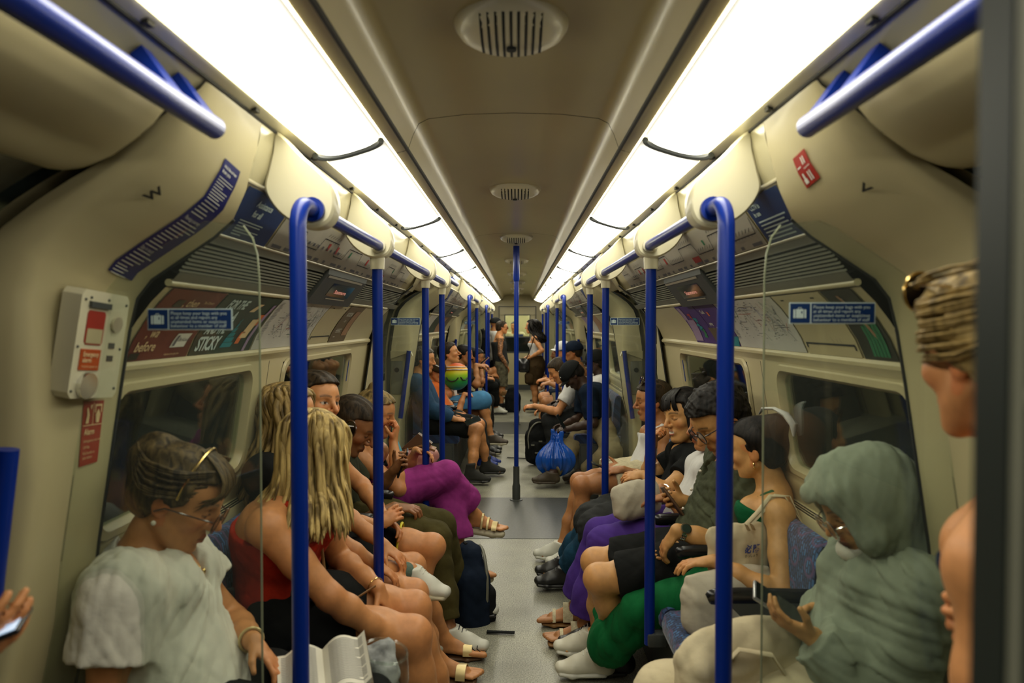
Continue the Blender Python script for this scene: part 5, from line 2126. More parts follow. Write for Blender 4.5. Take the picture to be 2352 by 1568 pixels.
    def foot_prims(s, B, k, toes=True):
        sc = s.sc
        a, f = s.an[k], s.toe[k]
        up = s.footup(k)
        side = np.cross(f, up) * (1 if k == 'L' else -1)         # towards the big toe
        heel = a - up * 0.045 * sc - f * 0.022 * sc
        ball = a - up * 0.058 * sc + f * 0.125 * sc + side * 0.008
        B.cone(a, heel, 0.034 * sc, 0.028 * sc, 0.02)
        B.cone(a - up * 0.01, ball + up * 0.008, 0.034 * sc, 0.020 * sc, 0.03)
        B.flat(heel + f * 0.01, ball, 0.024 * sc, 0.016 * sc, side, 0.028 * sc, 0.042 * sc, 0.02)
        if toes:
            for i, (o, L, r) in enumerate(((0.030, 0.055, 0.0125), (0.011, 0.052, 0.0095), (-0.006, 0.045, 0.009), (-0.021, 0.036, 0.0085), (-0.034, 0.026, 0.008))):
                p = ball + side * o * sc + f * 0.012 * sc
                B.cone(p, p + f * L * sc - up * 0.004, r * sc * 1.1, r * sc, 0.006)

    def footup(s, k):
        f = s.toe[k]
        u = s.U - f * (f @ s.U)
        return nrm(u)

    def build(s, armcut=None, legs=True, toes=(), extra_paint=None, neck=0.052, cat='person'):
        B = Blob()
        sc, b = s.sc, s.b
        s.torso(B, 0.0)
        nw = neck * sc * (1.08 if s.sex == 'm' else 0.92)
        top = s.hc + s.HR @ (np.array([-0.020, 0, -0.055]) * s.hs)
        B.cone(s.nb - s.spine * 0.03, top, nw * 1.08, nw, 0.025)
        B.cone(s.nb - s.spine * 0.055 - s.SF * 0.02, lerp(s.nb, top, 0.55) - s.SF * 0.008, nw * 1.15, nw * 0.85, 0.04)
        for k in 'LR':
            if k in s.el:
                s.arm_prims(B, k)
                s.hand_prims(B, k)
            if k in s.kn and legs:
                s.leg_prims(B, k)
                B.ell(s.kn[k] + nrm(s.kn[k] - lerp(s.hip[k], s.an[k], 0.5)) * 0.012, (0.048 * sc,) * 3, None, 0.03)
                s.foot_prims(B, k, toes is True or (toes and k in toes))
        c, R, hs, P = s.hc.astype(np.float32), s.HR.astype(np.float32), s.hs, s.P

        def hf(pts):
            return head_sdf(((pts - c) @ R) / hs, P) * hs
        B.fn(s.hc - 0.145 * hs, s.hc + 0.145 * hs, hf, 0.016)
        V, Q = B.mesh(s.h)
        s.paint(V)
        if extra_paint:
            extra_paint(s, V, s.colr)
        s.obj = np_mesh('person', V, Q, 'skin', s.base, None, s.colr)
        tag(s.obj, s.label, cat, s.group)
        return s

    def paint(s, V):
        C = np.tile(np.array(s.skin), (len(V), 1))
        q = ((V - s.hc) @ s.HR) / s.hs
        f, l, u = q.T
        al = np.abs(l)
        head = (np.abs(f) < 0.15) & (al < 0.11) & (np.abs(u) < 0.14)
        P = s.P

        def mix(w, col):
            w = np.clip(w, 0, 1)[:, None] * head[:, None]
            C[:] = C * (1 - w) + np.array(col) * w

        def g(c, r):
            return np.exp(-(((f - c[0]) / r[0]) ** 2 + ((al - c[1]) / r[1]) ** 2 + ((u - c[2]) / r[2]) ** 2))
        sk = np.array(s.skin)
        red = sk * np.array([1.05, 0.72, 0.66])
        mix(0.75 * g((0.07, 0.045, -0.03), (0.03, 0.022, 0.022)), red)
        mix(0.7 * g((0.11, 0, -0.025), (0.022, 0.016, 0.016)), red)
        mix(0.7 * (al > 0.070) * (u < 0.03), red)
        if P.get('stubble'):
            mix(P['stubble'] * np.clip((-0.035 - u) / 0.02, 0, 1) * (f > -0.02) * (al < 0.07), sk * 0.42)
        if P.get('beard'):
            mix(P['beard'] * np.clip((-0.045 - u) / 0.012, 0, 1) * (f > -0.01), (0.03, 0.022, 0.016))
        if P.get('moustache'):
            mix(P['moustache'] * (np.abs(u + 0.049) < 0.006) * (f > 0.075) * (al < 0.026), (0.05, 0.035, 0.025))
        lip = P.get('lip', sk * np.array([0.80, 0.45, 0.42]))
        mix(1.0 * ((u < -0.052) & (u > -0.0765) & (al < 0.024 - 0.9 * np.abs(u + 0.064)) & (f > 0.078)) * 0.85, lip)
        if P.get('smile'):
            mix(1.0 * ((np.abs(u + 0.0625) < 0.0055) & (al < 0.019) & (f > 0.078)), (0.75, 0.70, 0.58))
        else:
            mix(0.8 * np.exp(-((u + 0.0640) / 0.0022) ** 2) * (al < 0.023) * (f > 0.078), sk * 0.22)
        bc = P.get('brow', (0.03, 0.02, 0.012))
        arc = u - (0.0245 + 0.004 * np.sin((al - 0.012) / 0.04 * PI))
        mix(0.85 * np.exp(-(arc / 0.0040) ** 2) * (al > 0.010) * (al < 0.053) * (f > 0.04), bc)
        # eyes: shadowed socket, lash line, iris when open
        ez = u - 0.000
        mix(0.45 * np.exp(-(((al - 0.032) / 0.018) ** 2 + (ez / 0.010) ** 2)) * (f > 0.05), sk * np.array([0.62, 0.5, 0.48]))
        if P.get('eyes', 'down') == 'open':
            inside = ((al - 0.032) / 0.0140) ** 2 + (ez / 0.0055) ** 2 < 1
            mix(1.0 * inside * (f > 0.06), (0.55, 0.50, 0.42))
            mix(1.0 * (((al - 0.031) / 0.0058) ** 2 + (ez / 0.0060) ** 2 < 1) * (f > 0.06), P.get('iris', (0.03, 0.018, 0.01)))
            lid = ez - 0.0058 + 0.00002 * ((al - 0.032) / 0.001) ** 2
            mix(0.9 * np.exp(-(lid / 0.0020) ** 2) * (np.abs(al - 0.032) < 0.0165) * (f > 0.05), (0.02, 0.012, 0.008))
        else:
            lid = ez + 0.0045 - 0.00002 * ((al - 0.032) / 0.001) ** 2
            mix(0.95 * np.exp(-(lid / 0.0024) ** 2) * (np.abs(al - 0.032) < 0.016) * (f > 0.05), (0.015, 0.010, 0.008))
        # warm joints
        for dct, r in ((s.kn, 0.055), (s.el, 0.04)):
            for k in dct:
                w = np.exp(-(((V - dct[k]) ** 2).sum(1)) / (r * r)) * 0.5
                C[:] = C * (1 - w[:, None]) + red * w[:, None]
        for k in s.hd:
            w = np.exp(-(((V - (s.wr[k] + s.hd[k][0] * 0.10)) ** 2).sum(1)) / (0.045 ** 2)) * 0.45
            C[:] = C * (1 - w[:, None]) + red * w[:, None]
        s.colr = C

    # -------------------------------------------------------------- garments (children of the body)
    def put(s, name, B, m, h=None, extra=None, parent=None):
        V, Q = B.mesh(h or s.h)
        o = np_mesh(name, V, Q, m, s.base, parent or s.obj, None, extra)
        return o

    def part(s, name, mb, m, parent=None, smooth=True, auto=0.7):
        """mesh-builder part (built in world coordinates) hung on the body"""
        v = [Vector(p) - Vector(s.base) for p in mb.v]
        o = link_mesh(name, v, mb.f, m, parent or s.obj, smooth, (0, 0, 0), auto)
        return o

    def neck_hole(s, B, style):
        sc = s.sc
        n = s.nb
        if style == 'round':
            B.ell(n + s.SF * 0.028 * sc + s.U * 0.03, (0.075 * sc, 0.082 * sc, 0.075 * sc), np.stack([s.SF, s.SL, s.spine], 1), 0.006, 'sub')
        elif style == 'v':
            B.ell(n + s.SF * 0.02 * sc + s.U * 0.03, (0.075 * sc, 0.088 * sc, 0.072 * sc), np.stack([s.SF, s.SL, s.spine], 1), 0.006, 'sub')
            for t in np.linspace(0.15, 1, 6):
                c = n + s.SF * (0.085 + 0.035 * t) * sc - s.spine * (0.03 + 0.115 * t) * sc
                B.cone(c, c + s.SF * 0.08, 0.045 * (1.02 - t) + 0.004, 0.045 * (1.02 - t) + 0.004, 0.006, 'sub')
        elif style == 'collar':
            B.ell(n + s.SF * 0.022 * sc + s.U * 0.045, (0.062 * sc, 0.066 * sc, 0.075 * sc), np.stack([s.SF, s.SL, s.spine], 1), 0.006, 'sub')

    def top(s, m, sleeve=0.42, neck='round', o=0.016, hem=0.0, name='shirt', amp=0.006, freq=26, seed=1, cuff=0.010, waist=1.06, loose=0.0, sides='LR', bust=True, h=None, stretch=(1, 1, 1)):
        B = Blob()
        s.torso(B, o, 0.04, waist=waist, bust=bust)
        if loose:
            B.flat(s.pel + s.U * 0.02, s.che, 0.105 * s.sc * s.b + o + loose, 0.105 * s.sc + o, s.SL, 0.165 * s.sc * s.b + o + loose, 0.150 * s.sc + o, 0.04)
        for k in sides:
            if k in s.el and sleeve > 0:
                S_ = Blob()
                P, R = s.arm_prims(S_, k, o + cuff, 0.0, sleeve)
                d = nrm(P[-1] - P[-2])
                B.capped(S_, P[-1] + d * 0.002, d)
        s.neck_hole(B, neck)
        if hem is not None:
            c = s.pel + s.spine * hem
            B.cut(c, -s.spine * 0.55 - s.U * 0.45, 0.01, c - np.array([0.3, 0.3, 0.25]), c + np.array([0.3, 0.3, 0.05]))
        if amp:
            B.noise(wrinkle(amp, freq, seed, stretch))
        return s.put(name, B, m, h)

    def tank(s, m, o=0.010, top=0.16, hem=0.0, name='top', strap=0.010, amp=0.004, back_x=False, seed=2, straps=True, sx=0.085, h=None, loose=0.0):
        """sleeveless top: cut at the arm pits, two straps over the shoulders"""
        B = Blob()
        sc = s.sc
        s.torso(B, o, 0.04, shoulders=False)
        if loose:
            B.flat(s.pel + s.U * 0.02, s.che, 0.105 * sc * s.b + o + loose, 0.105 * sc + o, s.SL, 0.165 * sc * s.b + o + loose, 0.150 * sc + o, 0.04)
        c = s.nb - s.spine * top * sc
        B.cut(c, s.spine, 0.008, c - 0.25, c + 0.25)
        for k in s.el:                                    # arm holes
            B.cone(s.sh[k], lerp(s.sh[k], s.el[k], 0.6), 0.060 * sc, 0.05 * sc, 0.01, 'sub')
        if straps:
            for q in (-1, 1):
                a = c + s.SL * q * sx * 1.0 * sc + s.SF * 0.098 * sc
                t = s.nb + s.SL * q * sx * sc * 1.05 + s.spine * 0.006 * sc
                b = c + s.SL * q * (sx if not back_x else sx * 0.5) * sc - s.SF * 0.082 * sc
                pts = [a - s.spine * 0.02, lerp(a, t, 0.5) + s.SF * 0.022 * sc, t + s.SF * 0.03 * sc, t - s.SF * 0.02 * sc, lerp(t, b, 0.55) - s.SF * 0.03 * sc, b - s.spine * 0.02]
                for i in range(5):
                    B.flat(pts[i], pts[i + 1], strap * 0.75, strap * 0.75, s.SL, strap * 1.5, strap * 1.5, 0.008)
        if hem is not None:
            c = s.pel + s.spine * hem
            B.cut(c, -s.spine * 0.55 - s.U * 0.45, 0.01, c - np.array([0.3, 0.3, 0.25]), c + np.array([0.3, 0.3, 0.05]))
        if amp:
            B.noise(wrinkle(amp, 28, seed))
        return s.put(name, B, m, h)

    def trousers(s, m, t1=0.94, o=0.014, flare=0.0, name='trousers', amp=0.005, freq=24, seed=3, kk=0.04, h=None, ofun=None, legs='LR'):
        B = Blob()
        B.flat(s.pel - s.U * 0.0, lerp(s.pel, s.wai, 0.55), 0.108 * s.sc * s.b + o, 0.096 * s.sc * s.b + o * 0.7, s.L, 0.172 * s.sc * s.b + o, 0.150 * s.sc * s.b + o * 0.7, 0.03)
        for k in legs:
            S_ = Blob()
            P, R = s.leg_prims(S_, k, o, 0.0, t1, flare, 0.03, ofun)
            d = nrm(P[-1] - P[-2])
            B.capped(S_, P[-1] + d * 0.002, d, kk)
        c = s.seat_plane()
        if amp:
            B.noise(wrinkle(amp, freq, seed))
        return s.put(name, B, m, h)

    def seat_plane(s):
        return s.pel

    def skirt(s, m, t1=0.9, o=0.02, name='skirt', flare=0.03, amp=0.008, seed=4, h=None, hemz=None, freq=24, stretch=(1, 1, 0.3), kk=0.09):
        """skirt lying over both thighs and hanging from the knees"""
        B = Blob()
        B.flat(s.pel, lerp(s.pel, s.wai, 0.5), 0.108 * s.sc * s.b + o, 0.096 * s.sc * s.b + o * 0.6, s.L, 0.175 * s.sc * s.b + o, 0.150 * s.sc * s.b + o * 0.6, 0.03)
        ends = []
        for k in 'LR':
            P, R = s.leg_prims(B, k, o, 0.0, t1, flare, kk)
            ends.append((P[-1], nrm(P[-1] - P[-2]), R[-1]))
        for t in np.linspace(0.1, t1, 9):                      # web between the legs
            tt = t * 2
            if tt <= 1:
                a, b = lerp(s.hip['L'], s.kn['L'], tt), lerp(s.hip['R'], s.kn['R'], tt)
            else:
                a, b = lerp(s.kn['L'], s.an['L'], tt - 1), lerp(s.kn['R'], s.an['R'], tt - 1)
            B.cone(a, b, 0.055 * s.sc, 0.055 * s.sc, kk * 0.7)
        if hemz is not None:
            c = np.array([s.pel[0], s.pel[1], hemz])
            B.cut(c, (0, 0, -1), 0.006)
        else:
            c = (ends[0][0] + ends[1][0]) / 2
            d = nrm(ends[0][1] + ends[1][1])
            B.cut(c, d, 0.006, c - 0.25, c + 0.25)
        if amp:
            B.noise(wrinkle(amp, freq, seed, stretch))
        return s.put(name, B, m, h)

    # -------------------------------------------------------------- head dressings
    def H(s, f, l, u):
        """point in head coordinates -> world"""
        return s.hc + s.HR @ (np.array([f, l, u]) * s.hs)

    def hair_cap(s, B, o=0.012, front=0.055, low=-0.03, side=0.035, nape=-0.075, k=0.012, top=0.0):
        """scalp hair: offset skull minus the face"""
        c, R, hs = s.hc.astype(np.float32), s.HR.astype(np.float32), s.hs

        def f(P):
            q = ((P - c) @ R) / hs
            x, y, z = q[..., 0], np.abs(q[..., 1]), q[..., 2]

            def ell(cc, r):
                a, b_, d = (x - cc[0]) / r[0], (y - cc[1]) / r[1], (z - cc[2]) / r[2]
                k0 = np.sqrt(a * a + b_ * b_ + d * d)
                k1 = np.sqrt((a / r[0]) ** 2 + (b_ / r[1]) ** 2 + (d / r[2]) ** 2)
                return k0 * (k0 - 1) / np.maximum(k1, 1e-6)
            d = ell((-0.012, 0, 0.036 + top), (0.097 + o, 0.076 + o, 0.080 + o))
            d = smin(d, ell((0.024, 0, 0.034 + top), (0.066 + o, 0.060 + o, 0.060 + o)), 0.03)
            d = smin(d, ell((-0.045, 0, -0.02), (0.058 + o * 0.7, 0.060 + o * 0.7, 0.06)), 0.03)
            # hairline: a curve from the forehead over the temple, in front of the ear, to the nape
            hl = np.where(z > 0.02, front - 0.30 * np.maximum(0.075 - z, 0) - 0.5 * np.maximum(y - 0.03, 0), 0)
            line = np.where(z > front * 0 + 0.045, 10, 0)
            fx = np.interp(z.ravel(), [-0.12, nape, low, 0.012, 0.050, 0.068, 0.085, 0.2], [-0.06, -0.045, -0.018, side * 0.9, side + 0.012, front + 0.006, front + 0.05, 0.3]).reshape(z.shape)
            fx = fx - 0.30 * np.maximum(y - 0.045, 0) * (z > 0.03)
            d = smax(d, (x - fx) * 0.9, 0.006)
            d = smax(d, nape - z, 0.02)
            return d * hs
        B.fn(s.hc - 0.15 * hs, s.hc + 0.15 * hs, f, k)

    def strands(s, amp=0.0025, fl=150.0, ff=40.0, seed=0):
        c, R, hs = s.hc.astype(np.float32), s.HR.astype(np.float32), s.hs
        r = np.random.RandomState(seed)
        p = r.rand(4) * 6

        def f(P):
            q = ((P - c) @ R) / hs
            x, y, z = q[..., 0], q[..., 1], q[..., 2]
            w = 0.6 * np.sin(40 * x + p[0]) + 0.5 * np.sin(33 * z + p[1])
            return amp * (np.sin(fl * y + ff * z + w + p[2]) + 0.7 * np.sin(fl * 0.53 * y - ff * 0.6 * x + 1.3 * w + p[3]))
        return f

    def lock(s, mb, pts, r, wave=0.0, n=10, ph=0.0, flat=0.6):
        """one tapered lock of hair through control points (world)"""
        P = [V3(p) for p in pts]
        out = []
        for t in np.linspace(0, len(P) - 1, n):
            i = min(int(t), len(P) - 2)
            u = t - i
            p0, p1, p2, p3 = P[max(i - 1, 0)], P[i], P[i + 1], P[min(i + 2, len(P) - 1)]
            q = 0.5 * (2 * p1 + (p2 - p0) * u + (2 * p0 - 5 * p1 + 4 * p2 - p3) * u * u + (-p0 + 3 * p1 - 3 * p2 + p3) * u ** 3)
            if wave:
                a = t / (len(P) - 1) * 9 + ph
                q = q + (s.HR @ np.array([math.cos(a * 0.9), math.sin(a), 0])) * wave * min(1, t)
            out.append(q)
        rs = [r * (0.55 + 0.45 * math.sin(min(1, 0.15 + i / (n - 1)) * PI * 0.9)) * (1 if i < n - 1 else 0.15) for i in range(n)]
        mb.tube(out, rs, 6, flat=flat)
# ------------------------------------------------------------------ things people wear and carry
cloth('white_gauze', (0.66, 0.64, 0.55), 0.06, 0.3, scale=10)
cloth('red_knit', (0.40, 0.025, 0.008), 0.15, 0.2, scale=30)
cloth('black_cloth', (0.010, 0.011, 0.011), 0.15, 0.2)
cloth('charcoal_cloth', (0.028, 0.030, 0.030), 0.15, 0.2)
cloth('olive_cloth', (0.052, 0.044, 0.014), 0.2, 0.25)
cloth('olive_tee', (0.035, 0.038, 0.022), 0.2, 0.2)
cloth('magenta_cloth', (0.24, 0.024, 0.17), 0.18, 0.25)
cloth('denim_jacket', (0.016, 0.050, 0.105), 0.2, 0.25)
cloth('denim_light', (0.055, 0.19, 0.36), 0.15, 0.2)
cloth('denim_jeans', (0.012, 0.050, 0.092), 0.3, 0.25)
cloth('sage_hood', (0.25, 0.285, 0.215), 0.08, 0.25, scale=9)
cloth('green_skirt', (0.002, 0.115, 0.030), 0.12, 0.2)
cloth('green_top', (0.003, 0.10, 0.035), 0.1, 0.25, scale=40)
cloth('olive_linen', (0.060, 0.068, 0.040), 0.25, 0.3, scale=20)
cloth('purple_cloth', (0.060, 0.025, 0.21), 0.1, 0.15)
cloth('white_cotton', (0.60, 0.60, 0.58), 0.05, 0.2)
cloth('cream_lace', (0.56, 0.50, 0.33), 0.15, 0.4, scale=50)
cloth('canvas', (0.58, 0.50, 0.33), 0.06, 0.3, scale=12)
cloth('canvas_grey', (0.50, 0.46, 0.36), 0.06, 0.3, scale=12)
cloth('navy_cloth', (0.008, 0.014, 0.028), 0.2, 0.2)
cloth('navy_tee', (0.006, 0.013, 0.026), 0.2, 0.2)
cloth('khaki', (0.21, 0.17, 0.09), 0.12, 0.25)
cloth('camo', (0.13, 0.12, 0.075), 0.5, 0.2, scale=22)
cloth('brown_cloth', (0.045, 0.028, 0.012), 0.2, 0.3)
cloth('teal_sock', (0.10, 0.15, 0.12), 0.1, 0.3, scale=50)
cloth('orange_cloth', (0.55, 0.12, 0.02), 0.1, 0.2)
cloth('white_stripe', (0.55, 0.50, 0.47), 0.35, 0.2, scale=16)
cloth('scarf_print', (0.22, 0.23, 0.23), 0.9, 0.2, scale=16)
mat('blue_bag', (0.004, 0.075, 0.42), 0.22, spec=0.6, var=0.25, vscale=18, bump=0.8, bscale=22, stretch=(1, 1, 0.25))
mat('white_leather', (0.58, 0.56, 0.45), 0.45, var=0.05)
mat('shoe_white', (0.52, 0.52, 0.45), 0.5, var=0.1)
mat('shoe_sole', (0.42, 0.38, 0.26), 0.6)
mat('shoe_blue', (0.006, 0.028, 0.22), 0.5, var=0.2)
mat('shoe_black', (0.010, 0.010, 0.010), 0.4)
mat('boot_suede', (0.020, 0.020, 0.017), 0.9, var=0.2)
mat('shoe_brown', (0.050, 0.036, 0.022), 0.6)
mat('tan_leather', (0.24, 0.12, 0.035), 0.5)
mat('brown_leather', (0.10, 0.050, 0.022), 0.5)
mat('pink_leather', (0.42, 0.20, 0.17), 0.45, var=0.1)
mat('gold_leather', (0.62, 0.50, 0.24), 0.32, metal=0.35)
mat('paper', (0.66, 0.63, 0.53), 0.7, var=0.03)
mat('phone_body', (0.012, 0.013, 0.016), 0.25, spec=0.6)
mat('phone_silver', (0.42, 0.43, 0.42), 0.25, metal=0.7)
mat('card_cyan', (0.06, 0.33, 0.46), 0.5)
mat('pearl', (0.75, 0.70, 0.58), 0.15, coat=0.5)
mat('tortoise', (0.055, 0.020, 0.008), 0.2, coat=0.4)
mat('clear_plastic', (0.30, 0.34, 0.28), 0.12, spec=0.6)


def rainbow_mat():
    m = mat('rainbow', (0.5, 0.5, 0.1), 0.5)
    nt = m.node_tree
    tc = nt.nodes.new('ShaderNodeTexCoord')
    sp = nt.nodes.new('ShaderNodeSeparateXYZ')
    nt.links.new(tc.outputs['Generated'], sp.inputs[0])
    r = nt.nodes.new('ShaderNodeValToRGB')
    e = r.color_ramp.elements
    e[0].position, e[0].color = 0.02, (0.02, 0.22, 0.20, 1)
    e[1].position, e[1].color = 0.95, (0.62, 0.10, 0.03, 1)
    for p, c in ((0.35, (0.02, 0.36, 0.06, 1)), (0.58, (0.30, 0.52, 0.01, 1)), (0.75, (0.75, 0.55, 0.01, 1)), (0.86, (0.75, 0.28, 0.01, 1))):
        a = e.new(p)
        a.color = c
    nt.links.new(sp.outputs[2], r.inputs[0])
    nt.links.new(r.outputs[0], nt.nodes['Principled BSDF'].inputs['Base Color'])


rainbow_mat()


def phone(c, upv, nv, label, size=(0.070, 0.146, 0.009), body='phone_body', lit=False, cat='phone'):
    c, y = V3(c), nrm(upv)
    z = nrm(V3(nv) - y * (V3(nv) @ y))
    x = np.cross(y, z)
    R = Matrix([[x[i], y[i], z[i]] for i in range(3)])
    mb = MB(c)
    mb.box(c, size, R, bev=0.0035)
    o = mb.build('phone', body)
    tag(o, label, cat)
    mb = MB(c)
    mb.box(c + z * (size[2] / 2 + 0.0003), (size[0] - 0.006, size[1] - 0.008, 0.0008), R)
    mb.build('screen', 'screen_glow' if lit else 'window_dark', o, False)
    mb = MB(c)
    mb.box(c - z * (size[2] / 2 + 0.001) + y * size[1] * 0.32 + x * size[0] * 0.2, (0.022, 0.026, 0.003), R, bev=0.001)
    mb.build('camera_bump', 'dark_grey', o)
    return o


def eyeglasses(p, frame='tortoise', lens='lens_clear', up=0.0, r=0.024, name='glasses', fwd=0.0, tilt=0.0, temples=True):
    """two rims, bridge and temples in head coordinates; up/fwd shift them (sunglasses pushed up on the hair)"""
    R = s3 = None
    ct, st = math.cos(tilt), math.sin(tilt)

    def T(f, l, u):
        f, u = f * ct - u * st, f * st + u * ct
        return Vector(p.H(f + fwd, l, u + up))
    mb = MB()
    n = nrm(V3(T(1, 0, 0)) - V3(T(0, 0, 0)))
    for q in (-1, 1):
        mb.torus(T(0.108, q * 0.031, 0.0), r * p.hs, 0.0022, n, 22, 6)
        if temples:
            mb.tube([T(0.104, q * 0.054, 0.008), T(0.085, q * 0.070, 0.010), T(0.0, q * 0.0845, 0.004), T(-0.02, q * 0.083, -0.012)], 0.0022, 6)
    mb.tube([T(0.110, -0.008, 0.006), T(0.113, 0, 0.009), T(0.110, 0.008, 0.006)], 0.002, 6)
    g = p.part(name, mb, frame)
    mb = MB()
    for q in (-1, 1):
        c = T(0.1085, q * 0.031, 0.0)
        a, b = frame_of(n)
        mb.loft([[c + (a * math.cos(t) + b * math.sin(t)) * (r * p.hs) + Vector(n) * z for t in np.linspace(0, 2 * PI, 20, endpoint=False)] for z in (-0.0006, 0.0006)])
    p.part('lens', mb, lens, g, False)
    return g


def shoe(p, k, m='shoe_white', sole='shoe_sole', name='shoe', laces='print_white', high=0.0):
    k = p.k(k)
    sc, a, f = p.sc, p.an[k], p.toe[k]
    up = p.footup(k)
    sd = np.cross(f, up)
    B = Blob()
    heel = a - f * 0.030 * sc - up * 0.042 * sc
    ball = a + f * 0.115 * sc - up * 0.050 * sc
    tip = a + f * 0.165 * sc - up * 0.052 * sc
    B.cone(a + up * (0.012 + high), heel, 0.044 * sc, 0.038 * sc, 0.02)
    B.flat(heel, ball, 0.036 * sc, 0.030 * sc, sd, 0.037 * sc, 0.046 * sc, 0.03)
    B.flat(ball, tip, 0.030 * sc, 0.024 * sc, sd, 0.045 * sc, 0.036 * sc, 0.02)
    B.cone(a + up * 0.004, a + f * 0.085 * sc - up * 0.030 * sc, 0.042 * sc, 0.034 * sc, 0.03)
    B.cut(a - up * 0.074 * sc, -up, 0.003)
    B.cut(a + up * (0.022 + high), nrm(up - f * 0.15), 0.006)
    V, Q = B.mesh(p.h)
    o = np_mesh(name, V, Q, m, p.base, p.obj)
    B = Blob()
    B.flat(heel - up * 0.030 * sc + f * 0.006, ball - up * 0.022 * sc, 0.016 * sc, 0.015 * sc, sd, 0.044 * sc, 0.053 * sc, 0.02)
    B.flat(ball - up * 0.022 * sc, tip - up * 0.018 * sc, 0.015 * sc, 0.014 * sc, sd, 0.053 * sc, 0.044 * sc, 0.02)
    V, Q = B.mesh(p.h)
    np_mesh('sole', V, Q, sole, p.base, o)
    if laces:
        mb = MB()
        for i in range(5):
            c = a + f * (0.052 + 0.015 * i) * sc + up * (0.027 - 0.0112 * i) * sc
            w = 0.022 * sc
            mb.tube([c - sd * w - up * 0.006, c + up * 0.005, c + sd * w - up * 0.006], 0.0026, 6)
        p.part('laces', mb, laces, o)
    return o


def sandal(p, k, strap='gold_leather', sole='shoe_sole', thick=0.014, bands=((0.10, 0.03), (0.03, 0.02)), ankle=True):
    """bare foot on a sole with straps"""
    k = p.k(k)
    sc, a, f = p.sc, p.an[k], p.toe[k]
    up = p.footup(k)
    sd = np.cross(f, up)
    B = Blob()
    heel = a - f * 0.035 * sc - up * (0.078 + thick * 0.5) * sc
    ball = a + f * 0.115 * sc - up * (0.078 + thick * 0.5) * sc
    tip = a + f * 0.170 * sc - up * (0.076 + thick * 0.5) * sc
    B.flat(heel, ball, thick * 0.6, thick * 0.6, sd, 0.036 * sc, 0.046 * sc, 0.02)
    B.flat(ball, tip, thick * 0.6, thick * 0.6, sd, 0.046 * sc, 0.036 * sc, 0.02)
    V, Q = B.mesh(p.h)
    o = np_mesh('sandal', V, Q, sole, p.base, p.obj)
    mb = MB()
    for x, w in bands:
        rg = []
        for dx in (-w / 2, w / 2):
            c = a + f * (x + dx) * sc - up * 0.066 * sc
            hh = 0.108 - 0.52 * x
            ww = 0.050 if x > 0.07 else 0.045
            rg.append([Vector(c + sd * ww * math.cos(t) * sc + up * hh * math.sin(t) * sc) for t in np.linspace(0, PI, 11)] +
                      [Vector(c + sd * (ww - 0.004) * math.cos(t) * sc + up * (hh - 0.004) * math.sin(t) * sc) for t in np.linspace(PI, 0, 11)])
        mb.loft(rg)
    if ankle:
        rg = []
        for dz in (-0.006, 0.006):
            c = a + up * (0.0 + dz) - f * 0.004
            rg.append([Vector(c + sd * 0.040 * math.cos(t) * sc + f * 0.044 * math.sin(t) * sc) for t in np.linspace(0, 2 * PI, 18, endpoint=False)])
        mb.loft(rg, caps=False)
        mb.loft([[q * 1.0 for q in r] for r in rg[::-1]], caps=False)
    p.part('strap', mb, strap, o)
    return o


def bracelet(p, k, m='gold', r=0.0016, off=0.0, name='bracelet', rad=None):
    k = p.k(k)
    d = nrm(p.wr[k] - p.el[k])
    mb = MB()
    mb.torus(p.wr[k] - d * (0.015 + off), rad or 0.030 * p.sc, r, d, 24, 6)
    return p.part(name, mb, m)


def long_hair(p, m, n=150, length=0.30, r=0.011, wave=0.010, seed=1, front=0.55, back=0.02, spread=0.03, drop=None, part_l=0.0, clip=None, shoulders=True):
    """a cap of scalp hair plus many wavy locks, one mesh"""
    B = Blob()
    p.hair_cap(B, 0.014, front=0.052)
    B.noise(p.strands(0.0022, 150, 30, seed))
    V, Q = B.mesh(p.h)
    rr = random.Random(seed)
    mb = MB()
    hf = p.HR[:, 0].copy()
    hf[2] = 0
    hf = nrm(hf)
    hl = np.cross([0, 0, 1], hf)
    for i in range(n):
        a = rr.uniform(front, 2 * PI - front)
        lv = rr.uniform(0.75, 1.08)
        ca, sa = math.cos(a), math.sin(a)
        p0 = p.H(-0.02 + 0.03 * ca, part_l + 0.02 * sa, 0.121)
        p1 = p.H(-0.014 + 0.080 * ca * lv, 0.070 * sa * lv, 0.095)
        p2 = p.H(-0.016 + 0.108 * ca * lv, 0.094 * sa * lv, 0.030)
        p3 = p.hc + (hf * (-0.016 + 0.100 * ca) + hl * 0.098 * sa) * p.hs * lv - np.array([0, 0, 0.075])
        L = length * rr.uniform(0.72, 1.05)
        out = (hf * (ca * 0.5 - back / 0.1 * 0.5) + hl * sa) * spread
        p4 = p3 + out * 0.8 - np.array([0, 0, L * 0.5]) + hf * (-back) * 0.4
        p5 = p3 + out * 1.5 - np.array([0, 0, L]) + hf * (-back)
        if clip and not clip(p5):
            continue
        p.lock(mb, [p0, p1, p2, p3, p4, p5], r * rr.uniform(0.7, 1.25), wave * rr.uniform(0.5, 1.3), 15, rr.uniform(0, 6))
    return np_mesh('hair', V, Q, m, p.base, p.obj, None, mb)


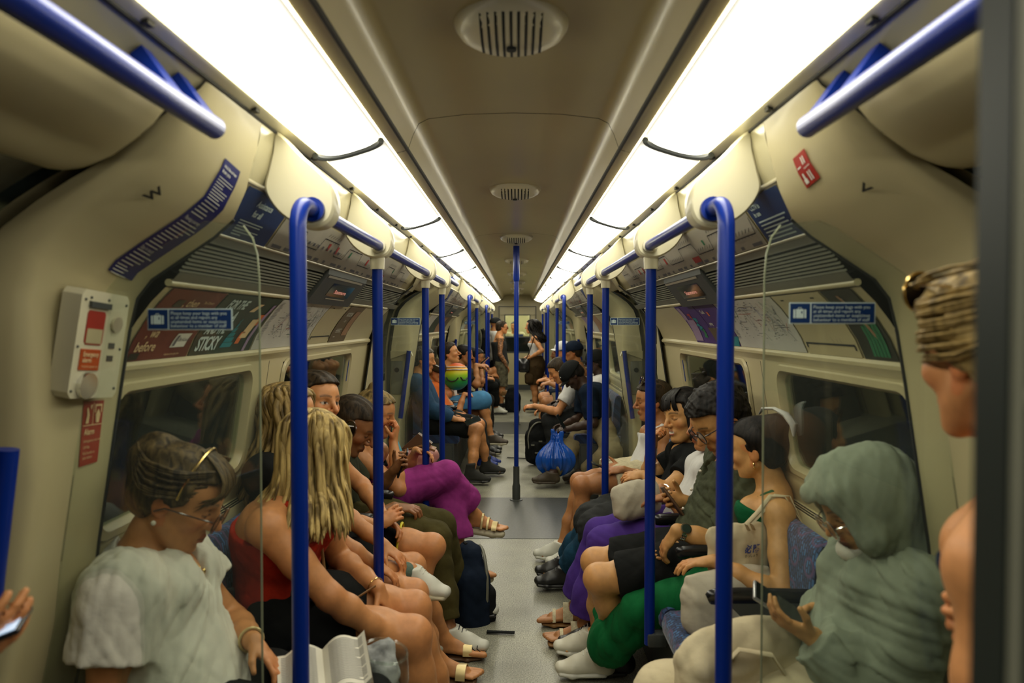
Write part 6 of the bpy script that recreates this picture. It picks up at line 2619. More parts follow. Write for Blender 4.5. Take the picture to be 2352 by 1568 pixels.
def short_hair(p, m, o=0.012, front=0.055, low=-0.03, side=0.03, nape=-0.075, amp=0.0025, seed=1, top=0.0, tufts=0, tlen=0.02, extra=None, fl=150, ff=40, spiky=0):
    B = Blob()
    p.hair_cap(B, o, front, low, side, nape, top=top)
    if extra:
        extra(B)
    B.noise(wrinkle(spiky, 75, seed) if spiky else p.strands(amp, fl, ff, seed))
    V, Q = B.mesh(p.h)
    mb = None
    if tufts:
        mb = MB()
        rr = random.Random(seed)
        for i in range(tufts):
            a, e = rr.uniform(0, 2 * PI), rr.uniform(0.25, 1.35)
            d = np.array([math.cos(a) * math.cos(e), math.sin(a) * math.cos(e), math.sin(e)])
            if d[0] > 0.75 and d[2] < 0.6:
                continue
            b = np.array([-0.012 + 0.100 * d[0], 0.080 * d[1], 0.040 + 0.088 * d[2]])
            t = b + d * tlen * rr.uniform(0.6, 1.2) + np.array([0.012, rr.uniform(-0.01, 0.01), 0.004])
            p.lock(mb, [p.H(*(b - d * 0.01)), p.H(*(b + d * 0.006)), p.H(*t)], 0.0052, 0, 5)
    return np_mesh('hair', V, Q, m, p.base, p.obj, None, mb)


def cap(p, m='black_cloth', peak=True, o=0.018, low=0.018, brim=0.075, tilt=0.0, name='cap'):
    """baseball cap: dome and curved peak"""
    B = Blob()
    c, R, hs = p.hc.astype(np.float32), p.HR.astype(np.float32), p.hs

    def f(P):
        q = ((P - c) @ R) / hs
        x, y, z = q[..., 0], q[..., 1], q[..., 2]
        r = (0.102 + o, 0.078 + o, 0.084 + o)
        a, b_, d = (x + 0.010) / r[0], y / r[1], (z - 0.038) / r[2]
        k0 = np.sqrt(a * a + b_ * b_ + d * d)
        k1 = np.sqrt((a / r[0]) ** 2 + (b_ / r[1]) ** 2 + (d / r[2]) ** 2)
        dd = k0 * (k0 - 1) / np.maximum(k1, 1e-6)
        return smax(dd, (low - z) + 0.12 * (-x), 0.006) * hs
    B.fn(p.hc - 0.16 * hs, p.hc + 0.16 * hs, f, 0)
    V, Q = B.mesh(p.h)
    ob = np_mesh(name, V, Q, m, p.base, p.obj)
    if peak:
        mb = MB()
        rg = []
        for t in np.linspace(-1, 1, 13):
            y = 0.072 * t
            x0 = 0.085 * math.sqrt(max(1 - (t * 0.78) ** 2, 0.0))
            x1 = x0 + brim * math.sqrt(max(1 - t ** 4, 0.02))
            zz = 0.036 - 0.020 * t * t
            rg.append([Vector(p.H(x0 - 0.01, y, zz + 0.004)), Vector(p.H(x1, y * 0.95, zz - 0.012)), Vector(p.H(x1, y * 0.95, zz - 0.016)), Vector(p.H(x0 - 0.01, y, zz - 0.002))])
        mb.loft(rg)
        p.part('peak', mb, m, ob)
    return ob


def tote(c, R, size, m, label, name='tote_bag', amp=0.006, seed=1, h=0.008, cat='bag', taper=0.0, strap=None):
    """soft canvas bag: rounded box sagging with creases; R columns = width, depth, height axes"""
    B = Blob()
    c = V3(c)
    R = np.array(R, dtype=np.float64)
    w, d, hh = size
    B.flat(c - R[:, 2] * (hh / 2 - d * 0.5), c + R[:, 2] * hh * 0.30, d * 0.5, d * 0.38, R[:, 0], w * 0.5, w * 0.50, 0.02)
    B.flat(c + R[:, 2] * hh * 0.30, c + R[:, 2] * hh * 0.49, d * 0.38, d * 0.12, R[:, 0], w * 0.50, w * (0.47 - taper), 0.03)
    B.rbox(c - R[:, 2] * hh * 0.1, (w * 0.46, d * 0.40, hh * 0.36), R, 0.03, 0.03)
    B.noise(wrinkle(amp, 22, seed))
    V, Q = B.mesh(h)
    o = np_mesh(name, V, Q, m, c)
    tag(o, label, cat)
    return o


def tube_part(o, name, pts, r, m, n=8, flat=1.0, hint=(0, 0, 1)):
    mb = MB(o.location)
    mb.tube(pts, r, n, flat=flat, hint=hint)
    return mb.build(name, m, o)


# navy backpack on the floor
def backpack(c, R, size, m, label, trim='charcoal_cloth', lean=0.0, h=0.009, strap_to=None):
    c = V3(c)
    R = np.array(R, dtype=np.float64)
    w, d, hh = size
    B = Blob()
    B.flat(c - R[:, 2] * hh * 0.36, c + R[:, 2] * hh * 0.10, d * 0.46, d * 0.46, R[:, 0], w * 0.5, w * 0.5, 0.03)
    B.flat(c + R[:, 2] * hh * 0.10, c + R[:, 2] * hh * 0.38, d * 0.46, d * 0.30, R[:, 0], w * 0.5, w * 0.36, 0.03)
    B.rbox(c - R[:, 2] * hh * 0.12, (w * 0.46, d * 0.40, hh * 0.36), R, 0.04, 0.03)
    B.noise(wrinkle(0.006, 25, 6))
    V, Q = B.mesh(h)
    o = np_mesh('backpack', V, Q, m, c)
    tag(o, label, 'backpack')
    B = Blob()
    B.rbox(c + R[:, 1] * d * 0.42 - R[:, 2] * hh * 0.20, (w * 0.40, d * 0.20, hh * 0.22), R, 0.04, 0.0)
    B.noise(wrinkle(0.006, 40, 8))
    V, Q = B.mesh(h)
    np_mesh('front_pocket', V, Q, trim, (0, 0, 0), o).location = -Vector(c)
    mb = MB(c)
    mb.tube([Vector(c + R[:, 0] * w * (-0.40) * 1.0 + R[:, 2] * hh * -0.28 + R[:, 1] * d * 0.30)] + [Vector(c + R[:, 0] * w * 0.47 * math.cos(t) + R[:, 2] * hh * (0.05 + 0.40 * math.sin(t)) + R[:, 1] * d * 0.30) for t in np.linspace(PI, 0, 14)] +
            [Vector(c + R[:, 0] * w * 0.42 + R[:, 2] * hh * -0.28 + R[:, 1] * d * 0.30)], 0.008, 6)
    mb.build('zip_piping', 'grey_panel', o)
    mb = MB(c)
    mb.tube([Vector(c + R[:, 0] * w * q + R[:, 2] * hh * (0.45 + z) - R[:, 1] * d * 0.1) for q, z in ((-0.10, -0.02), (-0.06, 0.05), (0.06, 0.05), (0.10, -0.02))], 0.009, 8)
    mb.build('handle', trim, o)
    if strap_to is not None:
        mb = MB(c)
        a = V3(strap_to[0])
        b = V3(strap_to[1])
        mb.box((a + b) / 2, (np.linalg.norm(b - a), 0.022, 0.006), Matrix.Rotation(math.atan2((b - a)[1], (b - a)[0]), 3, 'Z'))
        mb.build('loose_strap', trim, o)
    return o

# ------------------------------------------------------------------ nearest bay, left side
HN = 0.0048
# woman in the white blouse reading
p = Person(-1, 1.83, at(408, 1140, 1.83), 'person in a white gauze blouse reading a book on the nearest left seat', 'fair', 0.97, 1.08, 'f', HN, x=0.80, pitch=0.46,
           headyaw=0.10, headscale=1.08, twist=-0.15, face={'brow': (0.12, 0.08, 0.05), 'nose': 1.0})
p.arm('n', at(480, 1700, 1.68), hint=(-0.7, -0.5, -0.6), hand=(1, 0.2, -0.2), palm=(0, 0.3, -1), curl=0.4)
p.arm('f', at(580, 1472, 1.86), hint=(-0.2, 0.9, -0.5), hand=at(640, 1535, 1.84) - at(580, 1472, 1.86), palm=(-0.5, -0.2, -0.8), curl=0.45)
p.leg('n', (-0.30, 1.70, 0.10))
p.leg('f', (-0.30, 1.98, 0.10))
p.build()
L1 = p
p.top('white_gauze', sleeve=0.25, neck='v', o=0.018, cuff=0.030, amp=0.008, freq=42, seed=4, loose=0.012, name='blouse', stretch=(1, 1, 0.35))
p.trousers('black_cloth', 0.9)
def ex(B):
    B.ell(p.H(-0.105, 0, 0.055), (0.040, 0.045, 0.045), None, 0.025)
    B.ell(p.H(-0.085, 0.0, 0.085), (0.035, 0.05, 0.04), None, 0.025)
mbf = MB()
o = short_hair(p, 'hair_ash', 0.011, front=0.050, side=0.040, amp=0.0030, seed=6, extra=ex, fl=110, ff=60)
mb = MB()
rr = random.Random(4)
for i in range(46):                                    # fringe and wisps swept to the side
    l = rr.uniform(-0.055, 0.055)
    q = 1 if l > 0 else -1
    p.lock(mb, [p.H(0.01, l * 0.5, 0.128), p.H(0.070, l * 0.8, 0.105), p.H(0.098, l, 0.062), p.H(0.090 - abs(l) * 0.6, l + q * 0.020, 0.034 - rr.uniform(0, 0.03))], 0.0035, 0.002, 9, rr.random() * 6)
for i in range(26):
    q = rr.choice((-1, 1))
    u = rr.uniform(0.02, 0.10)
    p.lock(mb, [p.H(0.06, q * 0.05, u + 0.02), p.H(0.0, q * 0.093, u), p.H(-0.07, q * 0.080, u - 0.01), p.H(-0.13, q * 0.02, 0.06 + rr.uniform(-0.02, 0.03))], 0.006, 0.003, 9, rr.random() * 6)
p.part('hair_strands', mb, 'hair_ash', o)
mb = MB()
pts = [p.H(0.045 * math.cos(t) * 0 + 0.022, 0.093 * math.cos(t), 0.035 + 0.100 * math.sin(t)) for t in np.linspace(-0.1, PI + 0.1, 20)]
mb.tube(pts, 0.0035, 6)
p.part('hairband', mb, 'gold')
eyeglasses(p, 'tortoise', 'lens_clear', up=-0.010, fwd=0.004)
mb = MB()
mb.ell(p.H(-0.004, (-1 if p.near == 'R' else 1) * 0.083, -0.046), (0.0062,) * 3)
p.part('pearl_earring', mb, 'pearl')
bracelet(p, 'f', 'gold_leather', 0.004, 0.0)
mb = MB()
n0 = p.nb
mb.tube([n0 + p.SL * 0.06 + p.SF * 0.02, n0 + p.SL * 0.045 + p.SF * 0.075 - p.spine * 0.02, n0 + p.SF * 0.122 - p.spine * 0.085, n0 - p.SL * 0.045 + p.SF * 0.075 - p.spine * 0.02, n0 - p.SL * 0.06 + p.SF * 0.02], 0.0012, 6)
mb.ell(n0 + p.SF * 0.126 - p.spine * 0.095, (0.006, 0.006, 0.008))
p.part('necklace', mb, 'gold')

# open book on her lap
bc = V3(at(745, 1545, 1.84))
ux, uy = nrm((0.94, 0.30, 0.12)), nrm((-0.30, 0.90, 0.30))
uz = np.cross(ux, uy)
e = empty('book', bc, 'open paperback book held on the lap of the person in the white blouse', 'book')
for sgn, nm in ((-1, 'left_pages'), (1, 'right_pages')):
    mb = MB(bc)
    rg = []
    for t in np.linspace(0, 1, 12):
        x = sgn * 0.112 * t
        z = 0.030 * math.sin(min(1, t * 1.25) * PI) * 0.9 + 0.012 * t + (0.018 * max(0, t - 0.8) / 0.2 if sgn > 0 else 0)
        rg.append([Vector(bc + ux * x + uy * v + uz * (z + w)) for v, w in ((-0.085, 0), (0.085, 0), (0.085, -0.016 * (1 - 0.25 * t)), (-0.085, -0.016 * (1 - 0.25 * t)))])
    mb.loft(rg)
    pg = mb.build(nm, 'paper', e)
    mb = MB(bc)
    rr = random.Random(3 + sgn)
    for i in range(25):
        v = 0.072 - 0.0059 * i
        t1 = rr.uniform(0.75, 0.92) if i % 6 == 5 else 0.92
        seg = []
        for t in np.linspace(0.14, t1, 9):
            x = sgn * 0.112 * t
            z = 0.030 * math.sin(min(1, t * 1.25) * PI) * 0.9 + 0.012 * t + 0.0008 + (0.018 * max(0, t - 0.8) / 0.2 if sgn > 0 else 0)
            seg.append((x, z))
        for (x0, z0), (x1, z1) in zip(seg[:-1], seg[1:]):
            mb.quad(*[Vector(bc + ux * x + uy * (v + w) + uz * z) for x, z, w in ((x0, z0, 0), (x1, z1, 0), (x1, z1, 0.0019), (x0, z0, 0.0019))])
    mb.build('print_lines', 'print_grey', pg, False)
mb = MB(bc)
mb.loft([[Vector(bc + ux * x + uy * v + uz * (-0.020 + abs(x) * 0.05)) for v in (-0.088, 0.088)] + [Vector(bc + ux * x + uy * v + uz * (-0.024 + abs(x) * 0.05)) for v in (0.088, -0.088)] for x in np.linspace(-0.115, 0.115, 9)])
mb.build('cover', 'card_brown', e)
# clear pouch with a printed scarf beside the book
c = V3(at(868, 1540, 2.02))
e = empty('clear_pouch', c, 'clear plastic pouch holding a grey patterned scarf beside the book', 'bag')
B = Blob()
B.ell(c + np.array([0, 0, -0.01]), (0.062, 0.055, 0.065), None, 0.02)
B.cone(c + np.array([-0.03, 0, 0.03]), c + np.array([0.02, 0.02, 0.06]), 0.035, 0.02, 0.03)
B.noise(wrinkle(0.012, 45, 3))
V, Q = B.mesh(0.006)
np_mesh('scarf', V, Q, 'scarf_print', (0, 0, 0), e).location = -Vector(c)
mb = MB(c)
mb.torus(c + np.array([0.02, 0, 0.055]), 0.062, 0.004, (0.2, -0.1, 1), 28, 8)
mb.loft([[Vector(c + np.array([0.02 + r * math.cos(t), r * math.sin(t), z])) for t in np.linspace(0, 2 * PI, 28, endpoint=False)] for z, r in ((0.055, 0.062), (-0.02, 0.066), (-0.08, 0.055))], caps=False)
mb.build('pouch', 'screen_glass', e)

# woman in the red top, hair down, turned away
p = Person(-1, 2.42, at(722, 1035, 2.40), 'person in a red sleeveless top with long blonde hair and sunglasses pushed up', 'fair', 0.99, 1.18, 'f', HN, x=0.76, yaw=0.12,
           headyaw=0.85, pitch=0.40, headscale=1.05, twist=0.25, bow=0.045)
L2 = p
p.arm('n', at(915, 1478, 2.32), elbow=at(808, 1425, 2.20), hand=(0.8, 0.5, -0.25), palm=(-0.3, 0.4, -0.9), curl=0.5)
p.arm('f', at(868, 1350, 2.50), hint=(0, 0.7, -0.8), hand=at(912, 1425, 2.5) - at(868, 1350, 2.5), palm=(-0.7, 0.1, -0.6), curl=0.5)
p.leg('n', (-0.24, 2.40, 0.10), hint=(0.6, -0.1, 1))
p.leg('f', (-0.24, 2.62, 0.10), hint=(0.6, 0.1, 1))
p.build()
p.tank('red_knit', 0.012, top=0.085, hem=0.02, sx=0.078, strap=0.013, amp=0.004)
p.trousers('black_cloth', 0.30, o=0.016, name='shorts', kk=0.05)
long_hair(p, 'hair_blonde', 250, 0.175, 0.0095, 0.017, 5, front=0.75, back=0.035, spread=0.055)
eyeglasses(p, 'tortoise', 'lens_dark', up=0.080, fwd=-0.020, tilt=0.15, r=0.030, name='sunglasses')
bracelet(p, 'f', 'gold', 0.0018)
bracelet(p, 'n', 'gold_leather', 0.003)
mb = MB()
mb.tube([p.sh[p.k('f')] + np.array([0.02, -0.02, 0.05]), p.che + p.SF * 0.13 + p.SL * 0.03, lerp(p.pel, p.che, 0.45) + p.SF * 0.155, p.pel + p.SF * 0.20 - p.SL * 0.03 + p.U * 0.05, p.pel + p.F * 0.30 + p.U * 0.07], 0.005, 8, flat=0.5)
p.part('bag_strap', mb, 'tan_leather')
for k in 'LR':
    sandal(p, k, 'gold_leather', 'brown_leather', 0.014, ((0.105, 0.045),), True)

# woman with long wavy hair, face hidden by the pole
p = Person(-1, 2.83, at(662, 952, 2.86), 'person with long wavy dark-blonde hair behind the person in the red top', 'fair', 0.99, 1.0, 'f', 0.0055, x=0.79, headyaw=-0.1, pitch=0.05, headscale=1.0,
           face={'eyes': 'open'})
p.arm('n', at(905, 1330, 2.75), hint=(0, -0.3, -1), curl=0.5)
p.arm('f', (-0.50, 2.93, 0.60), hint=(0, 0.3, -1), curl=0.5)
p.leg('n', fl(1000, 1512, 0.095), hint=at(968, 1345, 2.85) - Vector(p.hip[p.k('n')]), toe=(1, -0.12, 0))
p.leg('f', fl(1018, 1462, 0.095), hint=(0.7, 0.2, 1), toe=(1, -0.05, 0))
p.build(toes=True)
p.top('black_cloth', 0.2, 'round', 0.014)
p.trousers('black_cloth', 0.28, o=0.016, name='shorts')
long_hair(p, 'hair_darkblonde', 170, 0.27, 0.010, 0.015, 9, front=0.85, back=0.06, spread=0.05)
for k in 'LR':
    sandal(p, k, 'gold_leather', 'brown_leather', 0.016, ((0.115, 0.040),), False)
    a_ = p.an[k]

# black-shorts woman with folded arms and crossed leg
p = Person(-1, 3.17, at(724, 924, 3.17), 'person in black shorts with ankle crossed over the knee and white trainers', 'fair', 1.0, 1.02, 'f', 0.0052, x=0.80, headyaw=-0.55, pitch=-0.02, roll=-0.12, headscale=1.10,
           face={'eyes': 'open', 'brow': (0.05, 0.03, 0.02), 'nose': 1.1}, spread=1.1)
p.arm('n', at(868, 1205, 3.08), elbow=at(765, 1215, 2.98), hand=at(905, 1180, 3.12) - at(868, 1205, 3.08), palm=(0.1, 0.9, -0.3), curl=0.5)
p.arm('f', at(885, 1190, 3.22), elbow=at(838, 1120, 3.42), hand=(0.75, -0.5, -0.35), palm=(-0.2, -0.5, -0.8), curl=0.6)
p.leg('f', (-0.50, 3.28, 0.11), hint=(0.75, 0.0, 1))
kf = p.k('n')
p.kn[kf] = p.hip[kf] + nrm(V3((-0.64, 2.74, 0.58)) - p.hip[kf]) * p.th
p.an[kf] = p.kn[kf] + nrm(V3(at(940, 1312, 3.05)) - p.kn[kf]) * p.shn
p.toe[kf] = nrm((0.96, -0.16, -0.14))
p.build()
p.tank('black_cloth', 0.012, 0.15, sx=0.07)
p.trousers('black_cloth', 0.33, o=0.018, name='shorts', kk=0.05)
short_hair(p, 'hair_dark', 0.012, front=0.055, side=0.026, seed=3, extra=lambda B: B.ell(p.H(-0.10, 0, 0.06), (0.04, 0.045, 0.04), None, 0.02))
mb = MB()
for k in 'LR':
    P_, R_ = p.leg_prims(Blob(), k, 0.020, 0.30, 0.335)
    d = nrm(P_[-1] - P_[0])
    mb.torus(P_[-1], R_[-1] + 0.001, 0.006, d, 28, 6)
p.part('yellow_trim', mb, mat('yellow_trim', (0.55, 0.50, 0.02), 0.6))
for k in 'LR':
    shoe(p, k, 'shoe_white', 'shoe_sole')
    B = Blob()
    P_, R_ = p.leg_prims(B, k, 0.006, 0.88, 1.0)
    p.put('sock', B, 'teal_sock')

# man with tied-back dark hair, looking down, olive trousers
p = Person(-1, 3.56, at(808, 976, 3.56), 'person with tied-back dark hair bowed over the lap in olive trousers', 'olive', 1.0, 0.98, 'm', 0.0052, x=0.80, headyaw=-0.05, pitch=0.55, headscale=1.14, twist=-0.1,
           face={'jaw': 0.92, 'nose': 1.25, 'stubble': 0.25, 'moustache': 0.5, 'brow': (0.03, 0.02, 0.015)})
p.arm('n', at(905, 1165, 3.42), hint=(-0.2, -0.4, -1), hand=at(965, 1168, 3.42) - at(905, 1165, 3.42), palm=(0, 0.2, -1), curl=0.75)
p.arm('f', at(905, 1080, 3.72), hint=(0, 0.5, -1), hand=(0.55, -0.3, 0.45), palm=(0.5, -0.4, 0.5), curl=0.9)
p.leg('n', fl(1030, 1450, 0.105), hint=at(1050, 1225, 3.42) - Vector(p.hip[p.k('n')]), toe=(1, -0.15, 0))
p.leg('f', (-0.27, 3.72, 0.105), hint=at(1058, 1175, 3.62) - Vector(p.hip[p.k('f')]), toe=(1, 0.0, 0))
p.build()
p.top('olive_tee', 0.3, 'round', 0.016)
p.trousers('olive_cloth', 0.93, o=0.022, amp=0.006)
def ex(B):
    B.ell(p.H(-0.115, 0, 0.025), (0.030, 0.028, 0.028), None, 0.015)
short_hair(p, 'hair_dark', 0.009, front=0.058, side=0.016, low=-0.02, nape=-0.065, seed=8, extra=ex, fl=170)
sh_ = shoe(p, 'n', 'shoe_white', 'shoe_black', 'trainer', 'print_black')
shoe(p, 'f', 'shoe_white', 'shoe_black', 'trainer', 'print_black')
k = p.k('n')
a_, f_, u_ = p.an[k], p.toe[k], p.footup(k)
sd = np.cross(f_, u_)
mb = MB()
for i in range(8):
    x = -0.005 + 0.021 * i
    c = a_ + f_ * x - u_ * 0.060
    for q in (-1, 1):
        mb.tube([c + sd * q * 0.050 * p.sc + f_ * 0.02 - u_ * 0.003, c + sd * q * 0.050 * p.sc + u_ * 0.012, c + sd * q * 0.044 * p.sc + u_ * (0.034 - 0.002 * i), c + sd * q * 0.026 * p.sc + u_ * (0.050 - 0.004 * i)], 0.0022, 5)
p.part('wavy_lines', mb, 'print_black', sh_)
mb = MB()
for q in (-1, 1):
    mb.box(a_ + f_ * -0.015 - u_ * 0.066 + sd * q * 0.040, (0.03, 0.006, 0.012))
p.part('red_flash', mb, 'print_red', sh_)
phone(at(925, 1063, 3.70), (0.35, -0.1, 0.9), (-0.85, -0.2, 0.45), 'dark phone held upright by the bowed person with tied-back hair')

# woman in magenta trousers, hand at mouth
p = Person(-1, 4.05, at(862, 950, 4.05), 'person in magenta trousers with blonde top-knot and platform sandal', 'fair', 1.0, 1.02, 'f', 0.0058, x=0.80, headyaw=-0.15, pitch=0.22, headscale=1.06,
           face={'brow': (0.15, 0.1, 0.06)})
p.arm('n', at(900, 985, 3.98), elbow=at(893, 1105, 3.86), hand=(0.25, 0.15, 0.95), palm=(-0.9, 0.2, 0.2), curl=1.2)
p.arm('f', at(955, 1035, 4.15), hint=(0, 0.5, -1), hand=(0.8, -0.3, -0.1), palm=(-0.1, -0.5, -0.8), curl=0.6)
kn, kf = p.k('n'), p.k('f')
p.kn[kf] = p.hip[kf] + nrm(V3((-0.34, 4.22, 0.56)) - p.hip[kf]) * p.th
p.an[kf] = p.kn[kf] + nrm(V3((-0.30, 4.10, 0.10)) - p.kn[kf]) * p.shn
p.toe[kf] = nrm((1, 0.1, 0))
p.kn[kn] = p.hip[kn] + nrm(V3(at(1040, 1085, 4.18)) - p.hip[kn]) * p.th * 1.08
p.an[kn] = p.kn[kn] + nrm(V3(at(1088, 1178, 4.35)) - p.kn[kn]) * p.shn * 0.9
p.toe[kn] = nrm((1, -0.12, -0.10))
p.build(toes=True)
p.tank('black_cloth', 0.012, 0.14)
p.trousers('magenta_cloth', 0.84, o=0.022, flare=0.040, amp=0.0045, freq=30, kk=0.03)
def ex(B):
    B.ell(p.H(-0.03, 0, 0.135), (0.034, 0.034, 0.03), None, 0.02)
short_hair(p, 'hair_darkblonde', 0.013, front=0.054, seed=5, extra=ex)
for k in 'LR':
    sandal(p, k, 'gold_leather', 'shoe_sole', 0.034, ((0.125, 0.030), (0.085, 0.012), (0.05, 0.012)), True)
# blue card, brown and pink handbag on her lap
mb = MB(at(918, 1030, 4.1))
c = V3(at(915, 1025, 4.08))
mb.box(c, (0.004, 0.085, 0.13), Euler((0.2, -0.35, 0.0)).to_matrix(), bev=0.001)
tag(mb.build('leaflet', 'card_cyan'), 'pale blue leaflet on the lap of the person in magenta trousers', 'leaflet')
c = V3(at(962, 1052, 4.35))
B = Blob()
B.rbox(c, (0.10, 0.06, 0.06), None, 0.03, 0.02)
B.ell(c + np.array([0.05, 0.0, 0.02]), (0.07, 0.055, 0.05), None, 0.02)
B.noise(wrinkle(0.006, 40, 5))
V, Q = B.mesh(0.007)
o = np_mesh('handbag', V, Q, 'pink_leather', c)
tag(o, 'pink and brown leather handbag on the lap of the person in magenta trousers', 'bag')
mb = MB(c)
mb.loft([[Vector(c + np.array([-0.11, y, 0.05])), Vector(c + np.array([0.02, y, 0.085])), Vector(c + np.array([0.10, y, 0.058])), Vector(c + np.array([0.10, y, 0.050])), Vector(c + np.array([0.02, y, 0.075]))] for y in (-0.05, 0.05)])
mb.build('flap', 'tan_leather', o)
mb = MB(c)
mb.prism([Vector(c + np.array(q)) for q in ((-0.10, -0.03, 0.06), (0.0, -0.03, 0.15), (0.08, -0.03, 0.09), (0.06, -0.03, 0.06))], (0, 0.06, 0))
mb.build('upper_bag', 'brown_leather', o)



th = 0.35
R = np.array([[math.cos(th + PI / 2), math.cos(th), 0], [math.sin(th + PI / 2), math.sin(th), 0], [0, 0, 1]])
backpack(at(1078, 1345, 3.74), R, (0.24, 0.20, 0.44), 'navy_cloth', 'navy backpack standing on the floor against the olive trousers', 'black_cloth', strap_to=(fl(1118, 1450, 0.01), fl(1182, 1452, 0.01)))
# ------------------------------------------------------------------ nearest bay, right side
# hooded person with phone
p = Person(1, 1.86, at(1985, 1152, 1.86), 'person in a sage green hooded top bent over a phone, nearest right seat', 'asian', 0.96, 1.05, 'f', HN, x=0.82, pitch=0.50, headyaw=0.02, headscale=1.02,
           face={'brow': (0.03, 0.02, 0.015)})
p.arm('n', at(1868, 1462, 1.76), elbow=at(2045, 1590, 1.70), hand=(-0.75, 0.15, 0.35), palm=(-0.1, 0.5, 0.9), curl=0.55)
p.arm('f', at(1893, 1392, 1.95), hint=(0.2, 0.6, -1), hand=(-0.85, -0.3, -0.05), palm=(0.1, -0.6, -0.7), curl=0.9)
p.leg('n', (0.32, 1.80, 0.10))
p.leg('f', (0.30, 2.10, 0.10))
p.build()
R1 = p
p.top('sage_hood', 0.97, 'none', 0.020, amp=0.012, freq=40, seed=12, cuff=0.016, loose=0.01, name='hooded_top', waist=1.1)
B = Blob()
c_, R_, hs_ = p.hc.astype(np.float32), p.HR.astype(np.float32), p.hs
B.ell(p.H(-0.025, 0, 0.018), (0.128, 0.108, 0.122), p.HR, 0.03)
B.cone(p.H(0.03, 0, 0.085), p.H(0.105, 0, 0.082), 0.055, 0.030, 0.05)
for q in (-1, 1):
    B.cone(p.H(0.06, q * 0.060, 0.070), p.H(0.055, q * 0.085, -0.05), 0.030, 0.026, 0.03)
    B.cone(p.H(0.055, q * 0.085, -0.05), p.nb + p.SL * q * 0.05 + p.SF * 0.085, 0.024, 0.030, 0.04)
B.cone(p.H(-0.045, 0, -0.05), p.nb - p.SF * 0.045, 0.095, 0.088, 0.06)
B.cone(p.nb - p.SF * 0.03, p.nb - p.spine * 0.09, 0.095, 0.09, 0.05)
B.ell(p.H(0.105, 0, -0.025), (0.085, 0.066, 0.098), p.HR, 0.012, 'sub')
B.ell(p.H(0.02, 0, -0.02), (0.088, 0.070, 0.090), p.HR, 0.012, 'sub')
B.cone(p.H(0.10, 0, -0.09), p.H(0.02, 0, -0.17), 0.062, 0.05, 0.012, 'sub')
B.noise(wrinkle(0.0065, 46, 7, (1, 1, 0.5)))
p.put('hood', B, 'sage_hood')
eyeglasses(p, 'chrome', 'lens_clear', up=-0.010, fwd=0.006)
B = Blob()
B.ell(p.H(0.078, 0, -0.090), (0.042, 0.045, 0.032), p.HR, 0.01)
B.ell(p.H(0.055, 0, -0.075), (0.045, 0.046, 0.040), p.HR, 0.01, 'sub')
B.noise(wrinkle(0.003, 60, 2))
p.put('face_mask', B, 'white_gauze')
p.trousers('canvas', 0.93, o=0.032, amp=0.008, freq=24, kk=0.06, seed=9)
short_hair(p, 'hair_black', 0.006)
phone(at(1793, 1394, 1.84), (-0.80, 0.10, 0.52), (0.40, -0.38, 0.85), 'large silver-edged phone held by the hooded person', (0.074, 0.158, 0.010), 'phone_silver')
R = np.array([[0.15, -0.97, 0.2], [0.97, 0.18, 0.15], [-0.18, 0.17, 0.97]])
R = np.stack([nrm((0.25, 0.95, 0.05)), nrm((-0.90, 0.25, 0.35)), nrm((0.33, -0.1, 0.93))], 1)
g = tote(at(1700, 1545, 1.86), np.stack([nrm((0.95, 0.25, 0.1)), nrm((-0.25, 0.95, 0.0)), (0, 0, 1)], 1), (0.34, 0.16, 0.22), 'canvas', 'slumped cream canvas bag on the lap of the hooded person', amp=0.009, seed=5, h=0.007)
c = V3(g.location)
tube_part(g, 'strap', [Vector(c + np.array(q)) for q in ((-0.09, -0.07, 0.02), (-0.03, -0.09, 0.10), (0.05, -0.085, 0.085), (0.12, -0.08, -0.02), (0.14, -0.085, -0.10))], 0.012, 'canvas', 8, 0.35)

# person in green
p = Person(1, 2.74, at(1738, 1032, 2.74), 'person in a green strap top and long green skirt with black hair in a bun', 'asian', 0.98, 0.92, 'f', HN, x=0.83, headyaw=-0.55, pitch=0.15, headscale=1.0, twist=0.1)
p.arm('n', at(1640, 1288, 2.52), hint=(0.8, -0.5, -0.6), hand=(-0.95, 0.1, -0.1), palm=(-0.1, 0, -1), curl=0.45)
p.arm('f', at(1585, 1262, 2.86), hint=(0.4, 0.6, -1), hand=at(1520, 1285, 2.86) - at(1585, 1262, 2.86), palm=(0, -0.4, 0.9), curl=0.35)
p.leg('n', fl(1375, 1505, 0.10), hint=at(1388, 1345, 2.82) - Vector(p.hip[p.k('n')]), toe=(-1, 0.02, 0))
p.leg('f', fl(1365, 1458, 0.10), hint=at(1400, 1310, 2.98) - Vector(p.hip[p.k('f')]), toe=(-1, 0.05, 0))
p.build()
R2 = p
p.tank('green_top', 0.010, 0.075, sx=0.072, strap=0.006, amp=0.004, hem=0.02)
p.skirt('green_skirt', 0.88, 0.014, flare=0.048, amp=0.010, seed=8, freq=30, kk=0.045)
def ex(B):
    B.ell(p.H(-0.085, 0, 0.085), (0.050, 0.048, 0.045), None, 0.02)
short_hair(p, 'hair_black', 0.011, front=0.056, side=0.022, nape=-0.075, seed=2, extra=ex, fl=120)
mb = MB()
mb.tube([p.H(-0.02, -0.03, 0.128), p.H(-0.045, 0, 0.150), p.H(-0.09, 0.02, 0.148), p.H(-0.13, 0.035, 0.125), p.H(-0.155, 0.045, 0.085), p.H(-0.150, 0.05, 0.045)], [0.004, 0.010, 0.012, 0.020, 0.022, 0.006], 8, flat=0.5)
p.part('hair_scarf', mb, 'white_cotton')
q = 1 if p.near == 'L' else -1
mb = MB()
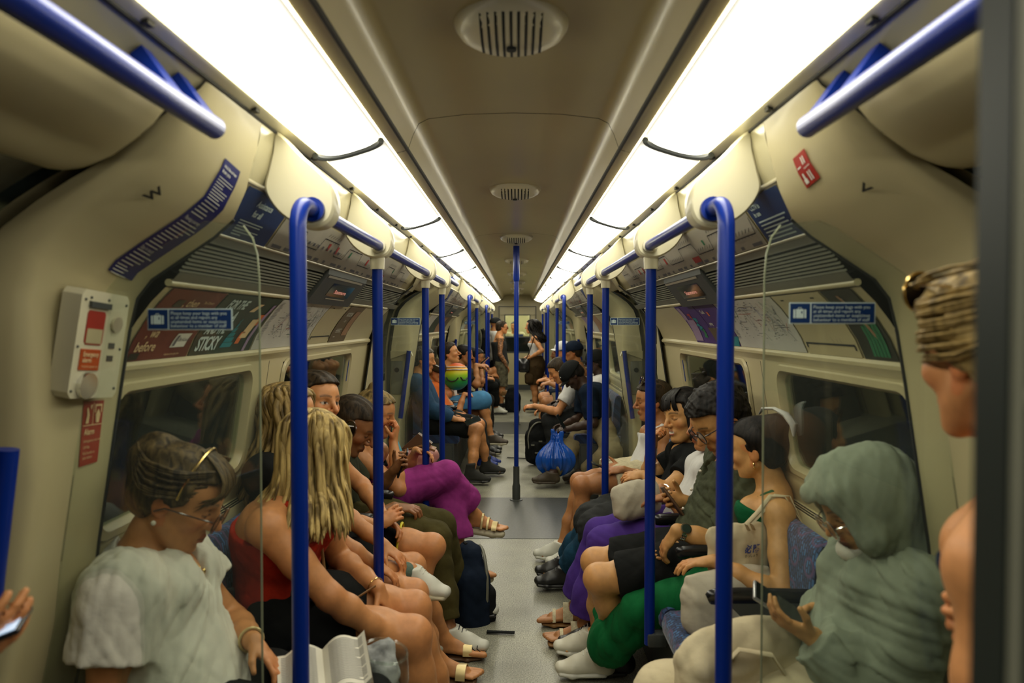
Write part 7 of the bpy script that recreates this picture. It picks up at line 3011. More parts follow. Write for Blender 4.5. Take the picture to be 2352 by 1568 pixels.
mb.torus(p.H(-0.004, q * 0.082, -0.047), 0.011, 0.003, p.HR[:, 1] * 0.3 + p.HR[:, 0], 18, 6)
p.part('hoop_earring', mb, 'gold')
bracelet(p, 'f', 'gold', 0.0012)
for k in 'LR':
    shoe(p, k, 'white_leather', 'shoe_white', 'trainer')
# tote with blue lettering hanging from her shoulder
c = V3(at(1700, 1262, 2.58))
Rt = np.stack([nrm((0.95, 0.28, 0.02)), nrm((-0.28, 0.95, 0.0)), nrm((0.03, 0.02, 1))], 1)
g = tote(c, Rt, (0.24, 0.07, 0.17), 'canvas', 'cream tote with small blue characters held against the person in green', amp=0.006, seed=3, h=0.006)
f_ = lambda a, b: Vector(c + Rt[:, 0] * a + Rt[:, 2] * b - Rt[:, 1] * 0.047)
mb = MB(c)
put_text(mb, '\u5fc5\u52dd', 0.030, f_, -0.012, 0.004, bold=0.0009)
mb.build('characters', 'print_blue', g, False)
mb = MB(c)
put_text(mb, '\u3072\u3063\u3057\u3087\u3046', 0.0105, f_, -0.012, -0.012, bold=0.0002)
mb.build('small_characters', 'print_black', g, False)
mb = MB(c)
for dx in (-0.008, 0.012):
    sh = p.sh['L']
    mb.tube([Vector(c + Rt[:, 0] * (0.02 + dx) + Rt[:, 2] * 0.075 - Rt[:, 1] * 0.03), Vector(lerp(c, sh, 0.5) + p.F * 0.055 + p.L * 0.045 + p.U * 0.04 + Rt[:, 0] * dx), Vector(sh + p.F * 0.072 + p.L * 0.012 + p.U * 0.012 + Rt[:, 0] * dx),
             Vector(sh + p.U * 0.064 + p.F * 0.02 - p.L * 0.012 + Rt[:, 0] * dx), Vector(sh + p.U * 0.060 - p.F * 0.03 - p.L * 0.010 + Rt[:, 0] * dx), Vector(sh - p.F * 0.075 + p.L * 0.02 - p.U * 0.03)], 0.007, 6, flat=0.4)
mb.build('strap', 'canvas', g)
# second cream bag on the empty seat
g = tote(at(1672, 1385, 2.50), np.stack([nrm((0.96, 0.22, 0.05)), nrm((-0.22, 0.96, 0.0)), nrm((0, 0, 1))], 1), (0.33, 0.13, 0.21), 'canvas_grey', 'soft cream canvas bag slumped on the empty seat beside the person in green', amp=0.006, seed=9, h=0.007)

# man in the olive linen shirt
p = Person(1, 2.98, at(1654, 962, 2.96), 'person in an olive linen shirt and black shorts with dark-rimmed glasses', 'asian', 1.01, 0.98, 'm', HN, x=0.765, headyaw=0.25, pitch=0.60, headscale=1.10, face={'brow': (0.012, 0.01, 0.008), 'jaw': 1.04, 'stubble': 0.15})
p.arm('n', at(1556, 1218, 2.76), elbow=at(1688, 1225, 2.76), hand=at(1512, 1272, 2.80) - at(1556, 1218, 2.76), palm=(0.1, 0.3, -0.9), curl=0.55)
p.arm('f', at(1572, 1150, 3.10), hint=(0.3, 0.6, -1), hand=(-0.85, -0.35, 0.15), palm=(0.2, -0.7, 0.4), curl=1.0)
p.leg('n', (0.44, 3.12, 0.10), hint=at(1425, 1295, 2.92) - Vector(p.hip[p.k('n')]))
p.leg('f', (0.385, 3.36, 0.10), hint=at(1338, 1255, 3.14) - Vector(p.hip[p.k('f')]))
p.build()
R3 = p
p.top('olive_linen', 0.47, 'v', 0.020, amp=0.012, freq=40, seed=5, cuff=0.016, loose=0.015)
p.trousers('black_cloth', 0.41, o=0.026, name='shorts', kk=0.05)
mb = MB()
for q in (-1, 1):                                          # open collar
    a = p.nb + p.SL * q * 0.070 + p.U * 0.012 - p.SF * 0.02
    b = p.nb + p.SL * q * 0.050 + p.SF * 0.085 - p.U * 0.030
    c = p.nb + p.SL * q * 0.105 + p.SF * 0.095 - p.U * 0.075
    d = p.nb + p.SL * q * 0.115 + p.SF * 0.010 - p.U * 0.030
    n_ = nrm(np.cross(V3(b) - V3(a), V3(d) - V3(a))) * 0.004
    mb.loft([[Vector(x) for x in (a, b, c, d)], [Vector(x + n_) for x in (a, b, c, d)]])
p.part('collar', mb, 'olive_linen', None, False)
mb = MB()
for t in (0.14, 0.30, 0.46, 0.62):
    c = p.nb + p.SF * (0.128 + 0.02 * math.sin(t * 3)) - p.spine * (0.06 + t * 0.52)
    mb.ell(c, (0.006, 0.006, 0.006))
p.part('buttons', mb, 'pearl')
short_hair(p, 'hair_black', 0.015, front=0.060, side=0.012, low=0.005, nape=-0.05, seed=4, top=0.006, spiky=0.010)
for k in 'LR':
    shoe(p, k, 'shoe_black', 'shoe_black')
eyeglasses(p, 'phone_body', 'lens_clear', r=0.025)
k = p.k('n')
d = nrm(p.wr[k] - p.el[k])
mb = MB()
for q in (-0.006, 0.0, 0.006):
    mb.torus(p.wr[k] - d * (0.022 + q), 0.0295, 0.0038, d, 24, 6)
w_ = p.part('wristwatch', mb, 'chrome')
cn = p.wr[k] - d * 0.022 + nrm(V3((-0.1, -0.75, 0.65)) - d * (d @ V3((-0.1, -0.75, 0.65)))) * 0.030
nn = nrm(cn - (p.wr[k] - d * 0.022))
mb = MB()
mb.tube([cn - nn * 0.004, cn + nn * 0.007], 0.021, 24)
p.part('case', mb, 'chrome', w_)
mb = MB()
mb.tube([cn + nn * 0.007, cn + nn * 0.0078], 0.0165, 24)
p.part('dial', mb, 'card_green', w_)
phone(at(1545, 1152, 3.02), (-0.55, 0.2, 0.75), (0.70, 0.1, 0.6), 'phone in a tan case held by the person in the olive shirt', body='brown_leather')

# woman in purple trousers, mostly hidden
p = Person(1, 3.42, at(1634, 975, 3.44), 'person in purple trousers and white shirt half hidden behind the olive shirt', 'tan', 0.98, 0.95, 'f', 0.0055, x=0.82, pitch=0.1, headyaw=0.1)
p.arm('n', at(1530, 1142, 3.32), hint=(0.3, -0.4, -1), hand=(-0.95, 0.1, -0.15), palm=(0, 0, -1), curl=0.3)
p.arm('f', at(1520, 1122, 3.46), hint=(0.3, 0.5, -1), hand=(-0.9, -0.25, -0.2), palm=(0, 0, -1), curl=0.3)
p.leg('n', fl(1345, 1436, 0.10), hint=at(1372, 1225, 3.38) - Vector(p.hip[p.k('n')]), toe=(-1, 0, 0))
p.leg('f', fl(1325, 1392, 0.10), hint=at(1330, 1205, 3.58) - Vector(p.hip[p.k('f')]), toe=(-1, 0.05, 0))
p.build(toes=True)
p.top('white_cotton', 0.55, 'collar', 0.018, amp=0.008, loose=0.015)
p.trousers('purple_cloth', 0.92, o=0.018, flare=0.045, amp=0.005, kk=0.022)
short_hair(p, 'hair_black', 0.012, seed=3)
bracelet(p, 'f', 'chrome', 0.004)
for k in 'LR':
    sandal(p, k, 'cream_lace', 'tan_leather', 0.018, ((0.045, 0.05), (0.115, 0.016)), False)
tote(at(1462, 1150, 3.36), np.stack([nrm((0.9, 0.4, 0.1)), nrm((-0.4, 0.9, 0.0)), nrm((-0.15, 0, 1))], 1), (0.24, 0.11, 0.15), 'canvas_grey', 'small cream bag under the folded hands on the purple trousers', amp=0.005, seed=11, h=0.007)

# smiling woman in black
p = Person(1, 3.88, at(1574, 954, 3.90), 'smiling person in a black top with black bobbed hair and fringe', 'asian', 0.98, 0.95, 'f', 0.0052, x=0.82, pitch=0.12, headyaw=0.42, roll=0.08, headscale=1.15, face={'smile': 1, 'brow': (0.02, 0.015, 0.01), 'jaw': 1.0, 'lip': (0.40, 0.10, 0.08)})
p.arm('n', at(1478, 1090, 3.72), elbow=at(1545, 1110, 3.66), hand=(-0.85, 0.4, -0.15), palm=(0.1, 0.5, -0.8), curl=0.5)
p.arm('f', at(1500, 1022, 4.02), elbow=at(1497, 1090, 4.10), hand=(0.18, -0.25, 0.95), palm=(0.8, -0.4, 0.3), curl=1.2)
p.leg('n', fl(1302, 1312, 0.105), hint=at(1330, 1215, 3.95) - Vector(p.hip[p.k('n')]), toe=(-1, 0.0, 0))
p.leg('f', fl(1300, 1290, 0.105), hint=at(1310, 1195, 4.1) - Vector(p.hip[p.k('f')]), toe=(-1, 0.1, 0))
p.build()
p.top('black_cloth', 0.28, 'v', 0.014, amp=0.005)
p.trousers('denim_jeans', 0.93, o=0.024, flare=0.02, amp=0.007)
B = Blob()
p.hair_cap(B, 0.016, front=0.052, side=0.05, low=-0.06, nape=-0.10)
for q in (-1, 1):
    B.cone(p.H(0.03, q * 0.080, 0.03), p.H(0.035, q * 0.078, -0.095), 0.020, 0.013, 0.02)
    B.cone(p.H(-0.04, q * 0.070, 0.0), p.H(-0.03, q * 0.060, -0.12), 0.035, 0.02, 0.03)
B.noise(p.strands(0.0025, 160, 60, 4))
mb = MB()
rr = random.Random(8)
for i in range(30):
    l = rr.uniform(-0.058, 0.058)
    p.lock(mb, [p.H(0.02, l * 0.4, 0.132), p.H(0.078, l * 0.8, 0.100), p.H(0.104 - abs(l) * 0.35, l, 0.060), p.H(0.104 - abs(l) * 0.45, l * 1.05, 0.040 + rr.uniform(-0.010, 0.004))], 0.0055, 0, 8)
V, Q = B.mesh(p.h)
np_mesh('hair', V, Q, 'hair_black', p.base, p.obj, None, mb)
for k in 'LR':
    shoe(p, k, 'shoe_black', 'shoe_black', 'shoe', 'print_black')
# black jacket over her knees
B = Blob()
for k in 'LR':
    B.chain([lerp(p.hip[k], p.kn[k], 0.35), lerp(p.hip[k], p.kn[k], 0.8), p.kn[k] + p.F * 0.01, lerp(p.kn[k], p.an[k], 0.22)], [0.10, 0.098, 0.092, 0.075], 0.06)
B.cone(lerp(p.hip['L'], p.kn['L'], 0.7), lerp(p.hip['R'], p.kn['R'], 0.7), 0.10, 0.10, 0.05)
B.noise(wrinkle(0.010, 26, 14))
V, Q = B.mesh(0.007)
o = np_mesh('jacket', V, Q, 'charcoal_cloth', p.base)
tag(o, 'dark jacket laid over the knees of the smiling person in black', 'jacket')

# woman in the white lace top
p = Person(1, 4.66, at(1500, 920, 4.70), 'person in a white lace top and cream shorts with eyes cast down', 'tan', 0.99, 0.92, 'f', 0.0055, x=0.83, pitch=0.10, headscale=1.06, face={'brow': (0.02, 0.012, 0.008), 'nose': 1.1})
p.arm('n', at(1432, 1078, 4.48), hint=(0.5, -0.4, -1), hand=(-0.9, 0.3, -0.1), palm=(0, 0.5, -0.8), curl=0.8)
p.arm('f', at(1425, 1072, 4.66), hint=(0.4, 0.5, -1), hand=(-0.9, -0.1, 0.05), palm=(0.1, -0.4, 0.9), curl=0.6)
p.leg('n', fl(1322, 1268, 0.10), hint=at(1303, 1118, 4.52) - Vector(p.hip[p.k('n')]), toe=(-1, 0, 0))
p.leg('f', fl(1292, 1252, 0.10), hint=at(1272, 1092, 4.72) - Vector(p.hip[p.k('f')]), toe=(-1, 0.05, 0))
p.build()
p.tank('white_cotton', 0.014, 0.09, sx=0.085, strap=0.014, hem=0.0, loose=0.01)
p.trousers('cream_lace', 0.26, o=0.024, name='shorts', kk=0.05)
short_hair(p, 'hair_dark', 0.013, front=0.054, side=0.028, nape=-0.10, seed=3, extra=lambda B: B.cone(p.H(-0.10, 0, 0.02), p.H(-0.10, 0, -0.13), 0.040, 0.025, 0.03))
eyeglasses(p, 'tortoise', 'lens_dark', up=0.095, fwd=-0.045, tilt=0.3, r=0.026, name='sunglasses')
for k in 'LR':
    shoe(p, k, 'shoe_white', 'shoe_white', 'trainer')
phone(at(1384, 1072, 4.55), (-0.9, 0.0, 0.35), (0.3, 0.0, 0.9), 'dark phone in the hands of the person in the white lace top')

# ------------------------------------------------------------------ people standing by the nearest doors
p = Person(1, 1.02, at(2292, 812, 1.02), 'standing person with brown hair tied up and sunglasses on the head at the right edge', 'fair', 0.98, 1.05, 'f', 0.0055, standing=True, pelvis=(0.80, 1.02, 0.86), facing=PI * 0.58, headyaw=0.0, pitch=0.12, headscale=1.0, twist=-0.85, shdrop=0.05)
p.sh['L'], p.sh['R'] = V3(at(2300, 1300, 0.93)), np.array([0.80, 1.16, 1.20])
p.arm('L', at(2265, 2150, 0.96), hint=(-0.4, -0.5, -0.2), hand=(-0.3, 0.6, -0.5), palm=(0.5, 0.2, 0.3), curl=0.8)
p.arm('R', at(2290, 1405, 1.06), hint=(0.5, 0.8, -0.5), hand=(-0.92, -0.30, 0.05), palm=(0, -0.8, 0.2), curl=0.8)
for k in 'LR':
    p.kn[k], p.an[k], p.toe[k] = p.hip[k] - p.U * 0.40 + p.F * 0.02, p.hip[k] - p.U * 0.765, p.F
p.build()
p.tank('navy_cloth', 0.012, 0.15)
p.trousers('denim_jeans', 0.95, o=0.016)
def ex(B):
    B.ell(p.H(-0.07, 0, 0.095), (0.055, 0.055, 0.05), None, 0.02)
o = short_hair(p, 'hair_darkblonde', 0.018, front=0.045, side=0.036, low=-0.03, nape=-0.08, amp=0.004, seed=7, extra=ex, spiky=0.008)
mb = MB()
rr = random.Random(3)
for i in range(50):
    q = rr.choice((-1, 1))
    u = rr.uniform(-0.02, 0.10)
    p.lock(mb, [p.H(0.085, q * 0.045, u + 0.012), p.H(0.02, q * 0.096, u + 0.01), p.H(-0.06, q * 0.085, u + 0.015), p.H(-0.12, q * 0.03, 0.08 + rr.uniform(-0.03, 0.03))], 0.0045, 0.006, 10, rr.random() * 6)
p.part('hair_strands', mb, 'hair_darkblonde', o)
eyeglasses(p, 'gold', 'lens_dark', up=0.088, fwd=-0.012, tilt=0.12, r=0.030, name='sunglasses')
for k in 'LR':
    shoe(p, k)
# person whose hand enters at the left edge
p = Person(-1, 0.95, (-1.02, 0.92, 1.50), 'standing person beyond the left edge, only a hand with a lit phone in view', 'fair', 0.98, 1.0, 'm', 0.007, standing=True, pelvis=(-0.98, 0.92, 0.86), pitch=0.3)
p.arm('R', at(-170, 1560, 0.98), hint=(-0.2, -0.6, -0.8), hand=at(-40, 1478, 1.0) - at(-170, 1560, 0.98), palm=(-0.2, 0.6, 0.7), curl=0.35)
p.arm('L', (-0.98, 1.2, 0.85), hint=(-0.3, 0.3, 0))
for k in 'LR':
    p.kn[k], p.an[k], p.toe[k] = p.hip[k] - p.U * 0.40 + p.F * 0.02, p.hip[k] - p.U * 0.765, p.F
p.build()
p.top('navy_cloth', 0.42, 'round', 0.016)
p.trousers('charcoal_cloth', 0.95)
short_hair(p, 'hair_brown', 0.012)
for k in 'LR':
    shoe(p, k, 'shoe_black', 'shoe_black')
phone(at(-70, 1470, 1.01), (0.35, 0.1, 0.12), (-0.5, -0.3, 0.8), 'phone with a lit screen in the hand at the left edge', lit=True)
# ------------------------------------------------------------------ middle and far bays
def sit(side, Y, head, label, skin, top, topm, legm, legt, knees, feet, hair='hair_dark', sleeve=0.35, hands=None, h=0.0075, footm='shoe_black', solem='shoe_sole', **kw):
    """seated passenger: head, knees and feet given as world points (near, far)"""
    capm = kw.pop('capm', None)
    hat = kw.pop('hat', True)
    neck = kw.pop('neck', 'round')
    flare = kw.pop('flare', 0.0)
    toes = kw.pop('toes', False)
    skirt = kw.pop('skirt', False)
    p = Person(side, Y, head, label, skin, h=h, **kw)
    hands = hands or ((-side * -0.0, 0, 0), (0, 0, 0))
    for nf, w in zip('nf', hands):
        if w is None:
            continue
        w = V3(w)
        p.arm(nf, w, hint=(side * 0.5, -0.4 if nf == 'n' else 0.4, -1), hand=(-side * 0.9, 0.3 if nf == 'n' else -0.3, -0.1), palm=(0, 0.4 if nf == 'n' else -0.4, -0.8), curl=0.7)
    for nf, kn, an in zip('nf', knees, feet):
        p.leg(nf, an, hint=V3(kn) - p.hip[p.k(nf)], toe=(-side, -0.08 if nf == 'n' else 0.08, 0))
    p.build(toes=toes)
    if top == 'tank':
        p.tank(topm, 0.012, 0.14)
    else:
        p.top(topm, sleeve, neck, 0.016, amp=0.005, loose=0.008)
    if skirt:
        p.skirt(legm, legt, 0.02, amp=0.006, flare=0.03)
    elif legm:
        p.trousers(legm, legt, o=0.022, amp=0.005, flare=flare, kk=0.05, name='shorts' if legt < 0.6 else 'trousers')
    if hair:
        short_hair(p, hair, 0.012, amp=0.002)
    if capm:
        cap(p, capm)
    if footm:
        for k in 'LR':
            shoe(p, k, footm, solem, laces=None)
    return p


A = at
# left, middle bay
D1 = sit(-1, 7.15, A(972, 826, 7.15), 'person in a blue denim jacket and black shorts with black boots, first seat of the middle bay on the left', 'fair', 'shirt', 'denim_jacket', 'black_cloth', 0.41,
         (A(1078, 990, 7.02), A(1104, 972, 7.2)), (fl(1082, 1086, 0.11), fl(1118, 1068, 0.11)), 'hair_grey', 0.93, (A(1045, 962, 6.95), A(1040, 955, 7.2)), footm=None, sex='m', x=0.80, pitch=0.1, headscale=1.05, bulk=1.05)
D1.obj['label'] = 'person in a blue denim jacket and black shorts, first left seat of the middle bay'
for k in 'LR':
    shoe(D1, k, 'boot_suede', 'shoe_black', 'boot', None, high=0.07)
phone(A(1086, 966, 6.9), (0.8, 0.2, 0.3), (0, -0.6, 0.8), 'black phone in the hands of the person in the denim jacket')
D2 = sit(-1, 7.58, A(1000, 852, 7.62), 'child in a brown beanie and orange top beside the denim jacket', 'fair', 'shirt', 'orange_cloth', 'charcoal_cloth', 0.93, (A(1090, 985, 7.55), A(1100, 975, 7.7)),
         (fl(1108, 1055, 0.1), fl(1116, 1050, 0.1)), 'hair_ginger', 0.9, (A(1050, 950, 7.5), A(1052, 945, 7.7)), footm='shoe_blue', solem='shoe_white', sex='f', scale=0.86, x=0.74, pitch=0.3)
cap(D2, 'brown_cloth', False, 0.022, 0.0, name='beanie')
mb = MB()
mb.tube([D2.H(0.118 * math.cos(t), 0.098 * math.sin(t), 0.072 - 0.02 * math.cos(t)) for t in np.linspace(1.2, 5.0, 18)], 0.006, 6)
D2.part('white_band', mb, 'white_cotton')
D3 = sit(-1, 8.06, A(1036, 868, 8.0), 'person in a rainbow cap with head bowed, white strap top and pale denim skirt', 'fair', 'tank', 'white_cotton', 'denim_light', 0.52, (A(1125, 925, 8.0), A(1115, 918, 8.2)),
         (A(1128, 1003, 8.0), (-0.42, 8.2, 0.1)), None, 0, (A(1066, 905, 7.9), A(1058, 935, 8.15)), footm='shoe_brown', sex='f', x=0.78, pitch=0.75, skirt=True)
B = Blob()
B.ell(D3.H(0.03, 0, 0.05), (0.145, 0.135, 0.150), D3.HR, 0)
V, Q = B.mesh(0.0075)
rc = np_mesh('rainbow_cap', V, Q, 'rainbow', D3.base, D3.obj)
# dark curved stitch lines on the camera side, white and dark bands over the top
mb = MB()
cc = V3(D3.H(0.03, 0, 0.05))
def on_ball(az, el, r=0.147):
    return Vector(cc + np.array([math.cos(el) * math.sin(az), -math.cos(el) * math.cos(az), math.sin(el)]) * np.array([0.140, 0.140, 0.146]) * (r / 0.143))
mb.tube([on_ball(a, e) for a, e in ((-0.75, -0.02), (-0.55, -0.22), (-0.25, -0.30), (0.05, -0.22), (0.25, 0.0))], 0.007, 6)
mb.tube([on_ball(a, e) for a, e in ((0.42, 0.02), (0.60, -0.18), (0.85, -0.20), (1.05, -0.05))], 0.007, 6)
D3.part('dark_curves', mb, 'print_black', rc)
mb = MB()
for e, w in ((0.62, 0.016), (0.86, 0.014)):
    mb.tube([on_ball(a, e - 0.12 * abs(a) * 0.5, 0.144) for a in np.linspace(-1.6, 1.6, 14)], w, 8, flat=0.5)
D3.part('white_bands', mb, 'white_stripe', rc)
D4 = sit(-1, 8.45, A(1031, 812, 8.45), 'person gazing upwards in a white and pink shirt, left side of the middle bay', 'fair', 'shirt', 'white_stripe', 'khaki', 0.93, (A(1128, 940, 8.45), A(1120, 930, 8.6)),
         ((-0.36, 8.4, 0.1), (-0.36, 8.6, 0.1)), 'hair_dark', 0.35, (A(1085, 930, 8.3), A(1075, 920, 8.5)), sex='m', x=0.80, pitch=-0.22, headscale=1.08, face={'nose': 1.25, 'eyes': 'open'}, neck='v')
D5 = sit(-1, 9.0, A(1066, 815, 9.05), 'person in black with hands raised, left side of the middle bay', 'tan', 'shirt', 'black_cloth', 'black_cloth', 0.93, (A(1120, 905, 9.0), A(1118, 900, 9.15)),
         ((-0.36, 8.95, 0.1), (-0.36, 9.15, 0.1)), 'hair_black', 0.4, (A(1093, 838, 8.9), A(1098, 842, 9.1)), h=0.009, sex='m', x=0.80, pitch=0.1)
D6 = sit(-1, 9.5, A(1092, 820, 9.5), 'person with a phone in dark clothes, last on the left of the middle bay', 'tan', 'shirt', 'charcoal_cloth', 'black_cloth', 0.93, (A(1125, 895, 9.4), A(1122, 890, 9.6)),
         ((-0.36, 9.4, 0.1), (-0.36, 9.6, 0.1)), 'hair_black', 0.4, (A(1104, 838, 9.3), A(1106, 840, 9.5)), h=0.009, sex='f', x=0.80, pitch=0.25)
phone(A(1112, 829, 9.2), (0.7, 0.1, 0.6), (-0.4, -0.2, 0.8), 'pink-edged phone held up by the last person on the left of the middle bay', body='pink_leather')
# left, far bay
E1 = sit(-1, 12.3, A(1096, 826, 12.3), 'person in black trousers and black and white trainers, first left seat of the far bay', 'fair', 'shirt', 'black_cloth', 'black_cloth', 0.93, (A(1138, 890, 12.1), A(1132, 880, 12.4)),
         (fl(1140, 938, 0.1), fl(1136, 934, 0.1)), 'hair_dark', 0.4, (A(1120, 868, 12.0), A(1118, 862, 12.4)), h=0.010, footm='shoe_white', solem='shoe_black', sex='m')
E2 = sit(-1, 13.0, A(1108, 828, 13.0), 'person with bare knees in light shorts, second left seat of the far bay', 'fair', 'shirt', 'brown_cloth', 'khaki', 0.35, (A(1160, 872, 12.9), A(1154, 868, 13.1)),
         (A(1158, 900, 12.9), A(1150, 905, 13.1)), 'hair_brown', 0.4, (A(1132, 862, 12.8), A(1130, 860, 13.1)), h=0.010, footm='tan_leather', sex='f')
# standing people at the far end
def stand(pos, facing, head, label, skin, sex, topf, legf, hair, scale=0.94, hands=None, h=0.009, **kw):
    ph = 0.50 * head[2] + 0.02
    p = Person(-1, pos[1], head, label, skin, sex=sex, h=h, scale=scale, standing=True, pelvis=(pos[0], pos[1], 0.86 * scale), facing=facing, **kw)
    for k in 'LR':
        w = hands[k] if hands and k in hands else p.sh[k] + p.F * 0.10 - p.U * 0.49 * scale + p.L * (0.03 if k == 'L' else -0.03)
        p.arm(k, w, hint=-p.F * 0.6 - p.U * 0.2 + p.L * (0.3 if k == 'L' else -0.3))
        p.kn[k], p.an[k], p.toe[k] = p.hip[k] - p.U * 0.40 * scale + p.F * 0.02, p.hip[k] - p.U * 0.755 * scale, p.F
    p.build()
    topf(p)
    legf(p)
    if hair:
        short_hair(p, hair, 0.010)
    for k in 'LR':
        shoe(p, k, 'shoe_black', 'shoe_sole', laces=None)
    return p


def tattoos(p, V, C):
    for k in 'LR':
        d = np.minimum(np.linalg.norm(V - lerp(p.sh[k], p.el[k], 0.5), axis=1), np.linalg.norm(V - lerp(p.el[k], p.wr[k], 0.5), axis=1))
        w = (d < 0.15) * np.clip(0.55 + 0.5 * np.sin(V[:, 0] * 90 + 2 * np.sin(V[:, 2] * 70)) * np.sin(V[:, 2] * 80 + V[:, 1] * 60), 0, 0.8)
        C[:] = C * (1 - w[:, None]) + np.array((0.03, 0.03, 0.03)) * w[:, None]


_b = Person.build
T1h = A(1153, 752, 13.0)
Person.build = lambda s, **k: _b(s, extra_paint=tattoos, **k)
T1 = stand((T1h.x - 0.02, 13.0), 0.15, T1h, 'standing person with tattooed arms, dark vest, camouflage shorts and sunglasses', 'fair', 'm', lambda p: p.tank('charcoal_cloth', 0.018, 0.10, hem=-0.08, loose=0.02),
           lambda p: p.trousers('camo', 0.52, o=0.03, name='shorts'), 'hair_dark', 0.93)
Person.build = _b
eyeglasses(T1, 'phone_body', 'lens_dark', name='sunglasses')
T2h = A(1139, 745, 13.5)
T2 = stand((T2h.x, 13.5), 0.3, T2h, 'standing person in a white T-shirt and black cap behind the tattooed person', 'tan', 'm', lambda p: p.top('white_cotton', 0.35), lambda p: p.trousers('black_cloth', 0.95), None, 0.94)
cap(T2, 'black_cloth', False)
Rb = np.stack([nrm(T2.L), -T2.F, T2.U], 1)
backpack(T2.che - T2.F * 0.20, Rb, (0.28, 0.17, 0.45), 'black_cloth', 'black backpack worn by the standing person in the white T-shirt', 'charcoal_cloth', h=0.010)
backpack(A(1178, 882, 12.6) , np.eye(3), (0.26, 0.18, 0.42), 'black_cloth', 'black backpack on the floor below the tattooed person', 'charcoal_cloth', h=0.010).location.z = 0.21
W1h = A(1222, 750, 12.6)
W1 = stand((W1h.x + 0.06, 12.6), PI - 0.1, W1h, 'standing person with long curly dark hair, white vest and brown skirt', 'fair', 'f', lambda p: p.tank('white_cotton', 0.012, 0.13), lambda p: p.trousers('brown_cloth', 0.42, o=0.045, name='skirt', kk=0.12), None, 0.92,
           {'L': (W1h.x - 0.02, 12.4, 0.95), 'R': (W1h.x - 0.05, 12.75, 0.95)}, headscale=1.05)
long_hair(W1, 'hair_black', 90, 0.20, 0.022, 0.035, 3, front=1.25, back=0.06, spread=0.06)
for dz, dx, sz, nm in ((0.80, -0.14, (0.20, 0.13, 0.22), 'shiny black shoulder bag hanging in front of the brown skirt'), (0.58, -0.05, (0.14, 0.10, 0.18), 'smaller dark bag hanging below the shiny black shoulder bag')):
    c = V3((W1.pel[0] + dx - 0.06, 12.42, dz))
    g = tote(c, np.eye(3), sz, 'armrest_black' if dz > 0.7 else 'brown_cloth', nm, 'shoulder_bag', h=0.010)
    tube_part(g, 'strap', [c + np.array((0.03, 0, sz[2] / 2 - 0.02)), c + np.array((0.10, -0.01, 0.25)), V3(W1.sh['L']) * np.array((1, 1, 0.0)) + np.array((0, -0.07, W1.sh['L'][2] + 0.05))] if dz > 0.7 else [c + np.array((0, 0, 0.08)), c + np.array((0, 0, 0.16))], 0.008, 'armrest_black')
N0 = Person(-1, 17.9, A(1181, 750, 17.9), 'person in a pale shirt seen in the next car through the far door window', 'fair', sex='m', h=0.012, standing=True, pelvis=(A(1181, 750, 17.9).x, 17.9, 0.80), facing=-PI / 2 - 0.3)
for k in 'LR':
    N0.arm(k, N0.sh[k] - N0.U * 0.5 + N0.F * 0.05)
    N0.kn[k], N0.an[k], N0.toe[k] = N0.hip[k] - N0.U * 0.4, N0.hip[k] - N0.U * 0.72, N0.F
N0.build()
N0.top('cream_lace', 0.4)
N0.trousers('charcoal_cloth', 0.95)
short_hair(N0, 'hair_grey', 0.01)

# right, middle bay
N1 = sit(1, 7.2, A(1316, 862, 7.2), 'person in a navy T-shirt and black cap bent forward holding a blue carrier bag', 'dark', 'shirt', 'navy_tee', 'khaki', 0.94, (A(1385, 1000, 6.98), A(1310, 992, 7.3)),
         ((0.62, 6.98, 0.1), fl(1262, 1096, 0.105)), 'hair_black', 0.42, (A(1305, 985, 6.95), A(1296, 975, 7.15)), h=0.0065, footm='shoe_brown', solem='shoe_brown', sex='m', x=0.80, pitch=0.85, capm='black_cloth', bulk=1.15, bow=0.07, headscale=1.05)
mb = MB()
q = 0.10 * N1.hs
mb.prism([Vector(N1.H(0.088, -s_ * 0.0 + l, u)) for s_, l, u in ((1, 0.052, 0.075), (1, 0.066, 0.075), (1, 0.059, 0.088))], Vector(N1.H(0.003, 0.004, 0)) - Vector(N1.H(0, 0, 0)))
N1.part('cap_mark', mb, 'print_white')
phone(A(1288, 968, 6.92), (-0.5, 0.0, 0.85), (0.7, -0.3, 0.5), 'phone in the hands of the person in the navy T-shirt')
# carrier bag
c = V3(A(1276, 1042, 6.85))
B = Blob()
B.ell(c + np.array((0, 0, -0.06)), (0.185, 0.11, 0.14), None, 0.03)
B.cone(c + np.array((0, 0, -0.02)), c + np.array((0.0, 0, 0.13)), 0.125, 0.035, 0.06)
B.cone(c + np.array((0.0, 0, 0.10)), c + np.array((-0.02, 0, 0.215)), 0.035, 0.014, 0.03)
B.cone(c + np.array((0.02, 0, 0.10)), c + np.array((0.06, 0, 0.20)), 0.03, 0.012, 0.03)
def pleat(P):
    a = np.arctan2(P[..., 1] - c[1], P[..., 0] - c[0])
    return (0.010 * np.sin(a * 11 + 8 * (P[..., 2] - c[2])) + 0.006 * np.sin(a * 19 + 3)) * np.clip(1.0 - (c[2] - 0.12 - P[..., 2]) * -0.0, 0, 1)
B.noise(lambda P: pleat(P).astype(np.float32))
V, Q = B.mesh(0.007)
o = np_mesh('carrier_bag', V, Q, 'blue_bag', c)
tag(o, 'bulging blue plastic carrier bag hanging from the hands of the person in the navy T-shirt', 'bag')
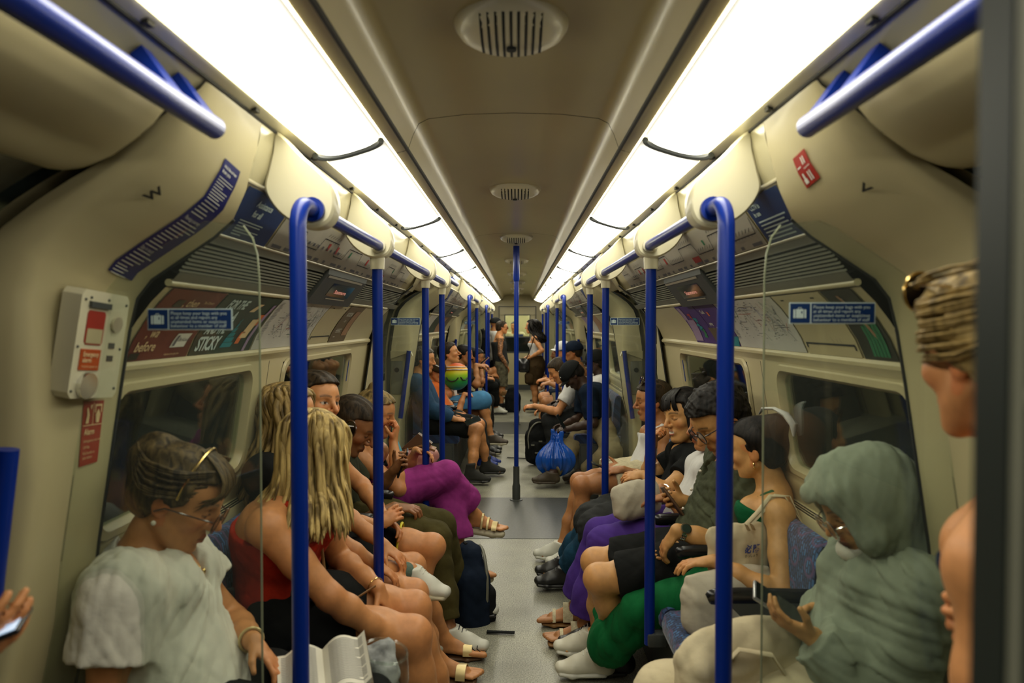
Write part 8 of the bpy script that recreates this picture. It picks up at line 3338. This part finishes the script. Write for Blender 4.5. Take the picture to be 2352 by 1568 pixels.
N2 = sit(1, 7.75, A(1284, 850, 7.75), 'person with short dark hair and a white earbud leaning far forward', 'fair', 'shirt', 'white_cotton', 'charcoal_cloth', 0.94, (A(1268, 955, 7.6), A(1275, 945, 7.9)),
         ((0.40, 7.65, 0.1), (0.36, 7.9, 0.1)), 'hair_dark', 0.3, (A(1228, 932, 7.55), A(1252, 940, 7.9)), h=0.0065, sex='m', x=0.76, pitch=0.55, bow=0.06, headscale=1.05, face={'nose': 1.15, 'stubble': 0.2})
mb = MB()
q = 1 if N2.near == 'L' else -1
mb.ell(N2.H(0.004, q * 0.083, -0.006), (0.010,) * 3)
mb.tube([N2.H(0.006, q * 0.085, -0.008), N2.H(0.012, q * 0.085, -0.032)], 0.004, 8)
N2.part('earbud', mb, 'print_white')
N3 = sit(1, 8.3, A(1368, 832, 8.3), 'person in a white T-shirt and black peaked cap behind the navy T-shirt', 'dark', 'shirt', 'white_cotton', 'charcoal_cloth', 0.94, (A(1285, 955, 8.25), A(1282, 950, 8.4)),
         ((0.40, 8.2, 0.1), (0.38, 8.4, 0.1)), 'hair_black', 0.42, ((0.50, 8.1, 0.62), (0.48, 8.4, 0.62)), h=0.0075, sex='m', x=0.82, pitch=0.05, capm='black_cloth', headscale=1.08)
N4 = sit(1, 9.4, A(1316, 808, 9.4), 'person in a navy cap and grey vest with bare shoulders', 'tan', 'tank', 'canvas_grey', 'khaki', 0.4, (A(1255, 905, 9.3), A(1252, 900, 9.5)),
         ((0.38, 9.3, 0.1), (0.36, 9.5, 0.1)), 'hair_dark', 0, (A(1262, 880, 9.3), A(1264, 878, 9.5)), h=0.009, sex='m', x=0.80, capm='navy_cloth', headscale=1.05)
N5 = sit(1, 9.9, A(1292, 806, 9.9), 'person in a white cap and sunglasses beyond the grey vest', 'fair', 'shirt', 'white_cotton', 'navy_cloth', 0.4, (A(1245, 890, 9.8), A(1243, 886, 10.0)),
         ((0.36, 9.8, 0.1), (0.34, 10.0, 0.1)), 'hair_dark', 0.35, (A(1252, 872, 9.7), A(1254, 870, 10.0)), h=0.009, sex='m', x=0.78, capm='white_cotton')
eyeglasses(N5, 'phone_body', 'lens_dark', name='sunglasses')
N6 = sit(1, 12.3, A(1292, 812, 12.3), 'person in a dark cap with white shorts and bare knees, far right', 'fair', 'shirt', 'navy_cloth', 'white_cotton', 0.40, (A(1238, 875, 12.2), A(1236, 868, 12.5)),
         (fl(1222, 925, 0.1), fl(1226, 915, 0.1)), 'hair_dark', 0.4, (A(1262, 868, 12.1), A(1260, 864, 12.4)), h=0.010, sex='f', capm='charcoal_cloth')
N7 = sit(1, 12.9, A(1280, 815, 12.9), 'person in khaki, second right seat of the far bay', 'tan', 'shirt', 'khaki', 'brown_cloth', 0.4, (A(1234, 868, 12.8), A(1232, 864, 13.0)),
         (fl(1214, 908, 0.1), fl(1216, 905, 0.1)), 'hair_dark', 0.4, (A(1250, 862, 12.7), A(1250, 860, 13.0)), h=0.010, sex='m', footm='tan_leather')
# black backpack in the aisle by the blue carrier bag
g = backpack(A(1236, 1012, 7.85), np.stack([nrm((1, 0.25, 0)), nrm((0.25, -1, 0)), (0, 0, 1)], 1), (0.27, 0.20, 0.46), 'black_cloth', 'black backpack standing in the aisle beside the blue carrier bag', 'black_cloth', strap_to=(fl(1165, 1050, 0.01), fl(1212, 1053, 0.01)))
mb = MB(g.location)
c = V3(g.location)
for dx, dz in ((-0.06, -0.02), (0.02, 0.02), (-0.02, -0.10), (0.05, -0.08)):
    mb.box(c + np.array((dx, -0.165, dz)), (0.035, 0.02, 0.010))
mb.build('small_buckles', 'grey_panel', g)
